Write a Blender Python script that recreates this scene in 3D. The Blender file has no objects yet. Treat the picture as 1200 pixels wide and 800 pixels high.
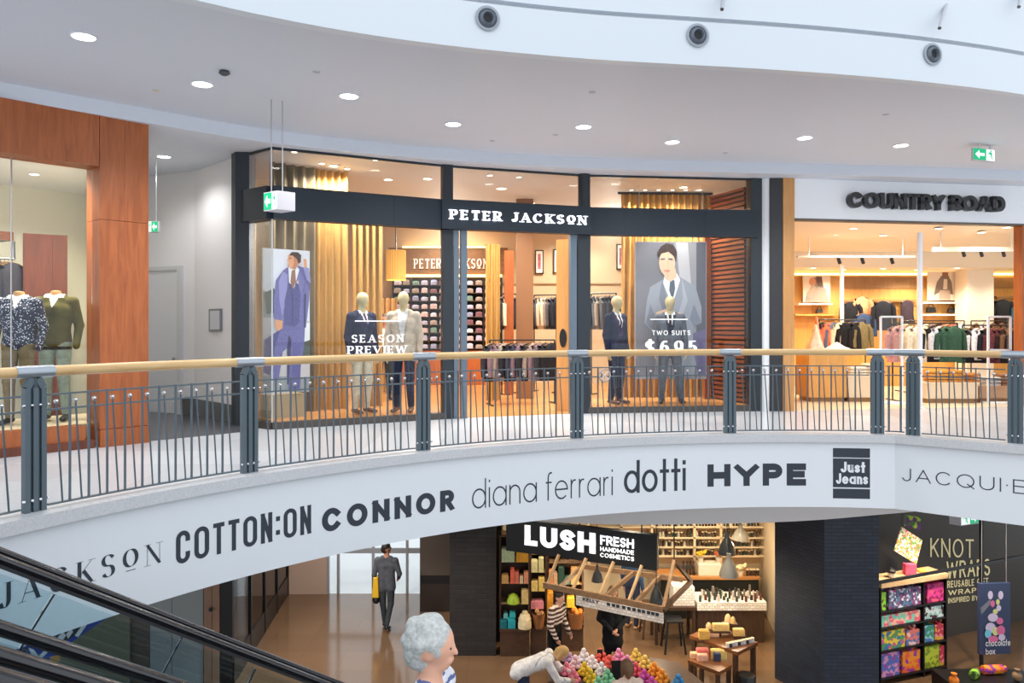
import bpy, math, random
import numpy as np
from mathutils import Vector, Matrix

random.seed(11)
SC = bpy.context.scene
COL = SC.collection

# ------------------------------------------------------------------ camera, world, exposure
U = 4.8                      # upper floor level (ground floor is z = 0)
EYE = 6.3                    # camera height
F = 900.0                    # focal length in pixels of the 1200 x 800 frame
HY = 381.0                   # horizon row
cam_d = bpy.data.cameras.new('camera')
cam_d.sensor_fit = 'HORIZONTAL'; cam_d.sensor_width = 36.0; cam_d.lens = 36.0 * F / 1200.0
cam_d.shift_y = -(400.0 - HY) / 1200.0
cam_d.clip_start = 0.1; cam_d.clip_end = 300
cam = bpy.data.objects.new('camera', cam_d); COL.objects.link(cam)
cam.location = (0, 0, EYE); cam.rotation_euler = (math.radians(90), 0, 0)
SC.camera = cam

WORLD_STRENGTH = 1.1
w = bpy.data.worlds.new('atrium_daylight'); SC.world = w; w.use_nodes = True
w.node_tree.nodes['Background'].inputs[0].default_value = (0.88, 0.94, 1.0, 1)
w.node_tree.nodes['Background'].inputs[1].default_value = WORLD_STRENGTH
SC.view_settings.view_transform = 'Standard'
SC.view_settings.look = 'None'
SC.view_settings.gamma = 1.0
SC.view_settings.use_curve_mapping = False
SC.view_settings.exposure = 0.42

# ------------------------------------------------------------------ pixel helpers
def P(px, py, D):
    return ((px - 600) / F * D, D, EYE - (py - HY) / F * D)
def XY(px, D):
    return ((px - 600) / F * D, D)
def on_z(px, py, z):
    return P(px, py, F * (EYE - z) / (py - HY))
def on_line(px, A, B):
    k = (px - 600) / F
    dx, dy = B[0] - A[0], B[1] - A[1]
    t = (k * A[1] - A[0]) / (dx - k * dy)
    return (A[0] + dx * t, A[1] + dy * t)
def z_at(py, D):
    return EYE - (py - HY) / F * D
def on_wall(px, py, A, B, off=0.0):
    x, y = on_line(px, A, B); z = z_at(py, y)
    if off:
        dx, dy = B[0] - A[0], B[1] - A[1]; L = math.hypot(dx, dy); nx, ny = dy / L, -dx / L
        if nx * -x + ny * -y < 0: nx, ny = -nx, -ny
        x += nx * off; y += ny * off
    return (x, y, z)
def lerp2(A, B, t): return (A[0] + (B[0] - A[0]) * t, A[1] + (B[1] - A[1]) * t)
def unit2(A, B):
    dx, dy = B[0] - A[0], B[1] - A[1]; L = math.hypot(dx, dy); return (dx / L, dy / L, L)
def shift(A, B, off):
    """line A-B moved sideways by off, positive towards the camera"""
    ux, uy, L = unit2(A, B); nx, ny = uy, -ux
    mx, my = (A[0] + B[0]) / 2, (A[1] + B[1]) / 2
    if nx * -mx + ny * -my < 0: nx, ny = -nx, -ny
    return ((A[0] + nx * off, A[1] + ny * off), (B[0] + nx * off, B[1] + ny * off))

# ------------------------------------------------------------------ materials
def lin(c):
    c = c / 255.0
    return c / 12.92 if c <= 0.04045 else ((c + 0.055) / 1.055) ** 2.4
def rgb(r, g, b): return (lin(r), lin(g), lin(b), 1.0)
MATS = {}
def mat(name, col=None, rough=0.5, metal=0.0, emit=0.0, var=0.0, vscale=8.0, bump=0.0, coat=0.0, spec=0.5, stretch=(1, 1, 1), emit_col=None):
    if name in MATS: return MATS[name]
    m = bpy.data.materials.new(name); m.use_nodes = True; MATS[name] = m
    nt = m.node_tree; b = nt.nodes['Principled BSDF']
    c = rgb(*col)
    b.inputs['Base Color'].default_value = c
    b.inputs['Roughness'].default_value = rough
    b.inputs['Metallic'].default_value = metal
    b.inputs['Specular IOR Level'].default_value = spec
    if coat: b.inputs['Coat Weight'].default_value = coat; b.inputs['Coat Roughness'].default_value = 0.08
    if emit:
        b.inputs['Emission Color'].default_value = rgb(*(emit_col or col)); b.inputs['Emission Strength'].default_value = emit
    if var or bump:
        tc = nt.nodes.new('ShaderNodeTexCoord'); mp = nt.nodes.new('ShaderNodeMapping'); nz = nt.nodes.new('ShaderNodeTexNoise')
        mp.inputs['Scale'].default_value = stretch
        nz.inputs['Scale'].default_value = vscale; nz.inputs['Detail'].default_value = 5
        nt.links.new(tc.outputs['Object'], mp.inputs['Vector']); nt.links.new(mp.outputs['Vector'], nz.inputs['Vector'])
        if var:
            mx = nt.nodes.new('ShaderNodeMix'); mx.data_type = 'RGBA'
            mx.inputs[6].default_value = tuple(min(1, x * (1 + var)) for x in c[:3]) + (1,)
            mx.inputs[7].default_value = tuple(x * (1 - var) for x in c[:3]) + (1,)
            rp = nt.nodes.new('ShaderNodeMapRange'); rp.inputs[1].default_value = 0.3; rp.inputs[2].default_value = 0.7
            nt.links.new(nz.outputs['Fac'], rp.inputs[0]); nt.links.new(rp.outputs[0], mx.inputs[0])
            nt.links.new(mx.outputs[2], b.inputs['Base Color'])
        if bump:
            bp = nt.nodes.new('ShaderNodeBump'); bp.inputs['Strength'].default_value = bump; bp.inputs['Distance'].default_value = 0.01
            nt.links.new(nz.outputs['Fac'], bp.inputs['Height']); nt.links.new(bp.outputs[0], b.inputs['Normal'])
    return m
def wood(name, c1, c2, scale=6.0, stretch=(6, 6, 0.5), rough=0.35, coat=0.0):
    if name in MATS: return MATS[name]
    m = mat(name, c1, rough, coat=coat)
    nt = m.node_tree; b = nt.nodes['Principled BSDF']
    tc = nt.nodes.new('ShaderNodeTexCoord'); mp = nt.nodes.new('ShaderNodeMapping'); mp.inputs['Scale'].default_value = stretch
    nz = nt.nodes.new('ShaderNodeTexNoise'); nz.inputs['Scale'].default_value = scale; nz.inputs['Detail'].default_value = 8; nz.inputs['Distortion'].default_value = 1.2
    cr = nt.nodes.new('ShaderNodeValToRGB')
    cr.color_ramp.elements[0].position = 0.3; cr.color_ramp.elements[0].color = rgb(*c1)
    cr.color_ramp.elements[1].position = 0.7; cr.color_ramp.elements[1].color = rgb(*c2)
    nt.links.new(tc.outputs['Object'], mp.inputs['Vector']); nt.links.new(mp.outputs['Vector'], nz.inputs['Vector'])
    nt.links.new(nz.outputs['Fac'], cr.inputs['Fac']); nt.links.new(cr.outputs['Color'], b.inputs['Base Color'])
    return m
def glass_mat(name, tint=(0.95, 0.97, 0.97), refl=0.6):
    if name in MATS: return MATS[name]
    m = bpy.data.materials.new(name); m.use_nodes = True; MATS[name] = m
    nt = m.node_tree; nt.nodes.clear()
    o = nt.nodes.new('ShaderNodeOutputMaterial'); mx = nt.nodes.new('ShaderNodeMixShader')
    t = nt.nodes.new('ShaderNodeBsdfTransparent'); g = nt.nodes.new('ShaderNodeBsdfGlossy'); fr = nt.nodes.new('ShaderNodeFresnel')
    ml = nt.nodes.new('ShaderNodeMath'); ml.operation = 'MULTIPLY'; ml.inputs[1].default_value = refl
    t.inputs[0].default_value = tint + (1,); g.inputs['Roughness'].default_value = 0.02; fr.inputs[0].default_value = 1.45
    nt.links.new(fr.outputs[0], ml.inputs[0]); nt.links.new(ml.outputs[0], mx.inputs[0])
    nt.links.new(t.outputs[0], mx.inputs[1]); nt.links.new(g.outputs[0], mx.inputs[2]); nt.links.new(mx.outputs[0], o.inputs[0])
    return m
def brick_mat(name, c, mortar, bw=0.23, bh=0.062, rough=0.45, bump=0.6):
    if name in MATS: return MATS[name]
    m = mat(name, c, rough); nt = m.node_tree; b = nt.nodes['Principled BSDF']
    tc = nt.nodes.new('ShaderNodeTexCoord'); sp = nt.nodes.new('ShaderNodeSeparateXYZ'); ad = nt.nodes.new('ShaderNodeMath'); ad.operation = 'SUBTRACT'
    cb = nt.nodes.new('ShaderNodeCombineXYZ'); br = nt.nodes.new('ShaderNodeTexBrick')
    nt.links.new(tc.outputs['Object'], sp.inputs[0]); nt.links.new(sp.outputs[0], ad.inputs[0]); nt.links.new(sp.outputs[1], ad.inputs[1])
    nt.links.new(ad.outputs[0], cb.inputs[0]); nt.links.new(sp.outputs[2], cb.inputs[1]); nt.links.new(cb.outputs[0], br.inputs['Vector'])
    br.inputs['Scale'].default_value = 1.0; br.inputs['Brick Width'].default_value = bw; br.inputs['Row Height'].default_value = bh
    br.inputs['Mortar Size'].default_value = 0.005; br.inputs['Color1'].default_value = rgb(*c)
    br.inputs['Color2'].default_value = rgb(*[min(255, int(x * 1.2)) for x in c]); br.inputs['Mortar'].default_value = rgb(*mortar)
    bp = nt.nodes.new('ShaderNodeBump'); bp.inputs['Strength'].default_value = bump; bp.inputs['Distance'].default_value = 0.01; bp.invert = True
    nt.links.new(br.outputs['Color'], b.inputs['Base Color']); nt.links.new(br.outputs['Fac'], bp.inputs['Height']); nt.links.new(bp.outputs[0], b.inputs['Normal'])
    return m
def tile_mat(name, c, joint, size=0.6, rough=0.2, mort=0.004, var=0.06, coat=0.0, vscale=60):
    if name in MATS: return MATS[name]
    m = mat(name, c, rough, coat=coat); nt = m.node_tree; b = nt.nodes['Principled BSDF']
    tc = nt.nodes.new('ShaderNodeTexCoord'); br = nt.nodes.new('ShaderNodeTexBrick'); br.offset = 0.0
    nt.links.new(tc.outputs['Object'], br.inputs['Vector'])
    br.inputs['Scale'].default_value = 1.0; br.inputs['Brick Width'].default_value = size; br.inputs['Row Height'].default_value = size
    br.inputs['Mortar Size'].default_value = mort; br.inputs['Color1'].default_value = rgb(*c)
    br.inputs['Color2'].default_value = rgb(*[min(255, x * (1 - var)) for x in c]); br.inputs['Mortar'].default_value = rgb(*joint)
    nz = nt.nodes.new('ShaderNodeTexNoise'); nz.inputs['Scale'].default_value = vscale; nz.inputs['Detail'].default_value = 3
    nt.links.new(tc.outputs['Object'], nz.inputs['Vector'])
    mr = nt.nodes.new('ShaderNodeMapRange'); mr.inputs[3].default_value = 1 - var; mr.inputs[4].default_value = 1 + var
    nt.links.new(nz.outputs['Fac'], mr.inputs[0])
    mx = nt.nodes.new('ShaderNodeMix'); mx.data_type = 'RGBA'; mx.blend_type = 'MULTIPLY'; mx.inputs[0].default_value = 1.0
    nt.links.new(br.outputs['Color'], mx.inputs[6]); nt.links.new(mr.outputs[0], mx.inputs[7]); nt.links.new(mx.outputs[2], b.inputs['Base Color'])
    return m
def spots_mat(name, c, c2, scale=40, thr=0.35, rough=0.7):
    """small light dots or flecks on a base cloth colour"""
    if name in MATS: return MATS[name]
    m = mat(name, c, rough); nt = m.node_tree; b = nt.nodes['Principled BSDF']
    tc = nt.nodes.new('ShaderNodeTexCoord'); vo = nt.nodes.new('ShaderNodeTexVoronoi'); vo.inputs['Scale'].default_value = scale
    cr = nt.nodes.new('ShaderNodeValToRGB'); cr.color_ramp.interpolation = 'CONSTANT'
    cr.color_ramp.elements[0].color = rgb(*c2); cr.color_ramp.elements[1].position = thr; cr.color_ramp.elements[1].color = rgb(*c)
    nt.links.new(tc.outputs['Object'], vo.inputs['Vector']); nt.links.new(vo.outputs['Distance'], cr.inputs['Fac']); nt.links.new(cr.outputs['Color'], b.inputs['Base Color'])
    return m
def confetti_mat(name, cols, scale=14, rough=0.6):
    """printed paper or cloth: cells of several colours"""
    if name in MATS: return MATS[name]
    m = mat(name, cols[0], rough); nt = m.node_tree; b = nt.nodes['Principled BSDF']
    tc = nt.nodes.new('ShaderNodeTexCoord'); vo = nt.nodes.new('ShaderNodeTexVoronoi'); vo.inputs['Scale'].default_value = scale
    sp = nt.nodes.new('ShaderNodeSeparateColor'); cr = nt.nodes.new('ShaderNodeValToRGB'); cr.color_ramp.interpolation = 'CONSTANT'
    n = len(cols); cr.color_ramp.elements[0].color = rgb(*cols[0]); cr.color_ramp.elements[1].position = 1.0 / n; cr.color_ramp.elements[1].color = rgb(*cols[1 % n])
    for i in range(2, n):
        e = cr.color_ramp.elements.new(i / n); e.color = rgb(*cols[i])
    nt.links.new(tc.outputs['Object'], vo.inputs['Vector']); nt.links.new(vo.outputs['Color'], sp.inputs[0]); nt.links.new(sp.outputs[0], cr.inputs['Fac'])
    nt.links.new(cr.outputs['Color'], b.inputs['Base Color'])
    return m

# ------------------------------------------------------------------ objects
WM = {}                       # world matrices of the roots
def tag(o, label=None, cat=None, group=None, kind=None):
    if label: o['label'] = label
    if cat: o['category'] = cat
    if group: o['group'] = group
    if kind: o['kind'] = kind
    return o
def thing(name, label, cat, loc=(0, 0, 0), rz=0.0, group=None, kind=None):
    o = bpy.data.objects.new(name, None); COL.objects.link(o)
    o.location = loc; o.rotation_euler = (0, 0, rz); o.empty_display_size = 0.05
    WM[o.name] = Matrix.Translation(Vector(loc)) @ Matrix.Rotation(rz, 4, 'Z')
    return tag(o, label, cat, group, kind)
def copy_tree(o, loc=None, rz=None, parent=None, label=None, group=None):
    c = o.copy(); COL.objects.link(c); c.parent = parent
    if loc is not None: c.location = loc
    if rz is not None: c.rotation_euler = (0, 0, rz)
    if label: c['label'] = label
    if group: c['group'] = group
    for ch in o.children: copy_tree(ch, parent=c)
    return c

class MB:
    def __init__(s): s.v = []; s.f = []; s.m = []
    def add(s, vs, fs, mi=0):
        n = len(s.v); s.v += [tuple(p) for p in vs]
        for f in fs: s.f.append(tuple(n + i for i in f)); s.m.append(mi)
        return s
    def box(s, cx, cy, cz, sx, sy, sz, rz=0.0, mi=0):
        """cz is the bottom"""
        c, sn = math.cos(rz), math.sin(rz); vs = []
        for dz in (0, sz):
            for dx, dy in ((-.5, -.5), (.5, -.5), (.5, .5), (-.5, .5)):
                x, y = dx * sx, dy * sy; vs.append((cx + x * c - y * sn, cy + x * sn + y * c, cz + dz))
        return s.add(vs, [(3, 2, 1, 0), (4, 5, 6, 7), (0, 1, 5, 4), (1, 2, 6, 5), (2, 3, 7, 6), (3, 0, 4, 7)], mi)
    def beam(s, p0, p1, w, h, mi=0, up=(0, 0, 1)):
        a, b = Vector(p0), Vector(p1); d = (b - a).normalized(); u = Vector(up)
        if abs(d.dot(u)) > 0.98: u = Vector((1, 0, 0))
        r = d.cross(u).normalized(); u = r.cross(d)
        vs = []
        for q in (a, b):
            for i, j in ((-1, -1), (1, -1), (1, 1), (-1, 1)): vs.append(q + r * (i * w / 2) + u * (j * h / 2))
        return s.add(vs, [(0, 1, 2, 3), (7, 6, 5, 4), (1, 0, 4, 5), (2, 1, 5, 6), (3, 2, 6, 7), (0, 3, 7, 4)], mi)
    def tube(s, pts, r, n=8, mi=0, sq=(1, 1)):
        pts = [Vector(p) for p in pts]; k = len(pts); rr = r if isinstance(r, (list, tuple)) else [r] * k; vs = []
        for i, p in enumerate(pts):
            d = (pts[min(i + 1, k - 1)] - pts[max(i - 1, 0)]).normalized()
            u = Vector((0, 0, 1)) if abs(d.z) < 0.9 else Vector((1, 0, 0))
            a = d.cross(u).normalized(); b = a.cross(d)
            for j in range(n):
                t = 2 * math.pi * j / n; vs.append(p + a * (math.cos(t) * rr[i] * sq[0]) + b * (math.sin(t) * rr[i] * sq[1]))
        fs = []
        for i in range(k - 1):
            for j in range(n): fs.append((i * n + j, i * n + (j + 1) % n, (i + 1) * n + (j + 1) % n, (i + 1) * n + j))
        fs.append(tuple(range(n - 1, -1, -1))); fs.append(tuple((k - 1) * n + j for j in range(n)))
        return s.add(vs, fs, mi)
    def lathe(s, prof, c, n=16, mi=0, sx=1.0, sy=1.0):
        vs = []; k = len(prof); fs = []
        for r, z in prof:
            for j in range(n):
                t = 2 * math.pi * j / n; vs.append((c[0] + r * sx * math.cos(t), c[1] + r * sy * math.sin(t), c[2] + z))
        for i in range(k - 1):
            for j in range(n): fs.append((i * n + j, i * n + (j + 1) % n, (i + 1) * n + (j + 1) % n, (i + 1) * n + j))
        fs.append(tuple(range(n - 1, -1, -1))); fs.append(tuple((k - 1) * n + j for j in range(n)))
        return s.add(vs, fs, mi)
    def ball(s, c, r, n=10, mi=0, sq=(1, 1, 1)):
        k = max(4, n // 2)
        prof = [(r * max(0.02, math.sin(math.pi * i / k)), -r * sq[2] * math.cos(math.pi * i / k)) for i in range(k + 1)]
        return s.lathe(prof, c, n, mi, sq[0], sq[1])
    def prism(s, poly, z0, z1, mi=0):
        n = len(poly); vs = [(x, y, z0) for x, y in poly] + [(x, y, z1) for x, y in poly]
        fs = [tuple(range(n - 1, -1, -1)), tuple(range(n, 2 * n))] + [(i, (i + 1) % n, n + (i + 1) % n, n + i) for i in range(n)]
        return s.add(vs, fs, mi)
    def wall(s, A, B, z0, z1, th=0.1, mi=0):
        """slab whose camera-side face lies on A-B, thickness goes away from the camera"""
        a, b = shift(A, B, -th)
        return s.prism([A, B, b, a], z0, z1, mi)
    def strip(s, pts, z0, z1, th, mi=0):
        """vertical curved slab along plan points (pts: front line, list of (x,y)); back line offset by th via pts2"""
        f, bk = pts, th
        n = len(f); vs = []
        for (x, y), (x2, y2) in zip(f, bk): vs += [(x, y, z0), (x, y, z1), (x2, y2, z1), (x2, y2, z0)]
        fs = []
        for i in range(n - 1):
            for j in range(4): fs.append((i * 4 + j, i * 4 + (j + 1) % 4, (i + 1) * 4 + (j + 1) % 4, (i + 1) * 4 + j))
        fs.append((3, 2, 1, 0)); e = (n - 1) * 4; fs.append((e, e + 1, e + 2, e + 3))
        return s.add(vs, fs, mi)
    def poly(s, pts, mi=0): return s.add(pts, [tuple(range(len(pts)))], mi)
    def build(s, name, mats, parent=None, smooth=False, local=False, origin=None, bevel=0.0):
        v = np.array(s.v, dtype=float)
        loc = None
        if parent is not None and not local:
            inv = np.array(WM[parent.name].inverted()) if parent.name in WM else np.eye(4)
            v = v @ inv[:3, :3].T + inv[:3, 3]
        elif parent is None and not local:
            lo, hi = v.min(0), v.max(0)
            loc = np.array(origin) if origin is not None else np.array([(lo[0] + hi[0]) / 2, (lo[1] + hi[1]) / 2, lo[2]])
            v = v - loc
        me = bpy.data.meshes.new(name); me.from_pydata(v.tolist(), [], s.f)
        if not isinstance(mats, (list, tuple)): mats = [mats]
        for mm in mats: me.materials.append(mm)
        if len(mats) > 1: me.polygons.foreach_set('material_index', s.m)
        if smooth:
            if hasattr(me, 'set_sharp_from_angle'):
                me.polygons.foreach_set('use_smooth', [True] * len(me.polygons)); me.set_sharp_from_angle(angle=math.radians(40))
        me.update()
        o = bpy.data.objects.new(name, me); COL.objects.link(o)
        if loc is not None: o.location = loc.tolist()
        if parent is not None:
            o.parent = parent
            if not local and parent.name in WM: WM[o.name] = WM[parent.name]
        if bevel:
            md = o.modifiers.new('bevel', 'BEVEL'); md.width = bevel; md.segments = 2; md.limit_method = 'ANGLE'
        return o
ORD = ['first', 'second', 'third', 'fourth', 'fifth', 'sixth', 'seventh', 'eighth', 'ninth', 'tenth', 'eleventh', 'twelfth'] + ['%dth' % i for i in range(13, 60)]
def struct(o): o['kind'] = 'structure'; return o

# ------------------------------------------------------------------ stroke lettering
def arc(cx, cy, rx, ry, a0, a1, n=10):
    return [(cx + rx * math.cos(math.radians(a0 + (a1 - a0) * i / n)), cy + ry * math.sin(math.radians(a0 + (a1 - a0) * i / n))) for i in range(n + 1)]
def box_o(r=0.35):           # rounded-rectangle ring for condensed lettering
    return arc(1 - r, 1 - r, r, r * .6, 0, 90, 5) + arc(r, 1 - r, r, r * .6, 90, 180, 5)
_S = arc(.5, .755, .5, .245, 25, 270, 12) + arc(.5, .255, .5, .255, 90, -155, 12)[1:]
G = {
 'A': (.82, [[(0, 0), (.5, 1)], [(.5, 1), (1, 0)], [(.19, .33), (.81, .33)]]),
 'B': (.66, [[(0, 0), (0, 1)], [(0, 1), (.55, 1)] + arc(.6, .76, .36, .24, 90, -90, 8) + [(0, .52)], [(0, .52), (.55, .52)] + arc(.62, .26, .38, .26, 90, -90, 8) + [(0, 0)]]),
 'C': (.84, [arc(.5, .5, .5, .5, 42, 318, 18)]),
 'D': (.76, [[(0, 0), (0, 1)], [(0, 1), (.4, 1)] + arc(.5, .5, .5, .5, 80, -80, 12) + [(.4, 0), (0, 0)]]),
 'E': (.6, [[(0, 0), (0, 1)], [(0, 1), (1, 1)], [(0, .52), (.9, .52)], [(0, 0), (1, 0)]]),
 'F': (.56, [[(0, 0), (0, 1)], [(0, 1), (1, 1)], [(0, .5), (.85, .5)]]),
 'G': (.84, [arc(.5, .5, .5, .5, 42, 340, 18), [(.55, .45), (.98, .45)], [(.98, .45), (.98, .2)]]),
 'H': (.74, [[(0, 0), (0, 1)], [(1, 0), (1, 1)], [(0, .5), (1, .5)]]),
 'I': (.0, [[(.5, 0), (.5, 1)]]),
 'J': (.5, [[(1, 1), (1, .3)] + arc(.5, .3, .5, .3, 0, -160, 9)[1:]]),
 'K': (.7, [[(0, 0), (0, 1)], [(.06, .4), (1, 1)], [(.32, .58), (1, 0)]]),
 'L': (.56, [[(0, 0), (0, 1)], [(0, 0), (1, 0)]]),
 'M': (.9, [[(0, 0), (0, 1)], [(0, 1), (.5, .2)], [(.5, .2), (1, 1)], [(1, 1), (1, 0)]]),
 'N': (.76, [[(0, 0), (0, 1)], [(0, 1), (1, 0)], [(1, 0), (1, 1)]]),
 'O': (.9, [arc(.5, .5, .5, .5, 0, 360, 26)]),
 'P': (.62, [[(0, 0), (0, 1)], [(0, 1), (.55, 1)] + arc(.6, .73, .4, .27, 90, -90, 9) + [(0, .46)]]),
 '@': (.74, [arc(.5, .6, .5, .4, 0, 360, 26), [(.12, .02), (.88, .02)]]),
 'Q': (.9, [arc(.5, .5, .5, .5, 0, 360, 26), [(.62, .25), (1, -.05)]]),
 'R': (.66, [[(0, 0), (0, 1)], [(0, 1), (.55, 1)] + arc(.6, .74, .4, .26, 90, -90, 9) + [(0, .48)], [(.5, .48), (1, 0)]]),
 'S': (.62, [_S]),
 'T': (.7, [[(.5, 0), (.5, 1)], [(0, 1), (1, 1)]]),
 'U': (.74, [[(0, 1), (0, .36)] + arc(.5, .36, .5, .36, 180, 360, 14)[1:] + [(1, 1)]]),
 'V': (.8, [[(0, 1), (.5, 0)], [(.5, 0), (1, 1)]]),
 'W': (1.15, [[(0, 1), (.25, 0)], [(.25, 0), (.5, .9)], [(.5, .9), (.75, 0)], [(.75, 0), (1, 1)]]),
 'X': (.72, [[(0, 0), (1, 1)], [(0, 1), (1, 0)]]),
 'Y': (.76, [[(0, 1), (.5, .45)], [(1, 1), (.5, .45)], [(.5, .45), (.5, 0)]]),
 '5': (.56, [[(.92, 1), (.14, 1)], [(.14, 1), (.06, .54)], [(.06, .54)] + arc(.46, .32, .54, .32, 130, -150, 13)]),
 '6': (.58, [arc(.5, .32, .5, .32, 0, 360, 18), [(.0, .34)] + arc(.62, .42, .62, .58, 180, 70, 9)]),
 '9': (.58, [arc(.5, .68, .5, .32, 0, 360, 18), [(1., .66)] + arc(.38, .58, .62, .58, 0, -110, 9)]),
 '$': (.6, [_S, [(.5, -.12), (.5, 1.12)]]),
 ':': (.0, [[(.5, .22), (.5, .24)], [(.5, .76), (.5, .78)]]),
 '.': (.0, [[(.5, 0), (.5, .02)]]),
 '-': (.0, [[(.5, .5), (.5, .52)]]),
 'a': (.62, [arc(.5, .33, .5, .33, 0, 360, 20), [(1, .66), (1, 0)]]),
 'b': (.62, [arc(.5, .33, .5, .33, 0, 360, 20), [(0, 1), (0, 0)]]),
 'c': (.56, [arc(.5, .33, .5, .33, 45, 315, 16)]),
 'd': (.62, [arc(.5, .33, .5, .33, 0, 360, 20), [(1, 1), (1, 0)]]),
 'e': (.6, [[(0.02, .35), (.98, .35)], arc(.5, .33, .5, .33, 4, 312, 18)]),
 'f': (.3, [[(.35, 0), (.35, .8)] + arc(.85, .8, .5, .2, 180, 80, 6)[1:], [(0, .64), (.9, .64)]]),
 'h': (.5, [[(0, 0), (0, 1)], arc(.5, .42, .5, .24, 180, 0, 10) + [(1, 0)]]),
 'i': (.0, [[(.5, 0), (.5, .66)], [(.5, .9), (.5, .93)]]),
 'l': (.0, [[(.5, 0), (.5, 1)]]),
 'n': (.5, [[(0, 0), (0, .66)], arc(.5, .42, .5, .24, 180, 0, 10) + [(1, 0)]]),
 'o': (.62, [arc(.5, .33, .5, .33, 0, 360, 20)]),
 'r': (.26, [[(0, 0), (0, .66)], arc(.75, .4, .75, .26, 180, 80, 7)]),
 's': (.44, [[(x, y * .66) for x, y in _S]]),
 't': (.36, [[(.5, 0), (.5, 1)], [(0, .64), (1, .64)]]),
 'u': (.5, [[(0, .66), (0, .25)] + arc(.5, .25, .5, .25, 180, 360, 10)[1:] + [(1, .66)], [(1, .66), (1, 0)]]),
 'x': (.5, [[(0, 0), (1, .66)], [(0, .66), (1, 0)]]),
}
THIN = {('N', 0), ('N', 2), ('M', 0), ('A', 0), ('V', 1), ('W', 1), ('W', 3), ('K', 1), ('Y', 1)}
def glyph_polys(text, w=0.16, gap=0.2, ws=1.0, serif=False, contrast=1.0, space=0.45, cond=False):
    """polygons (lists of (x, y)), cap height 1"""
    out = []; x = 0.0
    for ci, ch in enumerate(text):
        if ch == ' ': x += space; continue
        gw, strokes = G[ch]; W = gw * ws + (w if gw == 0 else 0)
        W = max(W, w)
        if cond and ch in 'OC':
            r = .5; ring = arc(.5, .8, .5, .2, 0, 180, 10) + arc(.5, .2, .5, .2, 180, 360, 10)
            strokes = [ring + [ring[0]]] if ch == 'O' else [arc(.5, .8, .5, .2, -10, 180, 10) + arc(.5, .2, .5, .2, 180, 370, 10)]
        for si, st in enumerate(strokes):
            t0 = w * (contrast if (serif and (ch, si) in THIN) else 1.0)
            pts = [(x + w / 2 + u * (W - w), w * (contrast if serif else 1) / 2 + v * (1 - w * (contrast if serif else 1))) for u, v in st]
            closed = len(pts) > 3 and math.hypot(pts[0][0] - pts[-1][0], pts[0][1] - pts[-1][1]) < 1e-6
            if not closed:
                ext = w / 2 * (contrast if serif else 1)
                for a, b in ((0, 1), (-1, -2)):
                    dx, dy = pts[a][0] - pts[b][0], pts[a][1] - pts[b][1]; L = math.hypot(dx, dy) or 1
                    e = ext if len(st) == 2 or True else 0
                    pts[a] = (pts[a][0] + dx / L * e, pts[a][1] + dy / L * e)
            n = len(pts); Lr = []
            for i in range(n):
                if closed: p0, p1 = pts[(i - 1) % (n - 1)], pts[(i + 1) % (n - 1)]
                else: p0, p1 = pts[max(0, i - 1)], pts[min(n - 1, i + 1)]
                dx, dy = p1[0] - p0[0], p1[1] - p0[1]; L = math.hypot(dx, dy) or 1; dx /= L; dy /= L
                t = t0
                if serif:
                    if (ch, si) in THIN: t = w * contrast
                    else:
                        pen = (math.cos(.2), math.sin(.2)); q = abs(dx * pen[1] - dy * pen[0]); t = w * (contrast + (1 - contrast) * q ** 1.5)
                lo, hi = (-.25, 1.2) if ch in '$Q' else (0, 1)
                yl = pts[i][1] + dx * t / 2; yr = pts[i][1] - dx * t / 2
                Lr.append(((pts[i][0] - dy * t / 2, min(hi, max(lo, yl))), (pts[i][0] + dy * t / 2, min(hi, max(lo, yr)))))
            for i in range(n - 1): out.append((ci, [Lr[i][0], Lr[i + 1][0], Lr[i + 1][1], Lr[i][1]]))
        if serif and ch in 'PTRKNHIJAEFVW':
            th = w * contrast * .8; sw = w * 1.0
            ends = {'P': [(0, 0), (0, 1)], 'T': [(.5, 0)], 'R': [(0, 0), (1, 0), (0, 1)], 'K': [(0, 0), (0, 1), (1, 1), (1, 0)], 'N': [(0, 0), (0, 1), (1, 1)], 'I': [(.5, 0), (.5, 1)], 'H': [(0, 0), (0, 1), (1, 0), (1, 1)],
                    'J': [(1, 1)], 'A': [(0, 0), (1, 0)], 'E': [(0, 0), (0, 1)], 'F': [(0, 0), (0, 1)], 'V': [(0, 1), (1, 1)], 'W': [(0, 1), (1, 1)]}[ch]
            for u, v in ends:
                cx = x + w / 2 + u * (W - w); y0 = 0 if v == 0 else 1 - th
                out.append((ci, [(cx - sw, y0), (cx + sw, y0), (cx + sw, y0 + th), (cx - sw, y0 + th)]))
            if ch in 'ETF':
                for u, v in {'E': [(1, 0), (1, 1)], 'F': [(1, 1)], 'T': [(0, 1), (1, 1)]}[ch]:
                    cx = x + w / 2 + u * (W - w); y0 = 0 if v == 0 else 1 - w * 1.1
                    out.append((ci, [(cx - th, y0), (cx + th, y0), (cx + th, y0 + w * 1.1), (cx - th, y0 + w * 1.1)]))
        x += W + gap
    return out, x - gap
def lettering(name, text, surf, mats, parent, width, height, depth=0.0, **kw):
    """surf(u, v, d) -> world point, u and v in metres from the lower left, d towards the viewer"""
    polys, W = glyph_polys(text, **kw); o = None
    for ci in range(len(text)):
        b = MB()
        for cj, q in polys:
            if cj != ci: continue
            pts = [(x / W * width, y * height) for x, y in q]; n = len(pts)
            if depth:
                b.add([surf(u, v, depth) for u, v in pts] + [surf(u, v, 0) for u, v in pts], [tuple(range(n))] + [(i, i + n, (i + 1) % n + n, (i + 1) % n) for i in range(n)])
            else: b.add([surf(u, v, 0.003) for u, v in pts], [tuple(range(n))])
        if b.v: o = b.build(name, mats, parent)
    return o
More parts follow.
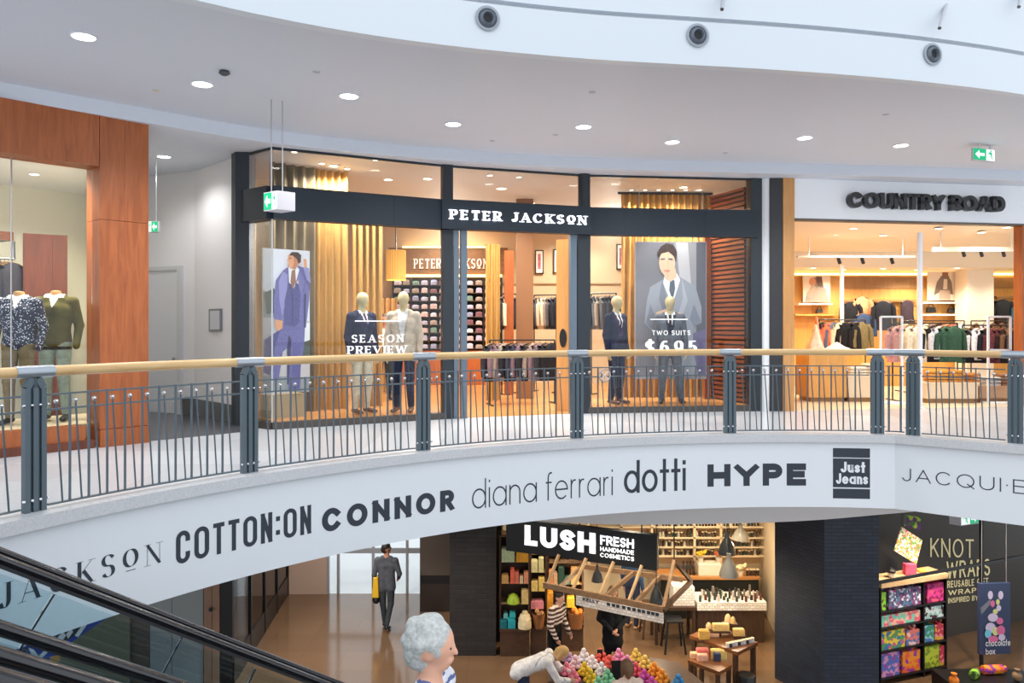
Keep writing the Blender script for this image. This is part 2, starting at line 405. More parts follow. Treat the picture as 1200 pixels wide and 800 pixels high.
def plane_surf(A, B, z0, off=0.0):
    a, b = shift(A, B, off); ux, uy, L = unit2(a, b)
    nx, ny = uy, -ux
    if nx * -a[0] + ny * -a[1] < 0: nx, ny = -nx, -ny
    return lambda u, v, d: (a[0] + ux * u + nx * d, a[1] + uy * u + ny * d, z0 + v)

# ------------------------------------------------------------------ signed distance solids (people, hair, cloth)
def nets(fun, lo, hi, vox):
    lo = np.array(lo); hi = np.array(hi); n = np.maximum(4, np.ceil((hi - lo) / vox).astype(int) + 1)
    ax = [lo[i] + vox * np.arange(n[i]) for i in range(3)]
    X = np.stack(np.meshgrid(*ax, indexing='ij'), -1)
    Fv = fun(X.reshape(-1, 3)).reshape(n)
    sg = Fv < 0
    c = n - 1
    acc = np.zeros(tuple(c) + (3,)); cnt = np.zeros(tuple(c))
    offs = [(i, j, k) for i in (0, 1) for j in (0, 1) for k in (0, 1)]
    def sl(o): return tuple(slice(o[d], o[d] + c[d]) for d in range(3))
    for a in range(3):
        for o in offs:
            if o[a]: continue
            o2 = list(o); o2[a] = 1; o2 = tuple(o2)
            f0, f1 = Fv[sl(o)], Fv[sl(o2)]; cr = (f0 < 0) != (f1 < 0)
            t = np.where(cr, f0 / np.where(cr, f0 - f1, 1), 0)
            p = np.array(o, float) + np.zeros(tuple(c) + (3,)); p[..., a] += t
            acc += np.where(cr[..., None], p, 0); cnt += cr
    act = cnt > 0
    idx = -np.ones(tuple(c), int); idx[act] = np.arange(act.sum())
    ii = np.argwhere(act)
    V = lo + vox * (ii + acc[act] / cnt[act][:, None])
    faces = []
    for a in range(3):
        b_, c_ = (a + 1) % 3, (a + 2) % 3
        s0 = [slice(None)] * 3; s1 = [slice(None)] * 3; s0[a] = slice(0, n[a] - 1); s1[a] = slice(1, n[a])
        e = sg[tuple(s0)] != sg[tuple(s1)]; q = np.argwhere(e)
        q = q[(q[:, b_] > 0) & (q[:, c_] > 0) & (q[:, b_] < c[b_]) & (q[:, c_] < c[c_])]
        if len(q) == 0: continue
        inside = sg[tuple(q.T)]
        def cell(db, dc):
            r = q.copy(); r[:, b_] -= db; r[:, c_] -= dc; return idx[tuple(r.T)]
        quad = np.stack([cell(0, 0), cell(1, 0), cell(1, 1), cell(0, 1)], 1)
        quad[~inside] = quad[~inside][:, ::-1]
        faces.append(quad)
    return V, np.concatenate(faces)
def prim_d(p, pr):
    k = pr['k']
    if k == 'cone':
        a, b = np.array(pr['a'], float), np.array(pr['b'], float)
        q = p
        if 'sq' in pr:
            nrm, s = np.array(pr['sq'][0], float), pr['sq'][1]; nrm = nrm / np.linalg.norm(nrm)
            q = p + np.outer((p - (a + b) / 2) @ nrm, nrm) * (1 / s - 1)
        ba = b - a; h = np.clip(((q - a) @ ba) / max(1e-9, ba @ ba), 0, 1)
        return np.linalg.norm(q - a - h[:, None] * ba, axis=1) - (pr['ra'] + (pr['rb'] - pr['ra']) * h)
    if k == 'ell':
        q = (p - np.array(pr['c'])) / np.array(pr['r'])
        return (np.linalg.norm(q, axis=1) - 1) * min(pr['r'])
def cone(a, b, ra, rb, m, sq=None):
    d = dict(k='cone', a=a, b=b, ra=ra, rb=rb, m=m)
    if sq: d['sq'] = sq
    return d
def ell(c, r, m): return dict(k='ell', c=c, r=r, m=m)
def sdf_mesh(prims, vox=0.016, blend=0.02, paint=None, ripple=None):
    pts = []
    for pr in prims:
        if pr['k'] == 'cone':
            r = max(pr['ra'], pr['rb']) * 1.05 + .02
            pts += [np.array(pr['a']) - r, np.array(pr['a']) + r, np.array(pr['b']) - r, np.array(pr['b']) + r]
        else: pts += [np.array(pr['c']) - np.array(pr['r']) - .02, np.array(pr['c']) + np.array(pr['r']) + .02]
    pts = np.array(pts)
    def f(p):
        d = None
        for pr in prims:
            e = prim_d(p, pr)
            if d is None: d = e
            else:
                h = np.clip(.5 + .5 * (d - e) / blend, 0, 1); d = d * (1 - h) + e * h - blend * h * (1 - h)
        if ripple is not None: d = d + ripple(p)
        return d
    V, Q = nets(f, pts.min(0) - 2 * vox, pts.max(0) + 2 * vox, vox)
    C = V[Q].mean(1)
    D = np.stack([prim_d(C, pr) for pr in prims], 1)
    mi = np.array([pr['m'] for pr in prims])[D.argmin(1)]
    if paint is not None:
        n = np.cross(V[Q[:, 2]] - V[Q[:, 0]], V[Q[:, 3]] - V[Q[:, 1]]); n /= np.linalg.norm(n, axis=1)[:, None] + 1e-9
        mi = paint(C, n, mi)
    return V, Q, mi
def mesh_np(name, parts, mats, parent=None, loc=None, rz=0.0, smooth=True):
    """parts: list of (V, Q, mi)"""
    vs = []; fs = []; ms = []; k = 0
    for V, Q, mi in parts:
        vs.append(V); fs += (np.array(Q) + k).tolist(); ms += list(mi); k += len(V)
    me = bpy.data.meshes.new(name); me.from_pydata(np.concatenate(vs).tolist(), [], fs)
    for m in mats: me.materials.append(m)
    me.polygons.foreach_set('material_index', [int(x) for x in ms])
    me.polygons.foreach_set('use_smooth', [smooth] * len(me.polygons)); me.update()
    o = bpy.data.objects.new(name, me); COL.objects.link(o)
    if parent is not None: o.parent = parent
    if loc is not None: o.location = loc
    o.rotation_euler = (0, 0, rz)
    return o
def rot(v, ax, ang):
    return np.array(Matrix.Rotation(ang, 3, ax)) @ np.array(v, float)
# ================================================================== SETTING
WHITE = mat('white_paint', (232, 234, 238), 0.5)
WHITE_SAT = mat('fascia_white', (232, 237, 243), 0.4)
CEIL = mat('ceiling_paint', (206, 211, 221), 0.7)
TERR = tile_mat('terrazzo_floor', (204, 208, 215), (184, 188, 194), 0.9, 0.22, 0.004, 0.05, vscale=90)
KERB = mat('terrazzo_kerb', (205, 206, 210), 0.35, var=0.12, vscale=70)
DKTILE = tile_mat('dark_grey_tile', (86, 86, 92), (60, 60, 64), 0.6, 0.25)
BROWNF = tile_mat('brown_polished_floor', (122, 94, 70), (104, 78, 58), 0.8, 0.12, 0.004, 0.08, vscale=3)
CHAR = mat('charcoal_metal', (38, 45, 53), 0.45, 0.2)
CHAR2 = mat('charcoal_panel', (38, 47, 57), 0.45, spec=.3)
STEEL = mat('brushed_steel', (190, 192, 196), 0.28, 0.9)
CHROME = mat('chrome', (225, 225, 228), 0.12, 1.0)
BLACK = mat('black_satin', (20, 21, 24), 0.4)
GLASS = glass_mat('shop_glass')
LAMP = mat('lamp_white', (255, 250, 245), 0.4, emit=14)
LAMPW = mat('lamp_warm', (255, 228, 190), 0.4, emit=12)
INK = mat('sign_ink', (44, 52, 64), 0.5)

BC = (3.612, 1.792); BR = 8.24
def on_circle(px, R=BR):
    k = (px - 600) / F                                # x = k y ; (ky-cx)^2+(y-cy)^2=R^2
    a = k * k + 1; b = -2 * (k * BC[0] + BC[1]); c = BC[0] ** 2 + BC[1] ** 2 - R * R
    y = (-b + math.sqrt(b * b - 4 * a * c)) / (2 * a); return (k * y, y)
def ang(p): return math.atan2(p[1] - BC[1], p[0] - BC[0])
PCN = on_circle(1048); SEG = unit2(PCN, (5.98, 9.13))[:2]; SNV = (SEG[1], -SEG[0])
if SNV[0] * -5 + SNV[1] * -10 < 0: SNV = (-SNV[0], -SNV[1])
def seg_pt(t, off): return (PCN[0] + SNV[0] * off + SEG[0] * t, PCN[1] + SNV[1] * off + SEG[1] * t)
def corner_t(off):
    R = BR - off; best = min((abs(math.hypot(*(np.array(seg_pt(t, off)) - BC)) - R), t) for t in np.linspace(-.6, .6, 1201)); return best[1]
def bal_path(off, n=72, a0=math.radians(192), tend=5.0):
    R = BR - off; tc = corner_t(off); pc = seg_pt(tc, off); a1 = ang(pc)
    pts = [(BC[0] + R * math.cos(a0 + (a1 - a0) * i / n), BC[1] + R * math.sin(a0 + (a1 - a0) * i / n)) for i in range(n + 1)]
    return pts + [seg_pt(tc + (tend - tc) * i / 6, off) for i in range(1, 7)]

b = MB(); b.prism([(-16, -6), (16, -6), (16, 18.05), (-16, 18.05)], -0.15, 0.0)
floor = struct(b.build('floor', BROWNF)); tag(floor, 'polished brown floor of the lower level')
edge = bal_path(0.0)
slab = [(-16, edge[0][1])] + edge + [(16, edge[-1][1]), (16, 20.1), (-16, 20.1)]
b = MB(); b.prism(slab[::-1], 3.98, U)
tag(struct(b.build('floor_gallery', TERR)), 'pale terrazzo floor of the upper gallery')
b = MB(); b.strip(bal_path(0.11), 3.955, U, bal_path(0.0))
FASCIA = struct(b.build('trim_1', WHITE_SAT)); tag(FASCIA, 'curved white fascia band below the railing with shop names')
WM[FASCIA.name] = Matrix.Translation(FASCIA.location)
b = MB(); b.strip(bal_path(0.17), U, U + 0.1, bal_path(-0.16))
tag(struct(b.build('trim_2', KERB)), 'speckled terrazzo kerb under the railing')

b = MB(); b.prism([(-16, 18.05), (16, 18.05), (16, 45), (-16, 45)], -.15, -.01); struct(b.build('ground', mat('pale_paving', (248, 248, 248), .6)))
# ---- ceilings
CE = [(-7.0, 2.2), (-6.0, 3.3), (-5.1, 4.35), (-4.2, 5.3), (-3.4, 5.98), (-2.63, 6.5), (-2.25, 6.76), (-1.59, 7.13), (-.83, 7.45), (0, 7.71), (.88, 7.92), (1.79, 8.07), (2.72, 8.22), (3.73, 8.42), (4.82, 8.7), (6.09, 9.13), (7.4, 9.75), (8.8, 10.6)]
def catmull(pts, k=5):
    out = []
    for i in range(len(pts) - 1):
        p0, p1, p2, p3 = [np.array(pts[max(0, min(len(pts) - 1, j))]) for j in (i - 1, i, i + 1, i + 2)]
        for t in np.linspace(0, 1, k, endpoint=False):
            out.append(tuple(.5 * (2 * p1 + (p2 - p0) * t + (2 * p0 - 5 * p1 + 4 * p2 - p3) * t * t + (3 * p1 - p0 - 3 * p2 + p3) * t ** 3)))
    return out + [pts[-1]]
CEP = catmull(CE)
def push(pts, d, c=(2.0, -3.0)):
    out = []
    for x, y in pts:
        L = math.hypot(x - c[0], y - c[1]); out.append((x + (x - c[0]) / L * d, y + (y - c[1]) / L * d))
    return out
ZC = 9.05; ZL = 8.87
RISER = [(-9.5, 5.2), (-7.4, 7.15), (-5.79, 8.68), (-4.61, 9.78), (-3.5, 10.75), (-1.9, 11.62), (0.0, 12.3), (1.9, 12.72), (4.32, 13.0), (6.8, 13.3), (9.1, 13.68), (13, 14.4)]
RISP = catmull(RISER, 4)
b = MB(); b.prism([(-16, 2.2)] + push(CEP, .12) + [(16, 13.0), (16, 20.1), (-16, 20.1)], ZC, ZC + 0.12)
tag(struct(b.build('ceiling', CEIL)), 'pale grey gallery ceiling with recessed lights')
b = MB(); b.prism([(-16, 4.0)] + RISP + [(16, 14.6), (16, 20.1), (-16, 20.1)], ZL, ZC)
tag(struct(b.build('ceiling_lower', CEIL)), 'lower ceiling band above the shopfronts')
b = MB(); b.strip(CEP, ZC - .01, 9.5, push(CEP, .12))
VOIDW = mat('void_white', (212, 219, 227), .5); VF = struct(b.build('trim_3', VOIDW)); tag(VF, 'white curved edge of the ceiling around the void')
b = MB(); b.strip(push(CEP, .1), 9.5, 9.56, push(CEP, .3)); struct(b.build('trim_4', mat('groove_grey', (190, 194, 198), 0.6)))
b = MB(); b.strip(push(CEP, .03), 9.56, 12.0, push(CEP, .3)); tag(struct(b.build('wall_void', VOIDW)), 'white wall of the void above the ceiling edge')

# ---- corridor niche between wood shop and menswear shop
FA = (-4.0, 11.5); FB = (-3.456, 11.07); FC = (-1.03, 12.34); FD = (1.237, 13.1); FE = (4.29, 13.46)
K1 = (-5.29, 12.8); K0 = (-7.6, 13.9)
LA = (-5.77, 8.65); LB = (-4.66, 9.85)
lux, luy, _ = unit2(LB, LA)
LEND = (LB[0] + lux * 6, LB[1] + luy * 6)
NICHE = mat('niche_white', (226, 226, 232), 0.55)
b = MB(); b.wall(FA, K1, U, ZL, .15); tag(struct(b.build('wall_niche_right', NICHE)), 'white side wall of the niche with a framed notice')
b = MB(); b.wall(K1, K0, U, ZL, .15); tag(struct(b.build('wall_niche_back', NICHE)), 'white back wall of the niche with a service door')
SKIRT = mat('skirting_grey', (96, 98, 102), 0.4)
a1, a2 = shift(FA, K1, .015); b = MB(); b.wall(a1, a2, U, U + .28, .015); struct(b.build('baseboard_right', SKIRT))
a1, a2 = shift(K1, K0, .015)
d0 = on_line(212, *shift(K1, K0, .05)); d1 = on_line(150, *shift(K1, K0, .05))
b = MB(); b.wall(a1, d0, U, U + .28, .015); struct(b.build('baseboard_back', SKIRT))
DOORP = mat('door_paint', (218, 220, 228), 0.45)
b = MB(); zt = z_at(316, d0[1]); fr = shift(K1, K0, .05)
dtop = zt
dd = struct(thing('door_1', 'white service door in the niche', None, (d0[0], d0[1], U)))
b.wall(d0, on_line(207, *fr), U, dtop, .05); b.wall(on_line(154, *fr), d1, U, dtop, .05); b.wall(d0, d1, dtop, dtop + .07, .05)
b.build('door_frame', mat('door_frame_paint', (205, 207, 214), .4), dd)
lf = shift(K1, K0, .02); b = MB(); b.wall(on_line(207, *lf), on_line(154, *lf), U + .01, dtop, .02); b.build('door_leaf', DOORP, dd)
b = MB(); q = on_wall(203, 420, *shift(K1, K0, .06)); b.ball(q, .03, 8); b.build('door_handle', STEEL, dd, True)
# framed notice
nt_ = thing('framed_notice', 'small grey framed notice on the white niche wall', 'notice', on_wall(251, 387, FA, K1))
A_, B_ = shift(FA, K1, .03); b = MB(); q0 = on_line(244.5, A_, B_); q1 = on_line(258.5, A_, B_); z0, z1 = z_at(388, q0[1]), z_at(362, q0[1])
b.wall(q0, q1, z0, z1, .025); b.build('frame', mat('frame_grey', (120, 122, 130), .4), nt_)
A_, B_ = shift(FA, K1, .033); b = MB(); b.wall(on_line(246, A_, B_), on_line(257, A_, B_), z0 + .03, z1 - .03, .004); b.build('sheet', mat('notice_sheet', (200, 200, 212), .4), nt_)
# dark tile floor of the niche
b = MB()
pl = [on_z(x, y, U)[:2] for x, y in ((172, 517), (285, 506), (312, 500))] + [FA, K1, K0, (-7.6, 12.6)]
b.prism(pl[::-1], U, U + .006); tag(struct(b.build('floor_niche', DKTILE)), 'dark grey tiled floor of the niche')

# ---- lower level shell
ZB = 3.2
LBP = [(-3.0, 13.6), (-1.4, 12.9), (0.0, 12.3), (1.4, 11.97), (2.7, 11.97), (4.0, 12.08), (4.9, 12.24), (6.0, 12.57), (7.0, 12.9), (9.5, 13.9), (14, 15.5)]
LBC = catmull(LBP, 4)
b = MB(); b.strip(LBC, ZB, 3.98, push(LBC, .15)); tag(struct(b.build('trim_5', mat('lower_bulkhead', (240, 240, 242), .6))), 'grey bulkhead above the lower shops')
b = MB(); b.prism(push(LBC, .15) + [(14, 18), (-3.0, 18)], ZB, ZB + .1)
tag(struct(b.build('ceiling_shops', mat('shop_ceiling_dark', (70, 62, 54), .8))), 'dark ceiling of the lower shops')
b = MB(); b.prism([(-14, 9), (-5, 9.4), (-3.0, 13.9), (-3.0, 18), (-14, 18)], 3.3, 3.4)
struct(b.build('ceiling_corridor', mat('corridor_ceiling', (200, 196, 190), .7)))
# pillar of dark brick, rotated corner towards the viewer
BRK = brick_mat('dark_navy_brick', (42, 52, 68), (28, 34, 44))
pc = XY(966, 12.8); pl_ = XY(908, 13.72); pr_ = XY(1030, 12.8)
b = MB(); b.prism([pc, pr_, (pr_[0] - .15, 13.9), pl_], 0, ZB); tag(struct(b.build('pillar', BRK)), 'broad dark navy brick pillar beside the soap shop')
BRK2 = brick_mat('dark_brown_brick', (46, 43, 42), (30, 28, 27), 0.4, 0.09)
q0, q1 = XY(527, 14.65), XY(581, 14.65)
b = MB(); b.prism([q0, q1, (q1[0], 15.3), (q0[0], 15.3)], 0, ZB); tag(struct(b.build('pillar_shop_end', BRK2)), 'dark brick wall end left of the soap shop')
for nm_, za, zb_, mm in (('wall_corridor_right', .8, ZB, mat('umber_panel', (98, 86, 76), .4)), ('trim_12', .61, .8, mat('dado_black', (24, 22, 22), .35)), ('wall_corridor_dado', 0, .61, mat('dado_dark', (62, 50, 44), .25))):
    b = MB(); b.prism([XY(492, 16.9), XY(527, 16.9), (q0[0], 17.3), XY(493, 17.95)], za, zb_); struct(b.build(nm_, mm))
# ================================================================== RAILING
RAILW = wood('rail_timber', (205, 166, 112), (226, 190, 138), 3, (.6, .6, 6), .35)
RAILM = mat('rail_grey_metal', (84, 98, 107), 0.4, 0.2)
SLEEVE = mat('rail_sleeve', (168, 176, 186), 0.3, 0.6)
ZK = U + 0.1; RH = 1.05
rail = thing('balcony_railing', 'curved grey metal balcony railing with a timber handrail', 'railing', (BC[0], BC[1] + BR, ZK))
def rp(s, off=0.0):
    """point along the railing: s >= 0 is arc length from the corner to the left, s < 0 to the right"""
    if s >= 0:
        a = ang(PCN) + s / BR; return (BC[0] + (BR - off) * math.cos(a), BC[1] + (BR - off) * math.sin(a))
    return seg_pt(-s, off)
def s_of(px):
    if px <= 1048: return (ang(on_circle(px)) - ang(PCN)) * BR
    q = on_line(px, PCN, (PCN[0] + SEG[0], PCN[1] + SEG[1])); return -((q[0] - PCN[0]) * SEG[0] + (q[1] - PCN[1]) * SEG[1])
posts = [s_of(p) for p in (40, 292, 496, 676, 855, 1028)]
posts = [posts[0] + 2.0] + posts + [s_of(1070), s_of(1190), s_of(1190) - 1.95]
def path(s0, s1, z, off=0.0, n=14): return [rp(s0 + (s1 - s0) * i / n, off) + (z,) for i in range(n + 1)]
ZR = ZK + RH
for i in range(len(posts)):
    s = posts[i]; j = i + 1
    # the post: three upright bars joined by bolts, bent under the handrail
    px_, py_ = rp(s); t0 = rp(s + .01); t1 = rp(s - .01); ux, uy, _ = unit2(t0, t1)
    po = MB()
    for k, dx in enumerate((-.06, 0, .06)):
        x, y = px_ + ux * dx, py_ + uy * dx
        po.box(x, y, ZK, .038, .055, .93, math.atan2(uy, ux))
        po.beam((x, y, ZK + .93), (px_ + ux * dx * .35, py_ + uy * dx * .35, ZR - .05), .045, .05)
    po.box(px_, py_, ZK, .15, .012, .92, math.atan2(uy, ux))
    post = po.build('post', RAILM, rail)
    for zz in (ZK + .09, ZK + .8):
        
        for dx in (-.09, -.03, .03, .09): bo = MB(); q0 = rp(s, .03); bo.ball((q0[0] + ux * dx, q0[1] + uy * dx, zz), .013, 8); bo.build('bolt', CHROME, post, True)
    sl = MB(); sl.tube(path(s + .14, s - .14, ZR, 0, 4), .047, 14); sl.build('handrail_sleeve', SLEEVE, rail, True)
    if j >= len(posts): break
    e = posts[j]; L = s - e
    h = MB(); h.tube(path(s - .14, e + .14, ZR), .042, 14)
    hr = h.build('handrail', RAILW if L > .6 else SLEEVE, rail, True)
    for nm, zz in (('upper_bar', ZK + .87), ('lower_bar', ZK + .755), ('bottom_bar', ZK + .03)):
        m_ = MB(); pp = path(s - .1, e + .1, zz)
        for q in range(len(pp) - 1): m_.beam(pp[q], pp[q + 1], .028 if nm == 'bottom_bar' else .016, .014)
        m_.build(nm, RAILM, rail)
    if L < .6:
        for k in (1, 2):
            q = rp(s - L * k / 3); m_ = MB(); m_.box(q[0], q[1], ZK + .03, .018, .03, .84, math.atan2(uy, ux)); m_.build('baluster', RAILM, rail)
        continue
    nb = min(11, max(3, round(L / .175))); a, c = s - .12, e + .12; st = (a - c) / nb
    for k in range(nb):
        # leaning thin bar with a ball on top
        q0 = rp(a - st * (k + .62)); q1 = rp(a - st * (k + .3))
        m_ = MB(); m_.tube([q0 + (ZK + .03,), q1 + (ZK + .80,)], .007, 6); ba = m_.build('baluster', RAILM, rail, True)
        m_ = MB(); m_.ball(q1 + (ZK + .815,), .019, 10); m_.build('ball_finial', CHROME, ba, True)
        if k < nb - 1:
            q = rp(a - st * (k + 1)); m_ = MB(); m_.box(q[0], q[1], ZK + .03, .013, .016, .85, math.atan2(uy, ux)); m_.build('baluster', RAILM, rail)
# little ring ornament in the bay before the entrance
se = s_of(707); m_ = MB(); c0 = rp(se, .04); u0 = unit2(rp(se + .01), rp(se - .01)); zc = ZK + .775
m_.tube([(c0[0] + u0[0] * .075 * math.cos(t), c0[1] + u0[1] * .075 * math.cos(t), zc + .075 * math.sin(t)) for t in np.linspace(0, 2 * math.pi, 25)], .009, 6)
for sg_ in (1, -1): m_.beam((c0[0] - u0[0] * .045, c0[1] - u0[1] * .045, zc - .045 * sg_), (c0[0] + u0[0] * .045, c0[1] + u0[1] * .045, zc + .045 * sg_), .012, .012)
m_.build('ring_ornament', STEEL, rail, True)

# ---- names printed on the fascia
RF = BR - .11
def fascia_text(name, text, px0, px1, marks, **kw):
    a0 = ang(on_circle(px0, RF)); a1 = ang(on_circle(px1, RF)); W = (a0 - a1) * RF
    zb = np.mean([z_at(yb, on_circle(p, RF)[1]) for p, yt, yb in marks]); zt = np.mean([z_at(yt, on_circle(p, RF)[1]) for p, yt, yb in marks])
    def surf(u, v, d):
        a = a0 - u / RF; r = RF - d; return (BC[0] + r * math.cos(a), BC[1] + r * math.sin(a), zb + v)
    o = lettering(name, text, surf, kw.pop('m', INK), FASCIA, W, zt - zb, **kw)
    return surf, W, zt - zb
sf, W_, H_ = fascia_text('printed_letter', 'JACKS@N', -3, 189, [(100, 656, 682), (178, 637.5, 663)], w=.17, gap=.34, serif=True, contrast=.12)
fascia_text('printed_letter', 'COTTON:ON', 206, 364.5, [(214, 621, 660), (356, 593, 626)], w=.14, gap=.13, ws=.52, cond=True)
fascia_text('printed_letter', 'CONNOR', 377, 532, [(388, 594, 622), (523, 575, 599)], w=.25, gap=.22, ws=1.0)
fascia_text('printed_letter', 'diana ferrari', 553, 718, [(562, 561, 597), (640, 553, 585)], w=.055, gap=.12, ws=1.0, space=.28)
fascia_text('printed_letter', 'dotti', 731, 803.5, [(742, 539, 577.5), (790, 537, 575)], w=.105, gap=.07, ws=.85)
fascia_text('printed_letter', 'HYPE', 829, 944.5, [(840, 544, 570.5), (935, 542.5, 568)], w=.3, gap=.2, ws=1.5)
WPR = mat('print_white', (236, 240, 245), .5)
fascia_text('printed_letter', 'DC', 932, 944, [(938, 563.5, 568)], w=.22, gap=.2, ws=1.3, m=WPR)
def fascia_rect(px0, px1, y0, y1, m, d):
    a0 = ang(on_circle(px0, RF)); a1 = ang(on_circle(px1, RF)); D = on_circle((px0 + px1) / 2, RF)[1]; q = MB(); z0, z1 = z_at(y1, D), z_at(y0, D)
    n = 6; vs = []
    for i in range(n + 1):
        a = a0 + (a1 - a0) * i / n
        for z in (z0, z1): vs.append((BC[0] + (RF - d) * math.cos(a), BC[1] + (RF - d) * math.sin(a), z))
    q.add(vs, [(2 * i, 2 * i + 2, 2 * i + 3, 2 * i + 1) for i in range(n)]); q.build('fascia_block_print', m, FASCIA)
for y0, y1 in ((525, 536), (537, 571), (572.5, 584)): fascia_rect(976, 1019.5, y0, y1, INK, .002)
def fascia_text2(*a, **k): fascia_text(*a, **k)
def ft_over(name, text, px0, px1, marks, **kw):
    # lettering a hair in front of the printed block
    global RF
    RF -= .003; fascia_text(name, text, px0, px1, marks, **kw); RF += .003
ft_over('printed_letter', 'Just', 985, 1014, [(999, 541, 553.5)], w=.2, gap=.07, ws=.95, m=WPR)
ft_over('printed_letter', 'Jeans', 979.5, 1017, [(999, 554.5, 567)], w=.2, gap=.07, ws=.95, m=WPR)
# last name on the straight piece at the right
sA, sB = seg_pt(corner_t(.11), .11), seg_pt(4, .11)
q0, q1 = on_line(1057, sA, sB), on_line(1214, sA, sB)
zb = (z_at(563, q0[1]) + z_at(578, on_line(1192, sA, sB)[1])) / 2; zt = (z_at(549, q0[1]) + z_at(560.5, on_line(1192, sA, sB)[1])) / 2
lettering('printed_letter', 'JACQUI-E', plane_surf(q0, q1, zb), INK, FASCIA, unit2(q0, q1)[2] * .93, zt - zb, w=.075, gap=.28, ws=1.12)
# ================================================================== KIT: lights, figures, garments, curtains
LAMP_GAIN = 2.0
def lamp(kind, loc, energy, color=(1, 1, 1), size=.1, parent=None, aim=None, spot=100, name='lamp_light'):
    l = bpy.data.lights.new(name, kind); l.energy = energy * LAMP_GAIN; l.color = color
    if kind == 'AREA': l.shape = 'DISK'; l.size = size
    else: l.shadow_soft_size = size
    if kind == 'SPOT': l.spot_size = math.radians(spot); l.spot_blend = .6
    o = bpy.data.objects.new(name, l); COL.objects.link(o)
    if parent is not None:
        o.parent = parent; inv = WM[parent.name].inverted(); o.location = inv @ Vector(loc)
    else: o.location = loc
    if aim is not None: o.rotation_euler = (Vector(aim) - Vector(loc)).to_track_quat('-Z', 'Y').to_euler()
    return o
def downlight(loc, r, label, group, energy=0, color=(1, .97, .92), warm=False, spot=120, aim=None, name='downlight'):
    x, y, z = loc
    t = thing(name, label, 'light', (x, y, z - .02), group=group)
    b = MB(); b.lathe([(r * 1.15, 0), (r * 1.2, -.012), (r * 1.02, -.014), (r * .98, 0)], (x, y, z), 24); b.build('trim_ring', WHITE, t, True)
    b = MB(); b.lathe([(r, -.004), (r * .9, -.008), (.002, -.009)], (x, y, z), 20); b.build('lens', LAMPW if warm else LAMP, t)
    if energy: lamp('SPOT', (x, y, z - .06), energy, color, r, t, aim or (x, y, z - 2), spot)
    return t

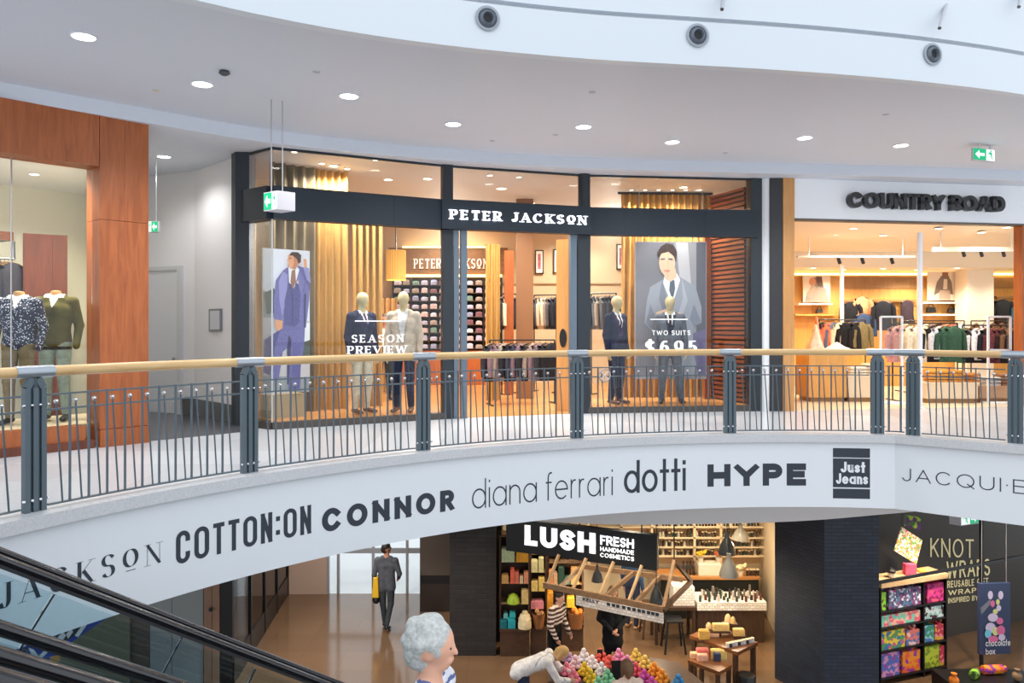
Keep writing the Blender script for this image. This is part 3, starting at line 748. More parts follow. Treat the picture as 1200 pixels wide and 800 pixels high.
def figure(name, label, loc, rz, H, mats, cat='person', group=None, pose=None, jacket=False, skirt=0.0, paint=None, hair=None, face=True, head=True, vox=.016, slim=1.0, bend=0.0, hands=True, headturn=0.0, arm_r=1.0, sleeve=1.0, leg_r=1.0, collar=False, hat=None, low=False, eye_r=.0055):
    """mats: [skin, hair, top, bottom, shoes, extra...]; local frame faces -y, x to the figure's left, z up; joints in units of H"""
    J = dict(hipl=(.05, 0, .515), hipr=(-.05, 0, .515), knl=(.055, -.012, .285), knr=(-.055, -.012, .285), anl=(.06, .012, .05), anr=(-.06, .012, .05),
             tol=(.072, -.085, .018), tor=(-.072, -.085, .018), pel=(0, 0, .535), wai=(0, 0, .62), che=(0, -.004, .735), nek=(0, .006, .835), hed=(0, -.012, .93),
             shl=(.106, .004, .796), shr=(-.106, .004, .796), ell=(.135, .012, .635), elr=(-.135, .012, .635), wrl=(.14, -.02, .49), wrr=(-.14, -.02, .49))
    up = ('wai', 'che', 'nek', 'hed', 'shl', 'shr', 'ell', 'elr', 'wrl', 'wrr')
    if pose: J.update({k: v for k, v in pose.items() if k in J})
    if bend:
        for k in up:
            if pose and k in pose and pose.get('abs'): continue
            v = np.array(J[k]) - np.array(J['pel']); J[k] = tuple(rot(v, 'X', bend) + np.array(J['pel']))
    j = {k: np.array(v) * H for k, v in J.items()}
    s = H * slim; SK, HR, TP, BT, SH = 0, 1, 2, 3, 4
    pr = []
    for a in 'lr':
        pr += [cone(j['hip' + a], j['kn' + a], .052 * s * leg_r, .038 * s * leg_r, BT), cone(j['kn' + a], j['an' + a] + np.array([0, 0, .01 * H]), .037 * s * leg_r, .028 * s * leg_r, BT)]
        he = j['an' + a] + np.array([0, .012 * H, -.022 * H])
        pr += [cone(he, j['to' + a], .026 * s, .021 * s, SH, ((0, 0, 1), .75))]
        sh, el, wr = j['sh' + a], j['el' + a], j['wr' + a]
        up_m = TP
        pr += [cone(sh, el, .037 * s * arm_r, .030 * s * arm_r, TP)]
        if sleeve >= 1: pr += [cone(el, wr, .029 * s * arm_r, .022 * s * arm_r, TP)]
        else:
            pr += [cone(el, wr, .024 * s, .018 * s, SK)]
            if sleeve < .5: pr[-2]['m'] = TP
    dirt = (j['nek'] - j['pel']); dirt = dirt / np.linalg.norm(dirt)
    side = np.array([1.0, 0, 0]); fwd = np.cross(dirt, side); fwd /= np.linalg.norm(fwd)
    for q in (-1, 1):
        pr += [cone(j['pel'] + side * q * .035 * H, j['wai'] + side * q * .028 * H, .066 * s, .062 * s, BT if not (jacket or low) else TP, (fwd, .85)),
               cone(j['wai'] + side * q * .03 * H, j['che'] + side * q * .05 * H, .062 * s, .066 * s, TP, (fwd, .82))]
    pr += [cone(j['che'] + dirt * .02 * H, j['nek'] - dirt * .02 * H, .075 * s, .045 * s, TP, (fwd, .8)), cone(j['shl'], j['shr'], .035 * s, .035 * s, TP), cone(j['shl'] * .45 + j['nek'] * .55, j['shr'] * .45 + j['nek'] * .55, .034 * s, .034 * s, TP)]
    if jacket:
        for q in (-1, 1): pr += [cone(j['wai'] + side * q * .034 * H, j['pel'] + side * q * .042 * H - dirt * .05 * H, .066 * s, .07 * s, TP, (fwd, .82))]
    if skirt:
        pr += [cone(j['pel'], j['pel'] - np.array([0, 0, skirt * H]), .085 * s, .11 * s, BT, ((0, 1, 0), .8))]
    ext = []
    if head:
        hd = j['hed']; nk = j['nek']
        Rm = np.array(Matrix.Rotation(headturn, 3, 'Z'))
        def hp(x, y, z):
            v = Rm @ np.array([x, y, z]); 
            if bend and not (pose and 'hed' in pose): v = rot(v, 'X', bend * .6)
            return hd + v * H
        pr += [cone(nk - dirt * .02 * H, hd + np.array([0, .004, -.02]) * H, .034 * s, .03 * s, SK)]
        pr += [ell(hp(0, .004, .012), np.array([.046, .056, .056]) * H, SK), cone(hp(0, -.012, -.01), hp(0, -.02, -.038), .038 * H, .024 * H, SK)]
        if face:
            pr += [cone(hp(0, -.048, .006), hp(0, -.059, -.013), .005 * H, .0068 * H, SK), cone(hp(-.012, -.045, -.032), hp(.012, -.045, -.032), .006 * H, .006 * H, SK)]
            for q in (-1, 1): pr += [ell(hp(q * .048, .008, -.004), np.array([.007, .012, .018]) * H, SK)]
        if hair: pr += hair(hp, H, HR)
    V, Q, mi = sdf_mesh(pr, vox, .018 * H / 1.75, paint)
    parts = [(V, Q, mi)]
    if head and face:
        eb = MB()
        for q in (-1, 1): eb.ball(hp(q * .019, -.0475, .006), .001 * H + eye_r * H - .001 * H, 8)
        n0 = np.array(eb.v); parts.append((n0, [f for f in eb.f if len(f) == 4], [5] * sum(len(f) == 4 for f in eb.f)))
    if hands:
        for a in 'lr':
            el, wr = j['el' + a], j['wr' + a]; d = (wr - el) / np.linalg.norm(wr - el)
            inner = np.array([-1.0 if a == 'l' else 1.0, 0, 0]); inner = inner - d * (inner @ d); inner /= np.linalg.norm(inner) + 1e-9
            wd = np.cross(d, inner); k = H / 1.75
            if wd[1] > 0: wd = -wd               # thumb side forward
            hp_ = [cone(wr - d * .01, wr + d * .075 * k, .026 * k, .034 * k, 0, (inner, .5))]
            for fi, (o_, ln) in enumerate(((.027, .068), (.009, .078), (-.009, .072), (-.026, .056))):
                b0 = wr + d * .078 * k + wd * o_ * k; m1 = b0 + (d * .55 + inner * .12) * ln * k; e1 = m1 + (d * .38 + inner * .3) * ln * k
                hp_ += [cone(b0, m1, .0095 * k, .0085 * k, 0), cone(m1, e1, .0085 * k, .007 * k, 0)]
            t0 = wr + d * .03 * k + wd * .026 * k; t1 = t0 + (wd * .6 + d * .7 + inner * .2) * .04 * k; t2 = t1 + (d * .95 + inner * .3) * .032 * k
            hp_ += [cone(t0, t1, .011 * k, .0095 * k, 0), cone(t1, t2, .0095 * k, .0075 * k, 0)]
            parts.append(sdf_mesh(hp_, .0065, .006))
    allm = list(mats) + [mat('eye_dark', (40, 32, 30), .3)] * max(0, 6 - len(mats))
    o = mesh_np(name, parts, allm, loc=loc, rz=rz)
    return tag(o, label, cat, group)
def short_hair(hp, H, m): return [ell(hp(0, .012, .026), np.array([.05, .058, .05]) * H, m), ell(hp(0, .03, -.005), np.array([.044, .042, .046]) * H, m)]
def bob_hair(hp, H, m): return short_hair(hp, H, m) + [cone(hp(.04, .015, .01), hp(.045, .01, -.05), .022 * H, .016 * H, m), cone(hp(-.04, .015, .01), hp(-.045, .01, -.05), .022 * H, .016 * H, m), cone(hp(0, .045, 0), hp(0, .045, -.05), .03 * H, .026 * H, m)]
def suit_paint(H, v0=.63, v1=.82, wv=.036, shirt=5, tie=None, lapel=None, mtop=2):
    def f(C, n, mi):
        x, y, z = C[:, 0] / H, C[:, 1] / H, C[:, 2] / H
        front = (n[:, 1] < -.2) & (mi == mtop)
        wd = wv * np.clip((z - v0) / (v1 - v0), 0, 1)
        mi = np.where(front & (np.abs(x) < wd) & (z > v0) & (z < .85), shirt, mi)
        if tie is not None: mi = np.where(front & (np.abs(x) < .012) & (z > v0) & (z < .82), tie, mi)
        if lapel is not None: mi = np.where(front & (np.abs(x) >= wd) & (np.abs(x) < wd + .02) & (z > v0) & (z < .82), lapel, mi)
        mi = np.where((z > .815) & (z < .85) & (np.abs(x) < .045) & (mi == mtop), shirt, mi)
        return mi
    return f

# ---- garments on hangers (local frame: hook at the origin, width along x, hanging down)
GMESH = {}
def cloth(c): return mat('cloth_%02x%02x%02x' % tuple(c), c, .85, var=.18, vscale=14, spec=.15)
HANG = mat('hanger_wood', (120, 84, 52), .45)
def garment(kind, col, m=None):
    key = (kind, tuple(col))
    if key in GMESH: return GMESH[key]
    m = m or cloth(col); rnd = random.Random(sum(col) + len(kind))
    b = MB(); n = 18
    prof = {'jacket': [(-.03, .05, .035), (-.06, .10, .05), (-.10, .2, .055), (-.16, .215, .075), (-.35, .2, .085), (-.55, .2, .09), (-.74, .215, .1)],
            'shirt': [(-.03, .05, .03), (-.06, .10, .04), (-.10, .19, .045), (-.16, .2, .06), (-.4, .19, .065), (-.68, .2, .07)],
            'dress': [(-.03, .05, .03), (-.07, .12, .04), (-.12, .16, .05), (-.35, .15, .06), (-.7, .21, .08), (-1.05, .25, .09)],
            'trousers': [(-.06, .17, .03), (-.1, .175, .045), (-.4, .17, .05), (-.75, .16, .045), (-1.02, .155, .04)]}[kind]
    vs = []
    for li, (z, w, d) in enumerate(prof):
        for k in range(n):
            t = 2 * math.pi * k / n; r = 1 + .07 * math.sin(5 * t + rnd.random() * 2) * (li / len(prof)); vs.append((w * math.cos(t) * r, d * math.sin(t) * r, z))
    fs = []
    for i in range(len(prof) - 1):
        for k in range(n): fs.append((i * n + k, (i + 1) * n + k, (i + 1) * n + (k + 1) % n, i * n + (k + 1) % n))
    fs += [tuple(range(n)), tuple(range((len(prof) - 1) * n + n - 1, (len(prof) - 1) * n - 1, -1))]
    b.add(vs, fs)
    if kind in ('jacket', 'shirt'):
        for q in (-1, 1):
            ln = .66 if kind == 'jacket' else .58
            b.tube([(q * .17, 0, -.1), (q * .235, -.01, -.2), (q * .26, -.02, -.42), (q * .265, -.035, -ln)], [.06, .062, .055, .045], 10, sq=(.9, 1))
    g = b.build('garment', m, None, True, local=True); g.hide_render = False
    COL.objects.unlink(g)
    h = MB(); h.tube([(.2, 0, -.09), (.1, 0, -.045), (0, 0, -.025), (-.1, 0, -.045), (-.2, 0, -.09)], .012, 6)
    h.tube([(0, 0, -.03), (0, 0, .01), (.015, 0, .035), (.03, 0, .025)], .004, 5)
    ho = h.build('hanger', HANG, None, True, local=True); COL.objects.unlink(ho)
    GMESH[key] = (g, ho); return GMESH[key]
def hang(kind, col, colname, loc, rz, place, group, word=None, m=None):
    g, h = garment(kind, col, m)
    word = word or kind
    t = thing('hanging_' + kind, '%s %s hanging %s' % (colname, word, place), 'clothes', loc, rz, group)
    for s in (g, h):
        c = s.copy(); COL.objects.link(c); c.parent = t
    return t
def rail_rack(name, label, A, B, z, zf, m=None, group=None, arm=.0):
    """free-standing clothes rail between plan points A and B"""
    t = thing(name, label, 'clothes rack', ((A[0] + B[0]) / 2, (A[1] + B[1]) / 2, zf), group=group); m = m or BLACK
    b = MB(); b.tube([A + (z,), B + (z,)], .014, 8); b.build('rail', m, t, True)
    ux, uy, L = unit2(A, B)
    for q in (A, B):
        b = MB(); b.tube([q + (z,), q + (zf + .02,)], .014, 8); b.build('upright', m, t, True)
        b = MB(); b.box(q[0], q[1], zf, .05, .5, .025, math.atan2(uy, ux)); b.build('foot', m, t)
    return t

def curtain(name, label, A, B, z0, z1, m, pleat=.13, amp=.045, group=None, parent=None):
    ux, uy, L = unit2(A, B); nx, ny = uy, -ux; N = max(8, int(L / pleat * 8)); f = []; bk = []
    for i in range(N + 1):
        t = i / N * L; o = amp * math.sin(2 * math.pi * t / pleat) + .25 * amp * math.sin(1.7 * t / pleat)
        f.append((A[0] + ux * t + nx * o, A[1] + uy * t + ny * o)); bk.append((A[0] + ux * t + nx * (o + .012), A[1] + uy * t + ny * (o + .012)))
    b = MB(); b.strip(f, z0, z1, bk); o = b.build(name, m, parent, True)
    if parent is None: tag(o, label, 'curtain', group)
    return o
def flat_print(polys, A, B, mats_by_name, name, parent, step=.0015):
    """layered flat print on a vertical board face A-B; polys: (material, [(px, py)...])"""
    b = MB(); names = []; 
    for i, (mn, pts) in enumerate(polys):
        if mn not in names: names.append(mn)
        b.poly([on_wall(x, y, A, B, .002 + step * i) for x, y in pts], names.index(mn))
    return b.build(name, [mats_by_name[k] for k in names], parent)
def oval(cx, cy, rx, ry, n=16): return [(cx + rx * math.cos(2 * math.pi * i / n), cy + ry * math.sin(2 * math.pi * i / n)) for i in range(n)]
PCOL = {}
def pc_(c):
    k = 'print_%02x%02x%02x' % tuple(c)
    PCOL[k] = mat(k, c, .45); return k
# ================================================================== UPPER LEVEL: ceiling fittings
for i, (px, py, r) in enumerate(((98, 42, .10), (237, 98, .105), (409, 112, .105), (531, 145, .10), (684, 148, .10), (788, 166, .10), (943, 161, .10), (1056, 170, .10))):
    downlight(on_z(px, py, ZC), r, ['round downlight nearest the timber shop, first from the left', 'round downlight above the timber column', 'third round downlight from the left in the gallery ceiling', 'round downlight over the left shop window of the menswear shop',
              'round downlight above the entrance of the menswear shop', 'sixth round downlight, above the suit poster window', 'round downlight left of the black raised shop letters', 'round downlight nearest the ceiling exit sign'][i], 'gallery ceiling downlights', 60, (1, .98, .95), spot=140)
downlight(on_z(192, 183, ZL), .09, 'small round downlight in the ceiling of the white niche', 'niche light', 26, spot=150)
for i, (px, py, lab) in enumerate(((263, 83, 'small dark sensor fitting on the ceiling beside the second downlight'), (183, 106, 'flat cream disc on the ceiling above the timber column'), (371, 84, 'tiny grey sprinkler disc left of the third downlight'), (694, 108, 'tiny grey sprinkler disc above the entrance downlight'),
                                   (850, 179, 'small round speaker disc left of the raised black letters'), (1038, 134, 'tiny grey sprinkler disc near the right end of the ceiling'), (651, 158, 'flat pale disc left of the entrance downlight'), (577, 165, 'tiny pale sprinkler disc above the shop sign'))):
    x, y, z = on_z(px, py, ZC); b = MB()
    if i == 0:
        b.lathe([(.05, 0), (.06, -.03), (.03, -.05), (.01, -.055)], (x, y, z), 12); m_ = mat('sensor_grey', (70, 74, 78), .4)
    else: b.lathe([(.04, 0), (.04, -.008), (.02, -.012), (.01, -.013)], (x, y, z), 14); m_ = mat('disc_cream', (205, 198, 176), .5) if i == 1 else mat('disc_grey', (180, 182, 186), .5)
    tag(b.build('ceiling_sensor', m_, None, True), lab, 'sensor', 'ceiling discs and sensors')
# air nozzles in the ceiling edge
def ce_at(px):
    k = (px - 600) / F
    for p, q in zip(CEP[:-1], CEP[1:]):
        f0, f1 = p[0] - k * p[1], q[0] - k * q[1]
        if f0 * f1 <= 0:
            t = f0 / (f0 - f1); return lerp2(p, q, t), unit2(p, q)
for px, py, lab in ((571, 22, 'round grey air nozzle leftmost in the white ceiling edge'), (817, 42, 'round grey air nozzle in the middle of the white ceiling edge'), (1092, 64, 'round grey air nozzle rightmost in the white ceiling edge')):
    c0, (ux, uy, _) = ce_at(px); nx, ny = uy, -ux
    if nx * -c0[0] + ny * -c0[1] < 0: nx, ny = -nx, -ny
    z = z_at(py, c0[1]); t = thing('air_nozzle', lab, 'air vent', (c0[0], c0[1], z - .12), group='air nozzles')
    def ringm(prof, name, m):
        b = MB(); vs = []; n = 24
        for r, o in prof:
            for k in range(n):
                a = 2 * math.pi * k / n; vs.append((c0[0] + ux * r * math.cos(a) + nx * o, c0[1] + uy * r * math.cos(a) + ny * o, z + r * math.sin(a)))
        b.add(vs, [(i * n + k, i * n + (k + 1) % n, (i + 1) * n + (k + 1) % n, (i + 1) * n + k) for i in range(len(prof) - 1) for k in range(n)]); return b.build(name, m, t, True)
    ringm([(.12, .0), (.125, .02), (.10, .025), (.09, .0)], 'outer_ring', mat('nozzle_grey', (150, 158, 168), .4)); ringm([(.09, .004), (.075, .03), (.055, .05), (.045, .02)], 'cone', mat('nozzle_dark', (100, 108, 120), .4)); ringm([(.045, .022), (.0, .02)], 'opening', mat('nozzle_hole', (22, 26, 32), .6))
for a, c, lab in (((846, 11, 7.95), (849, -14, 8.2), 'thin grey rod above the middle air nozzle'), ((1101, 33, 8.5), (1114, -14, 9.0), 'slanted grey rod above the rightmost air nozzle'), ((1194, 8, 8.9), (1198, -14, 9.2), 'short grey rod at the top right corner')):
    b = MB(); b.tube([P(*a), P(*c)], .02, 8); tag(b.build('hanging_rod', STEEL, None, True), lab, 'rod', 'rods over the void')

# exit signs
EXG = mat('exit_green', (0, 150, 100), .4, emit=.8); EXW = mat('exit_white', (236, 246, 243), .4, emit=.5); EXB = mat('exit_body', (190, 190, 198), .5)
def exit_sign(label, A, B, back, z0, z1, arrow=-1, rods=(), zc=ZC, man_first=False, split=.6):
    t = thing('exit_sign', label, 'exit sign', ((A[0] + B[0]) / 2, (A[1] + B[1]) / 2, z0), group='exit signs')
    b = MB(); b.prism([A, B, (B[0] + back[0], B[1] + back[1]), (A[0] + back[0], A[1] + back[1])], z0, z1); b.build('body', EXB, t)
    W = unit2(A, B)[2]; H = z1 - z0; sf_ = plane_surf(A, B, z0)
    def rect(u0, u1, v0, v1, d, m, nm):
        q = MB(); q.add([sf_(W * u0, H * v0, d), sf_(W * u1, H * v0, d), sf_(W * u1, H * v1, d), sf_(W * u0, H * v1, d)], [(0, 1, 2, 3)]); return q.build(nm, m, t)
    def poly(pts, d, m, nm):
        q = MB(); q.poly([sf_(W * u, H * v, d) for u, v in pts]); q.build(nm, m, gp_ if nm == 'arrow' else wp_)
    g0, g1, w0, w1 = (.02, split, split, .98) if not man_first else (split, .98, .02, split)
    gp_ = rect(g0, g1, .05, .95, .002, EXG, 'green_panel'); wp_ = rect(w0, w1, .05, .95, .002, EXW, 'white_panel')
    c = (g0 + g1) / 2; hw = (g1 - g0) * .36; s = arrow
    poly([(c + s * hw, .5), (c + s * hw * .1, .85), (c + s * hw * .1, .62), (c - s * hw, .62), (c - s * hw, .38), (c + s * hw * .1, .38), (c + s * hw * .1, .15)], .004, EXW, 'arrow')
    c = (w0 + w1) / 2; k = (w1 - w0)
    poly([(c - k * .1, .2), (c + k * .05, .45), (c - k * .15, .62), (c - k * .3, .5), (c - k * .35, .55), (c - k * .1, .76), (c + k * .15, .7), (c + k * .2, .5), (c + k * .15, .42), (c + k * .3, .18), (c + k * .2, .14), (c + k * .08, .36)], .004, EXG, 'running_figure')
    poly([(c + k * .05 + k * .1 * math.cos(a), .82 + .08 * math.sin(a)) for a in np.linspace(0, 2 * math.pi, 10)[:-1]], .004, EXG, 'running_head')
    for r in rods:
        q = MB(); q.tube([(r[0], r[1], z1), (r[0], r[1], zc)], .008, 6); q.build('hanging_rod', STEEL, t, True)
    return t
c_ = XY(325, 9.25); l_ = XY(309, 9.42)
exit_sign('green exit sign hung on two long rods before the charcoal shop band', l_, c_, (.17, .16), z_at(245, 9.25), z_at(223, 9.25), -1, [XY(318, 9.36), XY(331, 9.42)])
exit_sign('small green exit sign hung inside the white niche beside the timber column', XY(174, 12.0), XY(185, 12.0), (.0, .08), z_at(272, 12), z_at(259, 12), -1, [XY(183, 12.04)], zc=ZL, man_first=True, split=.3)
exit_sign('green exit sign fixed under the ceiling above the black raised shop letters', XY(1140, 11.6), XY(1166, 11.75), (.02, .08), z_at(188, 11.65), z_at(173.5, 11.65), -1, [XY(1146, 11.64), XY(1160, 11.75)])

# ================================================================== TIMBER MENSWEAR SHOP AT THE LEFT
CHERRY = wood('cherry_timber', (142, 72, 30), (170, 94, 46), 3.0, (5, 5, .5), .4)
CHERD = wood('cherry_dark', (88, 42, 26), (112, 56, 36), 3.0, (5, 5, .5), .35)
CREAM = mat('cream_wall', (226, 220, 200), .6)
ws = thing('timber_shopfront', 'cherry timber shopfront with broad column and window at the left', 'shopfront', (LB[0], LB[1], U))
def lp(px, off=0.0): return on_line(px, *shift(LA, LB, off))
ZH = 8.25
cB = LB; cA = lp(117); cw = unit2(cA, cB)[2]
for z0, z1 in ((U + .22, 7.6), (7.605, ZL)):
    for t0, t1 in ((0, .5), (.503, 1.0)):
        b = MB(); p0, p1 = lerp2(cA, cB, t0), lerp2(cA, cB, t1); b.wall(p0, p1, z0, z1, .45); b.build('column_panel', CHERRY, ws)
b = MB(); p0, p1 = shift(cA, cB, .02); b.wall(p0, p1, U, U + .215, .47); b.build('column_base', CHERRY, ws)
hA = lp(-160); hm = lp(40)
for p0, p1 in ((hA, hm), (lerp2(hm, cA, .002), lerp2(cA, hm, .01))):
    b = MB(); b.wall(p0, p1, ZH, ZL, .35); b.build('header_panel', CHERRY, ws)
b = MB(); b.wall(lp(-160, -.06), lp(100, -.06), U + .1, U + .27, .3); b.build('window_sill', CHERRY, ws)
b = MB(); b.wall(lp(-160, -.02), lp(112, -.02), U, U + .1, .3); b.build('plinth', CHERD, ws)
jA, jB = shift(lp(90), lp(117), -.3), None
b = MB(); b.prism([lp(117), lp(111, -.36), lp(111, -.45), lp(117, -.2)], U + .27, ZH); b.build('jamb', CHERD, ws)
for p, q in ((-160, 13), (13.4, 108)):
    b = MB(); b.wall(lp(p, -.25), lp(q, -.25), U + .27, ZH, .012); b.build('window_pane', GLASS, ws)
b = MB(); q = lp(13.2, -.24); b.box(q[0], q[1], U + .27, .012, .012, ZH - U - .27); b.build('glass_joint', STEEL, ws)
# display deck, back and side walls, ceiling
b = MB(); b.prism([lp(-160, -.36), lp(116, -.36), lp(116, -1.6), lp(-160, -1.6)], U, U + .265); struct(b.build('floor_display', mat('deck_cream', (206, 190, 160), .5)))
iw = shift(LA, LB, -3.6)
b = MB(); b.wall(on_line(-120, *iw), on_line(150, *iw), U, ZL, .1); struct(b.build('wall_timber_shop_back', CREAM))
b = MB(); b.prism([lp(118, -.47), lp(119, -.47), lp(130, -3.6), lp(124, -3.6)], U, ZL); struct(b.build('wall_timber_shop_side', CREAM))
b = MB(); b.prism([lp(-160, -.37), lp(118, -.46), lp(130, -3.6), lp(-100, -3.6)][::-1], 8.45, 8.5); struct(b.build('ceiling_timber_shop', mat('shop_ceiling_white', (235, 232, 225), .6)))
wd = shift(LA, LB, -2.2); q0, q1 = XY(27, 11.0), XY(79, 11.3)
wr = thing('wardrobe', 'dark red timber wardrobe with two doors behind the headless mannequins', 'wardrobe', (q0[0], q0[1], U))
b = MB(); b.wall(q0, q1, U, 7.62, .35); b.build('carcass', CHERD, wr)
for t0, t1 in ((.03, .65), (.66, .97)):
    p0, p1 = shift(lerp2(q0, q1, t0), lerp2(q0, q1, t1), .02); b = MB(); b.wall(p0, p1, U + .08, 7.55, .02); wdo = b.build('door', CHERD, wr)
    b = MB(); b.ball(lerp2(p0, p1, .9 if t0 < .5 else .1) + (U + 1.1,), .018, 8); b.build('knob', STEEL, wdo, True)
q2 = XY(-40, 10.4)
sh = thing('clothes_shelf', 'timber shelf above the clothes rail at the left edge', 'shelf', (q2[0], q2[1], 7.4)); b = MB(); b.wall(q2, XY(16, 10.9), 7.5, 7.62, .35); b.build('board', CHERD, sh); b = MB(); b.tube([XY(-40, 10.6) + (7.25,), XY(17, 11.0) + (7.25,)], .015, 8); b.build('rail', STEEL, sh, True)
for q in (XY(-39, 10.6), XY(16, 11.0)):
    b = MB(); b.beam(q + (7.24,), q + (7.5,), .03, .03); b.build('bracket', STEEL, sh)
for i, (c, nm) in enumerate((((38, 46, 72), 'navy'), ((44, 60, 88), 'blue checked'), ((86, 98, 40), 'moss green'), ((40, 44, 60), 'dark blue'), ((58, 56, 66), 'charcoal'))):
    q = XY(-4 + i * 4.6, 10.85 + i * .035); hang('jacket', c, nm, q + (7.22,), math.radians(75), 'on the rail at the left edge', 'jackets in the timber shop')
# two headless mannequins
NECKW = wood('neck_wood', (208, 150, 92), (224, 168, 108), 6)
def headless(label, px, D, H, mats, paint, rz=0.0, **kw):
    x, y = XY(px, D)
    o = figure('headless_mannequin', label, (x, y, U + .265), rz, H, mats, 'mannequin', 'headless mannequins in the timber shop', paint=paint, head=False, hands=False, vox=.014, low=True, **kw)
    b = MB(); z = U + .265 + .825 * H; b.lathe([(.06, 0), (.062, .05), (.058, .075), (.02, .085)], (0, .006 * H, .83 * H), 18); n = b.build('neck_cap', NECKW, o, True, local=True)
    return o
DOT = spots_mat('navy_white_fleck', (30, 36, 62), (205, 210, 225), 42, .33); KHA = cloth((128, 112, 84)); OLV = cloth((88, 82, 42)); PGR = cloth((150, 164, 150)); WSH = cloth((226, 228, 232)); BELT = mat('belt_black', (30, 30, 34), .4)
def shirt_paint(H, col, beltm=None, zb=.555):
    def f(C, n, mi):
        x, z = C[:, 0] / H, C[:, 2] / H; fr = n[:, 1] < -.1
        mi = np.where((mi == 2) & fr & (np.abs(x) < .028 * np.clip((z - .755) / .07, 0, 1)) & (z > .755), col, mi)
        mi = np.where((mi == 2) & (z > .825) & (np.abs(x) < .06), col, mi)
        if beltm is not None: mi = np.where((z > zb) & (z < zb + .022) & (np.abs(x) < .11), beltm, mi)
        return mi
    return f
headless('headless mannequin in white flecked navy shirt and khaki trousers at left window', 22, 9.6, 1.9, [NECKW, NECKW, DOT, KHA, BLACK, WSH, BELT], shirt_paint(1.9, 5), .15, pose=dict(ell=(.142, .02, .64), elr=(-.142, .02, .64), wrl=(.135, -.03, .5), wrr=(-.135, -.03, .5)))
headless('headless mannequin in olive jumper with white collar and pale green trousers', 65, 9.95, 1.93, [NECKW, NECKW, OLV, PGR, BLACK, WSH, BELT], shirt_paint(1.93, 5, 6, .475), .2, pose=dict(ell=(.14, .02, .64), elr=(-.14, .02, .64), wrl=(.138, -.03, .5), wrr=(-.138, -.03, .5)))
for i, (px, D) in enumerate(((8, 9.5), (68, 9.9), (40, 10.9))):
    x, y = XY(px, D); downlight((x, y, 8.45), .06, ['warm downlight over the flecked shirt mannequin', 'warm downlight over the olive jumper mannequin', 'warm downlight over the wardrobe'][i], 'lights in the timber shop', (75, 90, 45)[i], (1, .92, .76), True, 140)

# ================================================================== MENSWEAR SHOP WITH CHARCOAL FRONT
SHOPF = wood('shop_floor_oak', (176, 120, 66), (198, 140, 82), 3, (1, 8, 1), .25)
GOLD = mat('gold_curtain', (186, 144, 84), .55, spec=.3, var=.12, vscale=6, stretch=(3, 3, .3)); BRONZE = mat('bronze_curtain', (112, 98, 76), .55, var=.15, vscale=6, stretch=(3, 3, .3))
zb0, zb1 = EYE + 1.53, EYE + 2.0
pj = thing('charcoal_shopfront', 'charcoal framed curved shopfront with white serif letters', 'shopfront', (FC[0], FC[1], U))
segs = [(FA, FB), (FB, FC), (FC, FD), (FD, FE)]
for (p, q), cuts in zip(segs, ([], [462], [], [732, 827])):
    o0, o1 = shift(p, q, .1 if (p, q) != (FC, FD) else .16)
    if (p, q) == (FC, FD): o0 = on_line(518, o0, o1); o1 = on_line(693, *shift(p, q, .16))
    ps = [o0] + [on_line(c, o0, o1) for c in cuts] + [o1]
    for k in range(len(ps) - 1):
        b = MB(); b.wall(ps[k], lerp2(ps[k], ps[k + 1], .998), zb0, zb1, .18); bp_ = b.build('band_panel', CHAR2, pj)
        if (p, q) == (FC, FD): SIGNP = bp_
for (p, q), cuts in zip(segs, ([], [438], None, [783])):
    if cuts is not None:
        b = MB(); o0, o1 = shift(p, q, .04); b.wall(o0, o1, U, U + .1, .1); b.build('plinth', mat('plinth_stone', (70, 64, 60), .3), pj)
        ps = [p] + [on_line(c, p, q) for c in cuts] + [q]
        for k in range(len(ps) - 1): b = MB(); b.wall(ps[k], lerp2(ps[k], ps[k + 1], .997), U + .1, zb0, .012); b.build('window_pane', GLASS, pj)
    b = MB(); b.wall(p, q, zb1, ZL, .012); b.build('transom_pane', GLASS, pj)
def fpost(px0, px1, p, q, z0, z1, d, m, nm, off=.05):
    a_, c_ = shift(p, q, off); b = MB(); b.wall(on_line(px0, a_, c_), on_line(px1, a_, c_), z0, z1, d); return b.build(nm, m, pj)
FRL = mat('frame_light', (96, 112, 126), .35, .4)
fpost(519, 531, FC, FD, U, ZL, .16, CHAR, 'post'); fpost(677, 692, FC, FD, U, zb0, .16, CHAR, 'post')
q = on_line(684.5, FC, FD); b = MB(); b.tube([q + (zb1,), q + (ZL,)], .105, 16); b.build('post', CHAR, pj, True)
fpost(880, 893, FD, FE, U, ZL, .2, CHAR, 'post'); fpost(532, 538, FC, FD, U, zb0, .08, FRL, 'door_frame'); fpost(540.5, 547.5, FC, FD, U, zb0, .1, FRL, 'door_frame'); fpost(669, 676, FC, FD, U, zb0, .1, FRL, 'door_frame')
a_, c_ = FA, (FA[0] - .18, FA[1] + .2); b = MB(); b.prism([FA, (FA[0] + .1, FA[1] - .1), (FA[0] - .1, FA[1] - .12), (FA[0] - .22, FA[1] + .05)], U, ZL); b.build('post', CHAR, pj)
b = MB(); b.box(FB[0], FB[1], U + .1, .02, .02, zb0 - U - .1); b.build('glass_joint', STEEL, pj)
b = MB(); b.tube([p + (ZL - .02,) for p in (FA, FB, FC, FD, FE)], .02, 6); b.build('top_channel', CHAR, pj)
LETW = mat('letter_white', (250, 250, 255), .4, emit=1.2)
o0, o1 = shift(FC, FD, .16); q0, q1 = on_line(527, o0, o1), on_line(687, o0, o1); zt, zbm = (z_at(246.5, q0[1]) + z_at(252.5, q1[1])) / 2, (z_at(257.5, q0[1]) + z_at(262.5, q1[1])) / 2
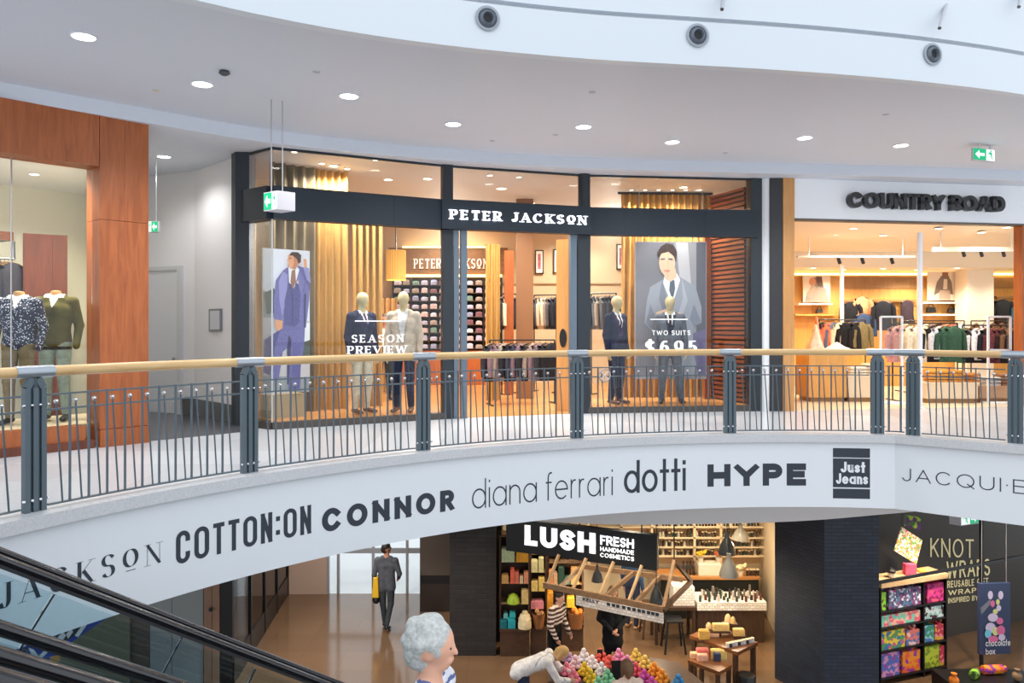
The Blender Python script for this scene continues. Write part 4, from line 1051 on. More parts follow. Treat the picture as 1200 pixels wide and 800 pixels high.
lettering('raised_letter', 'PETER JACKS@N', plane_surf(q0, q1, zbm), LETW, SIGNP, unit2(q0, q1)[2], zt - zbm, depth=.03, w=.2, gap=.26, serif=True, contrast=.38, space=.6)
# decals on the window glass
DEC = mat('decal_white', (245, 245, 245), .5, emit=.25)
def decal(text, px0, px1, y0, y1, p, q, **kw):
    o0, o1 = shift(p, q, .006); a, c = on_line(px0, o0, o1), on_line(px1, o0, o1); D = (a[1] + c[1]) / 2
    lettering('window_decal_letter', text, plane_surf(a, c, z_at(y1, D)), DEC, pj, unit2(a, c)[2], z_at(y0, D) - z_at(y1, D), **kw)
decal('SEASON', 412, 473, 392, 401, FB, FC, w=.2, gap=.28, serif=True, contrast=.4)
decal('PREVIEW', 407, 477, 405, 414, FB, FC, w=.2, gap=.2, serif=True, contrast=.4)
decal('TWO SUITS', 764, 809, 387, 392.5, FD, FE, w=.13, gap=.28, space=.5)
decal('$695', 756, 817, 399, 415, FD, FE, w=.2, gap=.3, serif=True, contrast=.4)
def bar_decal(px0, px1, y, p, q):
    o0, o1 = shift(p, q, .006); a, c = on_line(px0, o0, o1), on_line(px1, o0, o1); z = z_at(y, a[1]); b = MB(); b.wall(a, c, z - .007, z + .007, .002); b.build('window_decal', DEC, pj)
bar_decal(416, 470, 376, FB, FC); bar_decal(762, 806, 374, FD, FE); bar_decal(758, 812, 429.5, FD, FE)

# room shell
BK = 19.8
TAUPE = mat('taupe_wall', (192, 168, 136), .6)
b = MB(); b.wall((-6.5, BK), (6.3, BK), U, ZL, .15); struct(b.build('wall_menswear_back', TAUPE))
b = MB(); b.prism([(-4.02, 11.75), (-5.15, 12.95), (-6.5, BK), (-6.35, BK), (-5.0, 13.0), (-3.95, 11.85)], U, ZL); struct(b.build('wall_menswear_left', TAUPE))
PJR = (4.42, 13.5)
b = MB(); b.prism([PJR, (4.6, 13.5), (6.4, BK), (6.25, BK)], U, ZL); struct(b.build('wall_menswear_right', TAUPE))
b = MB(); b.prism([shift(FC, FD, -.02)[0], shift(FC, FD, -.02)[1], (4.35, 13.6), (6.2, BK), (-6.3, BK), (-5.1, 12.9), (-3.9, 11.5), (-3.3, 11.2)], U, U + .006); struct(b.build('floor_menswear', SHOPF))
bl = [(FA[0] + .05, FA[1] + .12), (FB[0] + .02, FB[1] + .1), (FC[0] - .1, FC[1] + .05), (FC[0] - .35, FC[1] + 1.2), (-3.6, 12.6)]
b = MB(); b.prism(bl, U, U + .1); tag(b.build('display_platform', SHOPF), 'low oak display platform in the left window of the menswear shop', 'platform')
br_ = [(FD[0] + .12, FD[1] + .06), (FE[0] - .08, FE[1] + .06), (FE[0] + .1, FE[1] + 1.3), (FD[0] + .3, FD[1] + 1.5)]
b = MB(); b.prism(br_, U, U + .1); tag(b.build('display_platform', SHOPF), 'low oak display platform in the right window of the menswear shop', 'platform')

# curtains
curtain('curtain', 'bronze pleated curtain behind the beach suit poster', XY(316, 12.0), XY(369, 12.5), U + .11, 8.85, BRONZE, .17)
curtain('curtain', 'gold pleated curtain left of the navy jacket mannequin', XY(370, 12.55), XY(408, 12.85), U + .11, 8.85, GOLD, .12)
curtain('curtain', 'gold pleated curtain behind the navy jacket mannequin', XY(413, 12.95), XY(447, 13.25), U + .11, 8.5, GOLD, .12)
curtain('curtain', 'gold curtain hanging inside the entrance', XY(569, 15.2), XY(586, 15.2), U + .02, 7.9, GOLD, .1)
curtain('curtain', 'gold curtain far behind the beige blazer mannequin', XY(445, 17), XY(466, 17), U + .02, 6.9, GOLD, .12)
curtain('curtain', 'gold pleated curtain behind the grey suit poster', XY(728, 14.75), XY(833, 14.85), U + .11, 8.85, GOLD, .12)
b = MB(); b.tube([XY(724, 14.7) + (8.83,), XY(835, 14.8) + (8.83,)], .025, 8); tag(b.build('curtain_rod', CHAR, None, True), 'dark curtain rod above the gold curtain of the right window', 'curtain rod')
for i in range(6):
    x, y = XY(740 + i * 16, 14.55); downlight((x, y, ZL), .035, 'small warm spotlight, %s from the left above the gold curtain' % ORD[i], 'spotlights above the gold curtain', 60, (1, .86, .6), True, 80, (x, y + .15, 6.5), 'spotlight')
# pleated gold lampshade
ls = thing('pendant_lamp', 'large gold pleated drum lampshade hanging left of the wall letters', 'lamp', XY(464, 16) + (7.24,))
x, y = XY(464, 16); n = 48; b = MB(); vs = []
for z in (7.24, 7.86):
    for k in range(n): r = .2 + .008 * (k % 2); vs.append((x + r * math.cos(2 * math.pi * k / n), y + r * math.sin(2 * math.pi * k / n), z))
b.add(vs, [(k, (k + 1) % n, n + (k + 1) % n, n + k) for k in range(n)] + [tuple(range(n, 2 * n))]); b.build('shade', mat('lampshade_gold', (214, 160, 70), .6, emit=.35), ls)
b = MB(); b.tube([(x, y, 7.86), (x, y, ZL)], .012, 6); b.build('cord', BLACK, ls); lamp('POINT', (x, y, 7.5), 12, (1, .75, .42), .08, ls)

cvl = thing('ceiling_fill_lamp', 'added warm fill lamp on top of the wall letters panel', 'light', (-1.6, 19.5, 8.29))  # glowing tube and two area lamps added to brighten the shop ceiling
b = MB(); b.box(-1.6, 19.68, 8.285, 2.4, .1, .03); b.build('tube', mat('cove_warm', (255, 205, 130), .4, emit=5), cvl); lamp('AREA', (-1.6, 19.35, 8.35), 40, (1, .92, .8), .6, cvl, (-1.6, 18.6, 8.9)); lamp('AREA', (2.6, 19.35, 8.35), 40, (1, .92, .8), .6, cvl, (2.6, 18.6, 8.9))
# posters
pA, pB = XY(308, 11.42), XY(363, 11.9)
po = thing('fashion_poster', 'tall poster of a man in a blue purple suit on a beach terrace', 'poster', ((pA[0] + pB[0]) / 2, (pA[1] + pB[1]) / 2, U + .1))
b = MB(); b.wall(pA, pB, z_at(460, 11.66), 7.45, .04); b.build('board', mat('poster_board', (222, 226, 240), .5), po)
b = MB(); s0, s1 = shift(pA, pB, -.03); b.wall(lerp2(s0, s1, .1), lerp2(s0, s1, .9), U + .1, z_at(462, 11.66), .3); b.build('stand_box', mat('stand_beige', (176, 160, 130), .6), po)
SK_ = pc_((222, 160, 122)); HRb = pc_((62, 44, 40)); S1 = pc_((120, 118, 176)); S2 = pc_((98, 96, 152)); S3 = pc_((146, 144, 198)); WH = pc_((232, 234, 242)); GY = pc_((150, 158, 164)); DKG = pc_((84, 96, 92)); TIE = pc_((150, 108, 92)); SND = pc_((205, 200, 204))
CHK1 = 'print_check'; PCOL[CHK1] = mat(CHK1, (112, 110, 168), .6, var=.22, vscale=55); CHK2 = 'print_check_dark'; PCOL[CHK2] = mat(CHK2, (88, 86, 142), .6, var=.25, vscale=55); SKD = pc_((196, 128, 92)); LIN = pc_((66, 62, 104))
flat_print([(GY, [(308, 340), (330, 346), (330, 372), (308, 372)]), (DKG, [(309, 344), (320, 337), (330, 348), (326, 366), (312, 368)]), (SND, [(308, 372), (363, 376), (363, 459), (308, 459)]), (WH, [(350, 380), (363, 378), (363, 400), (352, 402)]), (DKG, [(346, 404), (363, 398), (363, 418), (348, 420)]), (GY, [(308, 440), (363, 442), (363, 459), (308, 459)]),
            (CHK2, [(331, 384), (309, 398), (308, 436), (316, 440), (322, 412), (334, 402)]), (CHK1, [(331, 378), (357, 380), (356, 404), (352, 430), (351, 456), (337, 456), (338, 430), (336, 408), (331, 412), (326, 446), (316, 446), (322, 404)]), (LIN, [(338, 392), (341, 398), (338, 450), (336, 450), (336, 408)]),
            (CHK1, [(331, 317), (323, 328), (320, 350), (321, 374), (330, 377), (332, 356), (331, 384), (358, 384), (362, 350), (363, 322), (357, 314), (347, 311), (338, 312)]), (S3, [(331, 318), (326, 330), (327, 352), (330, 372), (335, 350), (337, 322)]), (CHK2, [(338, 330), (344, 338), (349, 326), (352, 340), (350, 378), (344, 383), (333, 380), (333, 352)]), (LIN, [(341.6, 342), (342.4, 342), (342.4, 378), (341.6, 378)]), (S1, [(350, 316), (356, 330), (353, 348), (349, 334), (345, 326)]), (LIN, [(356, 344), (358, 344), (357, 383), (355.5, 383)]),
            (WH, [(337, 313), (346, 310), (350, 316), (344, 337), (338, 331)]), (TIE, [(341, 317), (345, 316), (346, 330), (342, 340), (339.5, 330)]), (pc_((214, 190, 170)), [(346, 331), (349, 328), (349, 333)]),
            (SK_, [(336.5, 299), (345, 296), (350, 302), (349, 309), (345, 316), (339, 314), (336.6, 310.5), (337.4, 307), (335.4, 305.5), (336.8, 302)]), (SKD, [(343, 300), (349, 302), (349, 309), (345, 315.5), (341, 314.5), (344, 308)]), (HRb, [(337.5, 299), (341, 295.3), (348, 295.6), (352, 299), (351.5, 307), (349, 309), (346.5, 303), (342, 299.5)]), (LIN, [(337.6, 302.4), (340, 302), (340, 303), (337.6, 303.4)]), (SK_, [(322, 374), (330, 376), (330, 384), (325, 388), (321, 382)]), (SK_, [(354.5, 303), (358, 304), (358.5, 314), (355, 313)]),
            (S3, [(354, 313), (361, 314), (363, 332), (358, 328)])], pA, pB, PCOL, 'poster_print', po)
pA, pB = XY(744, 14.12), XY(828, 14.12)
po = thing('fashion_poster', 'large hanging poster of a man in a grey suit straightening his jacket', 'poster', ((pA[0] + pB[0]) / 2, pA[1], z_at(444, 14.12)))
b = MB(); b.wall(pA, pB, z_at(444, 14.12), z_at(283, 14.12), .02); b.build('banner', mat('banner_grey', (150, 150, 160), .5), po)
for q in (.06, .94):
    c0 = lerp2(pA, pB, q); b = MB(); b.tube([c0 + (z_at(283, 14.12),), (c0[0], c0[1], ZL)], .005, 5); b.build('wire', STEEL, po)
B1 = pc_((122, 122, 134)); B2 = pc_((190, 190, 200)); B3 = pc_((92, 92, 106)); G1 = pc_((150, 156, 172)); G2 = pc_((124, 130, 148)); G3 = pc_((172, 178, 192)); TI2 = pc_((84, 96, 116)); SK2 = pc_((236, 196, 168)); BLUE = pc_((108, 100, 140))
flat_print([(B1, [(745, 284), (790, 284), (770, 440), (745, 440)]), (B2, [(792, 284), (806, 284), (812, 360), (800, 360)]), (B3, [(816, 284), (827, 284), (827, 440), (816, 440)]), (BLUE, [(800, 395), (827, 385), (827, 440), (800, 440)]),
            (G1, [(776, 328), (762, 336), (758, 352), (755, 378), (764, 388), (768, 384), (770, 410), (766, 440), (818, 440), (812, 406), (812, 384), (822, 378), (822, 360), (815, 336), (803, 328), (794, 323)]),
            (G2, [(776, 328), (772, 350), (786, 392), (790, 384), (780, 345)]), (G3, [(799, 326), (800, 350), (788, 388), (792, 392), (806, 352)]), (G2, [(762, 356), (768, 372), (764, 386), (757, 378)]), (G2, [(813, 356), (808, 374), (814, 384), (821, 376)]),
            (WH, [(778, 324), (793, 320), (797, 328), (790, 350), (784, 350), (777, 332)]), (TI2, [(785, 329), (790, 328), (791, 338), (788, 352), (784, 340)]),
            (SK2, oval(781.5, 308, 9.5, 15)), (SK2, [(777, 318), (791, 314), (793, 324), (786, 330), (779, 326)]), (HRb, [(771, 302), (770, 296), (774, 289), (781, 285), (789, 287), (793, 295), (792, 306), (789, 300), (783, 295), (775, 297)]), (B3, [(774, 303), (779, 302.5), (779, 304), (774, 304.5)]), (B3, [(783, 302.5), (788, 303), (788, 304.5), (783, 304)]), (pc_((214, 150, 130)), [(778, 316), (785, 316), (784, 318), (779, 318)]),
            (SK2, [(768, 366), (780, 362), (786, 368), (780, 376), (770, 374)]), (SK2, [(788, 366), (798, 366), (800, 374), (790, 376)])], pA, pB, PCOL, 'poster_print', po)
# slatted timber side wall of the right window
MAH = wood('mahogany_slat', (104, 50, 26), (140, 74, 40), 4, (.5, .5, 6), .35)
s0, s1 = XY(833, 14.72), XY(874, 13.72)
sw = thing('slatted_screen', 'mahogany wall of horizontal slats beside the grey suit poster', 'screen', (s0[0], s0[1], U + .1))
nrm = (-(s1[1] - s0[1]), (s1[0] - s0[0])); L_ = math.hypot(*nrm); nrm = (nrm[0] / L_, nrm[1] / L_)
if nrm[0] > 0: nrm = (-nrm[0], -nrm[1])
b = MB(); b.prism([s0, s1, (s1[0] - nrm[0] * .03, s1[1] - nrm[1] * .03), (s0[0] - nrm[0] * .03, s0[1] - nrm[1] * .03)], U + .1, 8.76); b.build('backing_board', mat('slat_backing', (48, 24, 14), .6), sw)
zz = U + .13
while zz < 8.72:
    b = MB(); b.prism([s0, s1, (s1[0] + nrm[0] * .035, s1[1] + nrm[1] * .035), (s0[0] + nrm[0] * .035, s0[1] + nrm[1] * .035)], zz, zz + .052); b.build('slat', MAH, sw); zz += .086
q0, q1 = XY(826, 14.55), XY(832.5, 14.6); b = MB(); b.wall(q0, q1, U + .1, 8.0, .06); b.build('edge_board', CHERRY, sw)

# interior of the menswear shop
WALN = wood('walnut_panel', (112, 78, 50), (134, 96, 62), 3, (1, 1, 5), .4)
su = thing('shirt_shelving', 'dark wall shelving full of folded shirts under white wall letters', 'shelving', XY(520, 19.6) + (U,))
x0, x1 = XY(462, 19.6)[0], XY(588, 19.6)[0]
b = MB(); b.box((x0 + x1) / 2, 19.72, U, x1 - x0, .12, 2.72); b.build('back_panel', mat('shelf_dark', (38, 30, 28), .5), su)
b = MB(); b.box((x0 + x1) / 2, 19.7, 7.62, x1 - x0 + .3, .16, .66); b.build('header_panel', WALN, su)
b = MB(); b.box((x0 + x1) / 2, 19.64, 7.54, x1 - x0, .1, .05); b.build('light_strip', mat('cove_warm', (255, 205, 130), .4, emit=5), su)
ROWZ = [5.72 + i * .2 for i in range(9)]
for z in ROWZ:
    b = MB(); b.box((x0 + x1) / 2, 19.5, z - .02, x1 - x0, .34, .02); b.build('shelf_board', mat('shelf_board', (70, 54, 44), .5), su)
for k in range(7):
    b = MB(); b.box(x0 + (x1 - x0) * k / 6, 19.5, 5.0, .025, .34, 2.5); b.build('divider', mat('shelf_dark', (38, 30, 28), .5), su)
b = MB(); b.box((x0 + x1) / 2, 19.42, U, x1 - x0, .5, .86); b.build('drawer_base', CHERRY, su)
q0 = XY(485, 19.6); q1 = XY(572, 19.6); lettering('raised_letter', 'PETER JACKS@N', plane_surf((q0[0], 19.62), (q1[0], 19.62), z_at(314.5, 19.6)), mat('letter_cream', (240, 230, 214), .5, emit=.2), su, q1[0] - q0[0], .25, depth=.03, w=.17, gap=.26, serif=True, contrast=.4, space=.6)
SHC = [((200, 188, 200), 'pale pink'), ((170, 164, 186), 'lilac'), ((206, 206, 214), 'white'), ((150, 134, 124), 'tan'), ((140, 142, 168), 'grey blue'), ((190, 164, 164), 'rose'), ((110, 134, 122), 'sage'), ((120, 84, 92), 'dusty plum')]
SHM = {}
def folded(col, w=.17, d=.26, h=.1):
    if (col, w, h) in SHM: return SHM[(col, w, h)]
    b = MB(); k = .02
    b.add([(-w / 2, -d / 2, 0), (w / 2, -d / 2, 0), (w / 2, d / 2, 0), (-w / 2, d / 2, 0), (-w / 2, -d / 2, h * .7), (w / 2, -d / 2, h * .7), (w / 2, d / 2, h * .7), (-w / 2, d / 2, h * .7), (-w / 2 + k, -d / 2 + k, h), (w / 2 - k, -d / 2 + k, h), (w / 2 - k, d / 2 - k, h), (-w / 2 + k, d / 2 - k, h)],
          [(3, 2, 1, 0), (0, 1, 5, 4), (1, 2, 6, 5), (2, 3, 7, 6), (3, 0, 4, 7), (4, 5, 9, 8), (5, 6, 10, 9), (6, 7, 11, 10), (7, 4, 8, 11), (8, 9, 10, 11)])
    b.tube([(-.04, -d / 2 + .09, h), (-.022, -d / 2 + .03, h + .002), (.022, -d / 2 + .03, h + .002), (.04, -d / 2 + .09, h)], .009, 6)
    o = b.build('folded_shirt', cloth(col), None, False, local=True); COL.objects.unlink(o); SHM[(col, w, h)] = o; return o
for ri, z in enumerate(ROWZ):
    for ci in range(12):
        xx = x0 + (x1 - x0) * (ci + .5) / 12; col, nm = SHC[(ri * 5 + ci * 3 + (ri * ci) % 4) % len(SHC)]
        c = folded(col, .15 + .02 * ((ri + ci) % 2), .26, .09 + .03 * ((ci + 2 * ri) % 3) / 2).copy(); COL.objects.link(c); c.location = (xx, 19.46, z); tag(c, '%s folded shirt, %s from left in %s shelving row from top' % (nm, ORD[ci], ORD[8 - ri]), 'shirt', 'folded shirts on the wall shelving')
# brown column, door leaf with oval handle, framed pictures
q0, q1 = XY(605, 15.6), XY(625, 15.6); b = MB(); b.box((q0[0] + q1[0]) / 2, 15.8, U, q1[0] - q0[0], .36, ZL - U); struct(b.build('column_menswear', mat('brown_column', (138, 96, 62), .5)))
q0, q1 = XY(591, 16.4), XY(602, 16.4); b = MB(); b.box((q0[0] + q1[0]) / 2, 16.5, U, q1[0] - q0[0], .1, 3.1); tag(b.build('timber_screen', CHERRY), 'narrow reddish timber panel beside the brown column', 'panel')
q0, q1 = on_line(652, *shift(FC, FD, -.5)), on_line(668, *shift(FC, FD, -.3))
dl = thing('door_leaf', 'pale timber entrance door leaf with a black oval handle', 'door', (q0[0], q0[1], U)); OAK = wood('pale_oak', (184, 130, 72), (202, 148, 88), 2.5, (5, 5, .6), .4)
b = MB(); b.wall(q0, q1, U + .01, zb0 - .03, .05); b.build('leaf', OAK, dl)
b = MB(); b.poly([on_wall(660 + 4.2 * math.cos(t), 396 + 11 * math.sin(t), q0, q1, .01) for t in np.linspace(0, 2 * math.pi, 21)[:-1]]); b.build('oval_handle', BLACK, dl)
for px0, px1, y0, y1, lab in ((627, 637, 293, 321, 'framed pink picture behind the brown column'), (648.5, 657, 292, 320, 'framed picture beside the pale door leaf'), (722.5, 734, 286, 316, 'framed picture left of the gold curtain in right window')):
    t = thing('framed_picture', lab, 'picture', P((px0 + px1) / 2, y1, BK - .02), group='framed pictures in the menswear shop'); a_, c_ = XY(px0, BK - .05), XY(px1, BK - .05); z0, z1 = z_at(y1, BK), z_at(y0, BK)
    b = MB(); b.wall(a_, c_, z0, z1, .04); b.build('frame', BLACK, t)
    b = MB(); b.wall((a_[0] + .03, a_[1] - .005), (c_[0] - .03, a_[1] - .005), z0 + .03, z1 - .03, .004); b.build('mount', mat('mount_cream', (236, 226, 214), .5), t)
    b = MB(); b.wall((a_[0] + .07, a_[1] - .008), (c_[0] - .07, a_[1] - .008), z0 + .12, z1 - .1, .003); b.build('picture', mat('picture_pink', (170, 96, 110), .5, var=.5, vscale=9), t)
b = MB(); b.box(2.6, BK - .02, z_at(333, BK), 6.5, .03, .03); struct(b.build('trim_6', mat('chair_rail', (150, 124, 92), .5)))
# racks of jackets
SUITC = [((46, 48, 56), 'charcoal'), ((54, 58, 74), 'navy'), ((222, 208, 182), 'cream'), ((92, 92, 96), 'grey'), ((40, 40, 46), 'black'), ((150, 138, 128), 'taupe'), ((120, 100, 110), 'mauve')]
def rack_of(label, pxa, pxb, Da, Db, z, kinds, rz, place, group, name='clothes_rack', step=None, zf=U):
    A, B = XY(pxa, Da), XY(pxb, Db); rail_rack(name, label, A, B, z, zf)
    n = len(kinds)
    for i, (kd, (c, nm)) in enumerate(kinds):
        q = lerp2(A, B, (i + .6) / (n + .2)); hang(kd, c, nm, q + (z - .03,), rz + .08 * math.sin(i * 2.3), place + ', ' + ORD[i] + ' from the left', group)
S = SUITC
rack_of('black clothes rack with cream jackets left of the brown column', 588, 607, 16.6, 16.9, 6.98, [('jacket', S[i]) for i in (0, 2, 2, 4, 0)], math.radians(70), 'left of the brown column', 'jackets left of the brown column')
rack_of('black clothes rack with pale jackets right of the brown column', 626, 652, 17.4, 17.2, 6.98, [('jacket', S[i]) for i in (0, 3, 2, 2, 5, 3, 0)], math.radians(65), 'right of the brown column', 'jackets right of the brown column')
rack_of('low black clothes rack of dark jackets inside the entrance', 574, 650, 14.4, 14.7, 6.02, [('jacket', S[i]) for i in (0, 6, 5, 4, 1, 6, 4, 5, 6, 0, 4)], math.radians(40), 'on the low rack inside the entrance', 'jackets on the low entrance rack')
rack_of('black clothes rack behind the navy suit mannequin', 693, 722, 16.6, 16.2, 6.98, [('jacket', S[i]) for i in (1, 3, 5, 3, 0, 1)], math.radians(60), 'behind the navy suit mannequin', 'jackets behind the navy suit mannequin')
# mannequins in the windows
MQ = mat('mannequin_bone', (196, 180, 140), .35); NAVY = cloth((44, 48, 72)); CRM = cloth((206, 196, 174)); BEIGE = cloth((196, 180, 164)); JEAN = cloth((36, 42, 66)); GREY = cloth((96, 100, 112)); PUR = cloth((76, 58, 98)); DTIE = cloth((40, 42, 54)); BRSH = mat('shoe_brown', (92, 56, 40), .4); WHS = cloth((228, 224, 226)); LAPN = cloth((56, 60, 86)); LAPB = cloth((178, 164, 150))
def mannequin(label, px, D, H, mats, paint, rz=0, z=U + .1, **kw):
    x, y = XY(px, D); return figure('mannequin', label, (x, y, z), rz, H, mats, 'mannequin', 'mannequins in the menswear windows', face=False, jacket=True, paint=paint, **kw)
def eggpaint(f): return f
mannequin('mannequin in navy jacket and cream trousers in the left window', 424, 12.22, 1.93, [MQ, MQ, NAVY, CRM, BRSH, WHS, PUR, LAPN], suit_paint(1.93, .66, .82, .03, 5, 6, 7), .85)
mannequin('mannequin in beige blazer over white shirt and dark jeans', 473, 12.4, 1.95, [MQ, MQ, BEIGE, JEAN, BRSH, WHS, PUR, LAPB], suit_paint(1.95, .56, .82, .042, 5, None, 7), -.1)
mannequin('mannequin in navy suit with purple waistcoat in the right window', 722, 13.68, 1.93, [MQ, MQ, NAVY, NAVY, BRSH, WHS, DTIE, PUR], suit_paint(1.93, .62, .82, .034, 5, 6, 7), .75)
mannequin('mannequin in grey suit and dark tie before the large poster', 785, 13.78, 1.93, [MQ, MQ, GREY, GREY, BLACK, WHS, DTIE, NAVY], suit_paint(1.93, .64, .82, .03, 5, 6, 7), -.1, pose=dict(knl=(.075, -.012, .285), anl=(.1, .012, .05), tol=(.115, -.085, .018), knr=(-.065, -.012, .285), anr=(-.075, .012, .05), tor=(-.09, -.085, .018)))
# interior downlights
for i, (px, py) in enumerate(((391, 194), (377, 191), (407, 197), (455, 210), (501, 209), (574, 205), (608, 207), (801, 219))):
    downlight(on_z(px, py, ZL), .07 if i in (0, 3, 4, 7) else .045, ['round downlight above the gold curtain in the left window', 'small lamp left of the curtain downlight', 'small lamp right of the curtain downlight', 'round downlight behind the left transom glass', 'round downlight left of the shopfront post',
              'round warm downlight left above the shop letters', 'round warm downlight right above the shop letters', 'round downlight above the grey suit poster'][i], 'downlights inside the menswear windows', 60, (1, .93, .82), True, 150)
for i, (x, y, e) in enumerate(((-2.2, 16, 160), (0.4, 16.2, 200), (3.0, 16.4, 160), (-1.6, 18.6, 110), (1.6, 18.6, 130), (-.2, 14.4, 120))):
    downlight((x, y, ZL), .09, ['left', 'middle', 'right', 'back left', 'back right', 'entrance'][i] + ' warm ceiling downlight deep inside the menswear shop', 'downlights deep inside the menswear shop', e * .95, (1, .92, .79), True, 150)

for i, (px, D, tx, ty, lab) in enumerate(((770, 13.35, 786, 14.1, 'added fill spotlight aimed at the face of the grey suit poster'), (815, 13.42, 790, 14.1, 'added fill spotlight aimed at the right of the grey suit poster'), (345, 11.35, 338, 11.7, 'added fill spotlight aimed at the beach suit poster'), (440, 11.9, 450, 12.3, 'added fill spotlight aimed at the two left mannequins'))):  # spotlights added to brighten the window posters and mannequins
    x, y = XY(px, D); tq = XY(tx, ty); downlight((x, y, ZL), .04, lab, 'added fill spotlights of the menswear windows', 45, (1, .93, .82), True, 70, (tq[0], tq[1], 6.6), 'spotlight')
# ================================================================== CLOTHES SHOP AT THE RIGHT
CRA = (4.95, 13.45); CRB = (9.435, 14.2); cux, cuy, _ = unit2(CRA, CRB); CRE = (CRA[0] + cux * 8, CRA[1] + cuy * 8)
ZCR = EYE + 1.875
b = MB(); b.wall(CRA, CRE, ZCR, ZL, .2); HDR = struct(b.build('wall_shop_header', WHITE)); tag(HDR, 'white header wall with raised black letters'); WM[HDR.name] = Matrix.Translation(HDR.location)
b = MB(); o0, o1 = shift(CRA, CRE, .005); b.wall(o0, o1, ZCR - .03, ZCR, .2); struct(b.build('trim_7', mat('header_trim', (84, 78, 74), .5)))
b = MB(); b.prism([(4.32, 13.5), XY(903, 13.42), (4.65, 13.7), (4.4, 13.7)], U, ZL); struct(b.build('wall_between', WHITE))
b = MB(); b.wall(XY(902, 13.4), XY(918, 13.4), U, ZL, .25); struct(b.build('trim_8', mat('dark_pilaster', (42, 42, 46), .4)))
b = MB(); b.wall(XY(918, 13.38), XY(931, 13.42), U, ZL, .3); struct(b.build('trim_9', OAK))
q0 = on_line(1198, CRA, CRB); b = MB(); b.wall(q0, (q0[0] + .25 * cux, q0[1] + .25 * cuy), U, ZCR, .2); struct(b.build('trim_10', CHERRY))
LBK = mat('letter_black', (34, 34, 36), .25)
crs = thing('raised_shop_letters', 'raised glossy black shop name on the white header', 'sign', on_wall(1080, 250, CRA, CRB))
q0, q1 = on_line(990, CRA, CRB), on_line(1172.5, CRA, CRB)
zb_ = (z_at(244.5, q0[1]) + z_at(249, q1[1])) / 2; zt_ = (z_at(225.5, q0[1]) + z_at(231.5, q1[1])) / 2
lettering('raised_letter', 'COUNTRY ROAD', plane_surf(q0, q1, zb_, .03), LBK, crs, unit2(q0, q1)[2], zt_ - zb_, depth=.09, w=.22, gap=.03, ws=.95, space=.28)
lettering('letter_backing', 'COUNTRY ROAD', plane_surf(q0, q1, zb_, .002), mat('letter_mount', (214, 218, 222), .4), crs, unit2(q0, q1)[2], zt_ - zb_, depth=.025, w=.25, gap=.0, ws=.95, space=.25)
# room
CB = 18.9; ZLC = 7.62
CRF = mat('cream_tile', (226, 206, 178), .3)
b = MB(); b.prism([CRA, CRE, (14.5, CB), (6.5, CB)], U, U + .006); struct(b.build('floor_clothes_shop', CRF))
b = MB(); _a, _c = shift(CRA, CRE, -.2); b.add([_a + (8.3,), _c + (8.3,), (14.5, 17.6, 7.98), (5.9, 17.6, 7.98), _a + (8.36,), _c + (8.36,), (14.5, 17.6, 8.36), (5.9, 17.6, 8.36)], [(3, 2, 1, 0), (4, 5, 6, 7), (0, 1, 5, 4), (1, 2, 6, 5), (2, 3, 7, 6), (3, 0, 4, 7)]); CCE = mat('warm_white_ceiling', (238, 226, 206), .6); struct(b.build('ceiling_clothes_shop', CCE))
b = MB(); b.prism([(5.9, 17.6), (14.5, 17.6), (14.5, CB), (6.4, CB)], ZLC, 8.36); struct(b.build('ceiling_clothes_shop_low', CCE))
CRW = wood('honey_timber', (204, 150, 76), (220, 168, 94), 3, (4, 4, .5), .45)
b = MB(); b.wall((6.3, CB), (14.5, CB), U, ZLC, .15); struct(b.build('wall_clothes_shop_back', CRW))
b = MB(); b.prism([(4.97, 13.6), (6.4, CB), (6.3, CB), (4.8, 13.6)], U, 8.36); struct(b.build('wall_clothes_shop_left', CRW))
b = MB(); b.prism([(CRE[0], CRE[1] + .1), (14.6, CB), (14.5, CB), (CRE[0] - .1, CRE[1] + .1)], U, 8.36); struct(b.build('wall_clothes_shop_right', CREAM))
COVE = mat('cove_light', (255, 214, 140), .4, emit=3.5)
cv = thing('cove_light', 'warm light strip along the top of the honey timber wall', 'light', XY(1030, CB - .1) + (ZLC - .14,))
for pa, pb in ((925, 1128), (1166, 1215)):
    b = MB(); b.wall(XY(pa, CB - .1), XY(pb, CB - .1), ZLC - .09, ZLC - .04, .05); b.build('strip', COVE, cv)
b = MB(); b.wall(XY(925, CB - .14), XY(1128, CB - .14), ZLC - .14, ZLC - .1, .13); b.build('ledge', CRW, cv)
DPAN = wood('slatted_brown', (150, 112, 66), (168, 128, 80), 3, (4, 4, .5), .5)
for pa, pb in ((990, 1074), (1164, 1214)):
    b = MB(); b.wall(XY(pa, CB - .03), XY(pb, CB - .03), z_at(338, CB), z_at(325, CB), .03); struct(b.build('trim_11', DPAN))
q0, q1 = XY(1132, 18.2), XY(1163, 18.2); b = MB(); b.box((q0[0] + q1[0]) / 2, 18.4, U, q1[0] - q0[0], .5, ZLC - U); struct(b.build('column_clothes_shop', mat('warm_white_column', (238, 228, 212), .5)))
b = MB(); b.tube([XY(986.5, 17) + (U,), XY(986.5, 17) + (ZLC,)], .045, 12); tag(b.build('display_pole', WHITE, None, True), 'thin white pole left in the clothes shop', 'pole')
b = MB(); q = XY(1078, 13.95); b.tube([q + (U,), q + (7.98,)], .045, 12); b.lathe([(.1, 0), (.1, .015), (.05, .03)], q + (U,), 16); tag(b.build('display_pole', WHITE, None, True), 'white pole at the entrance of the clothes shop', 'pole')
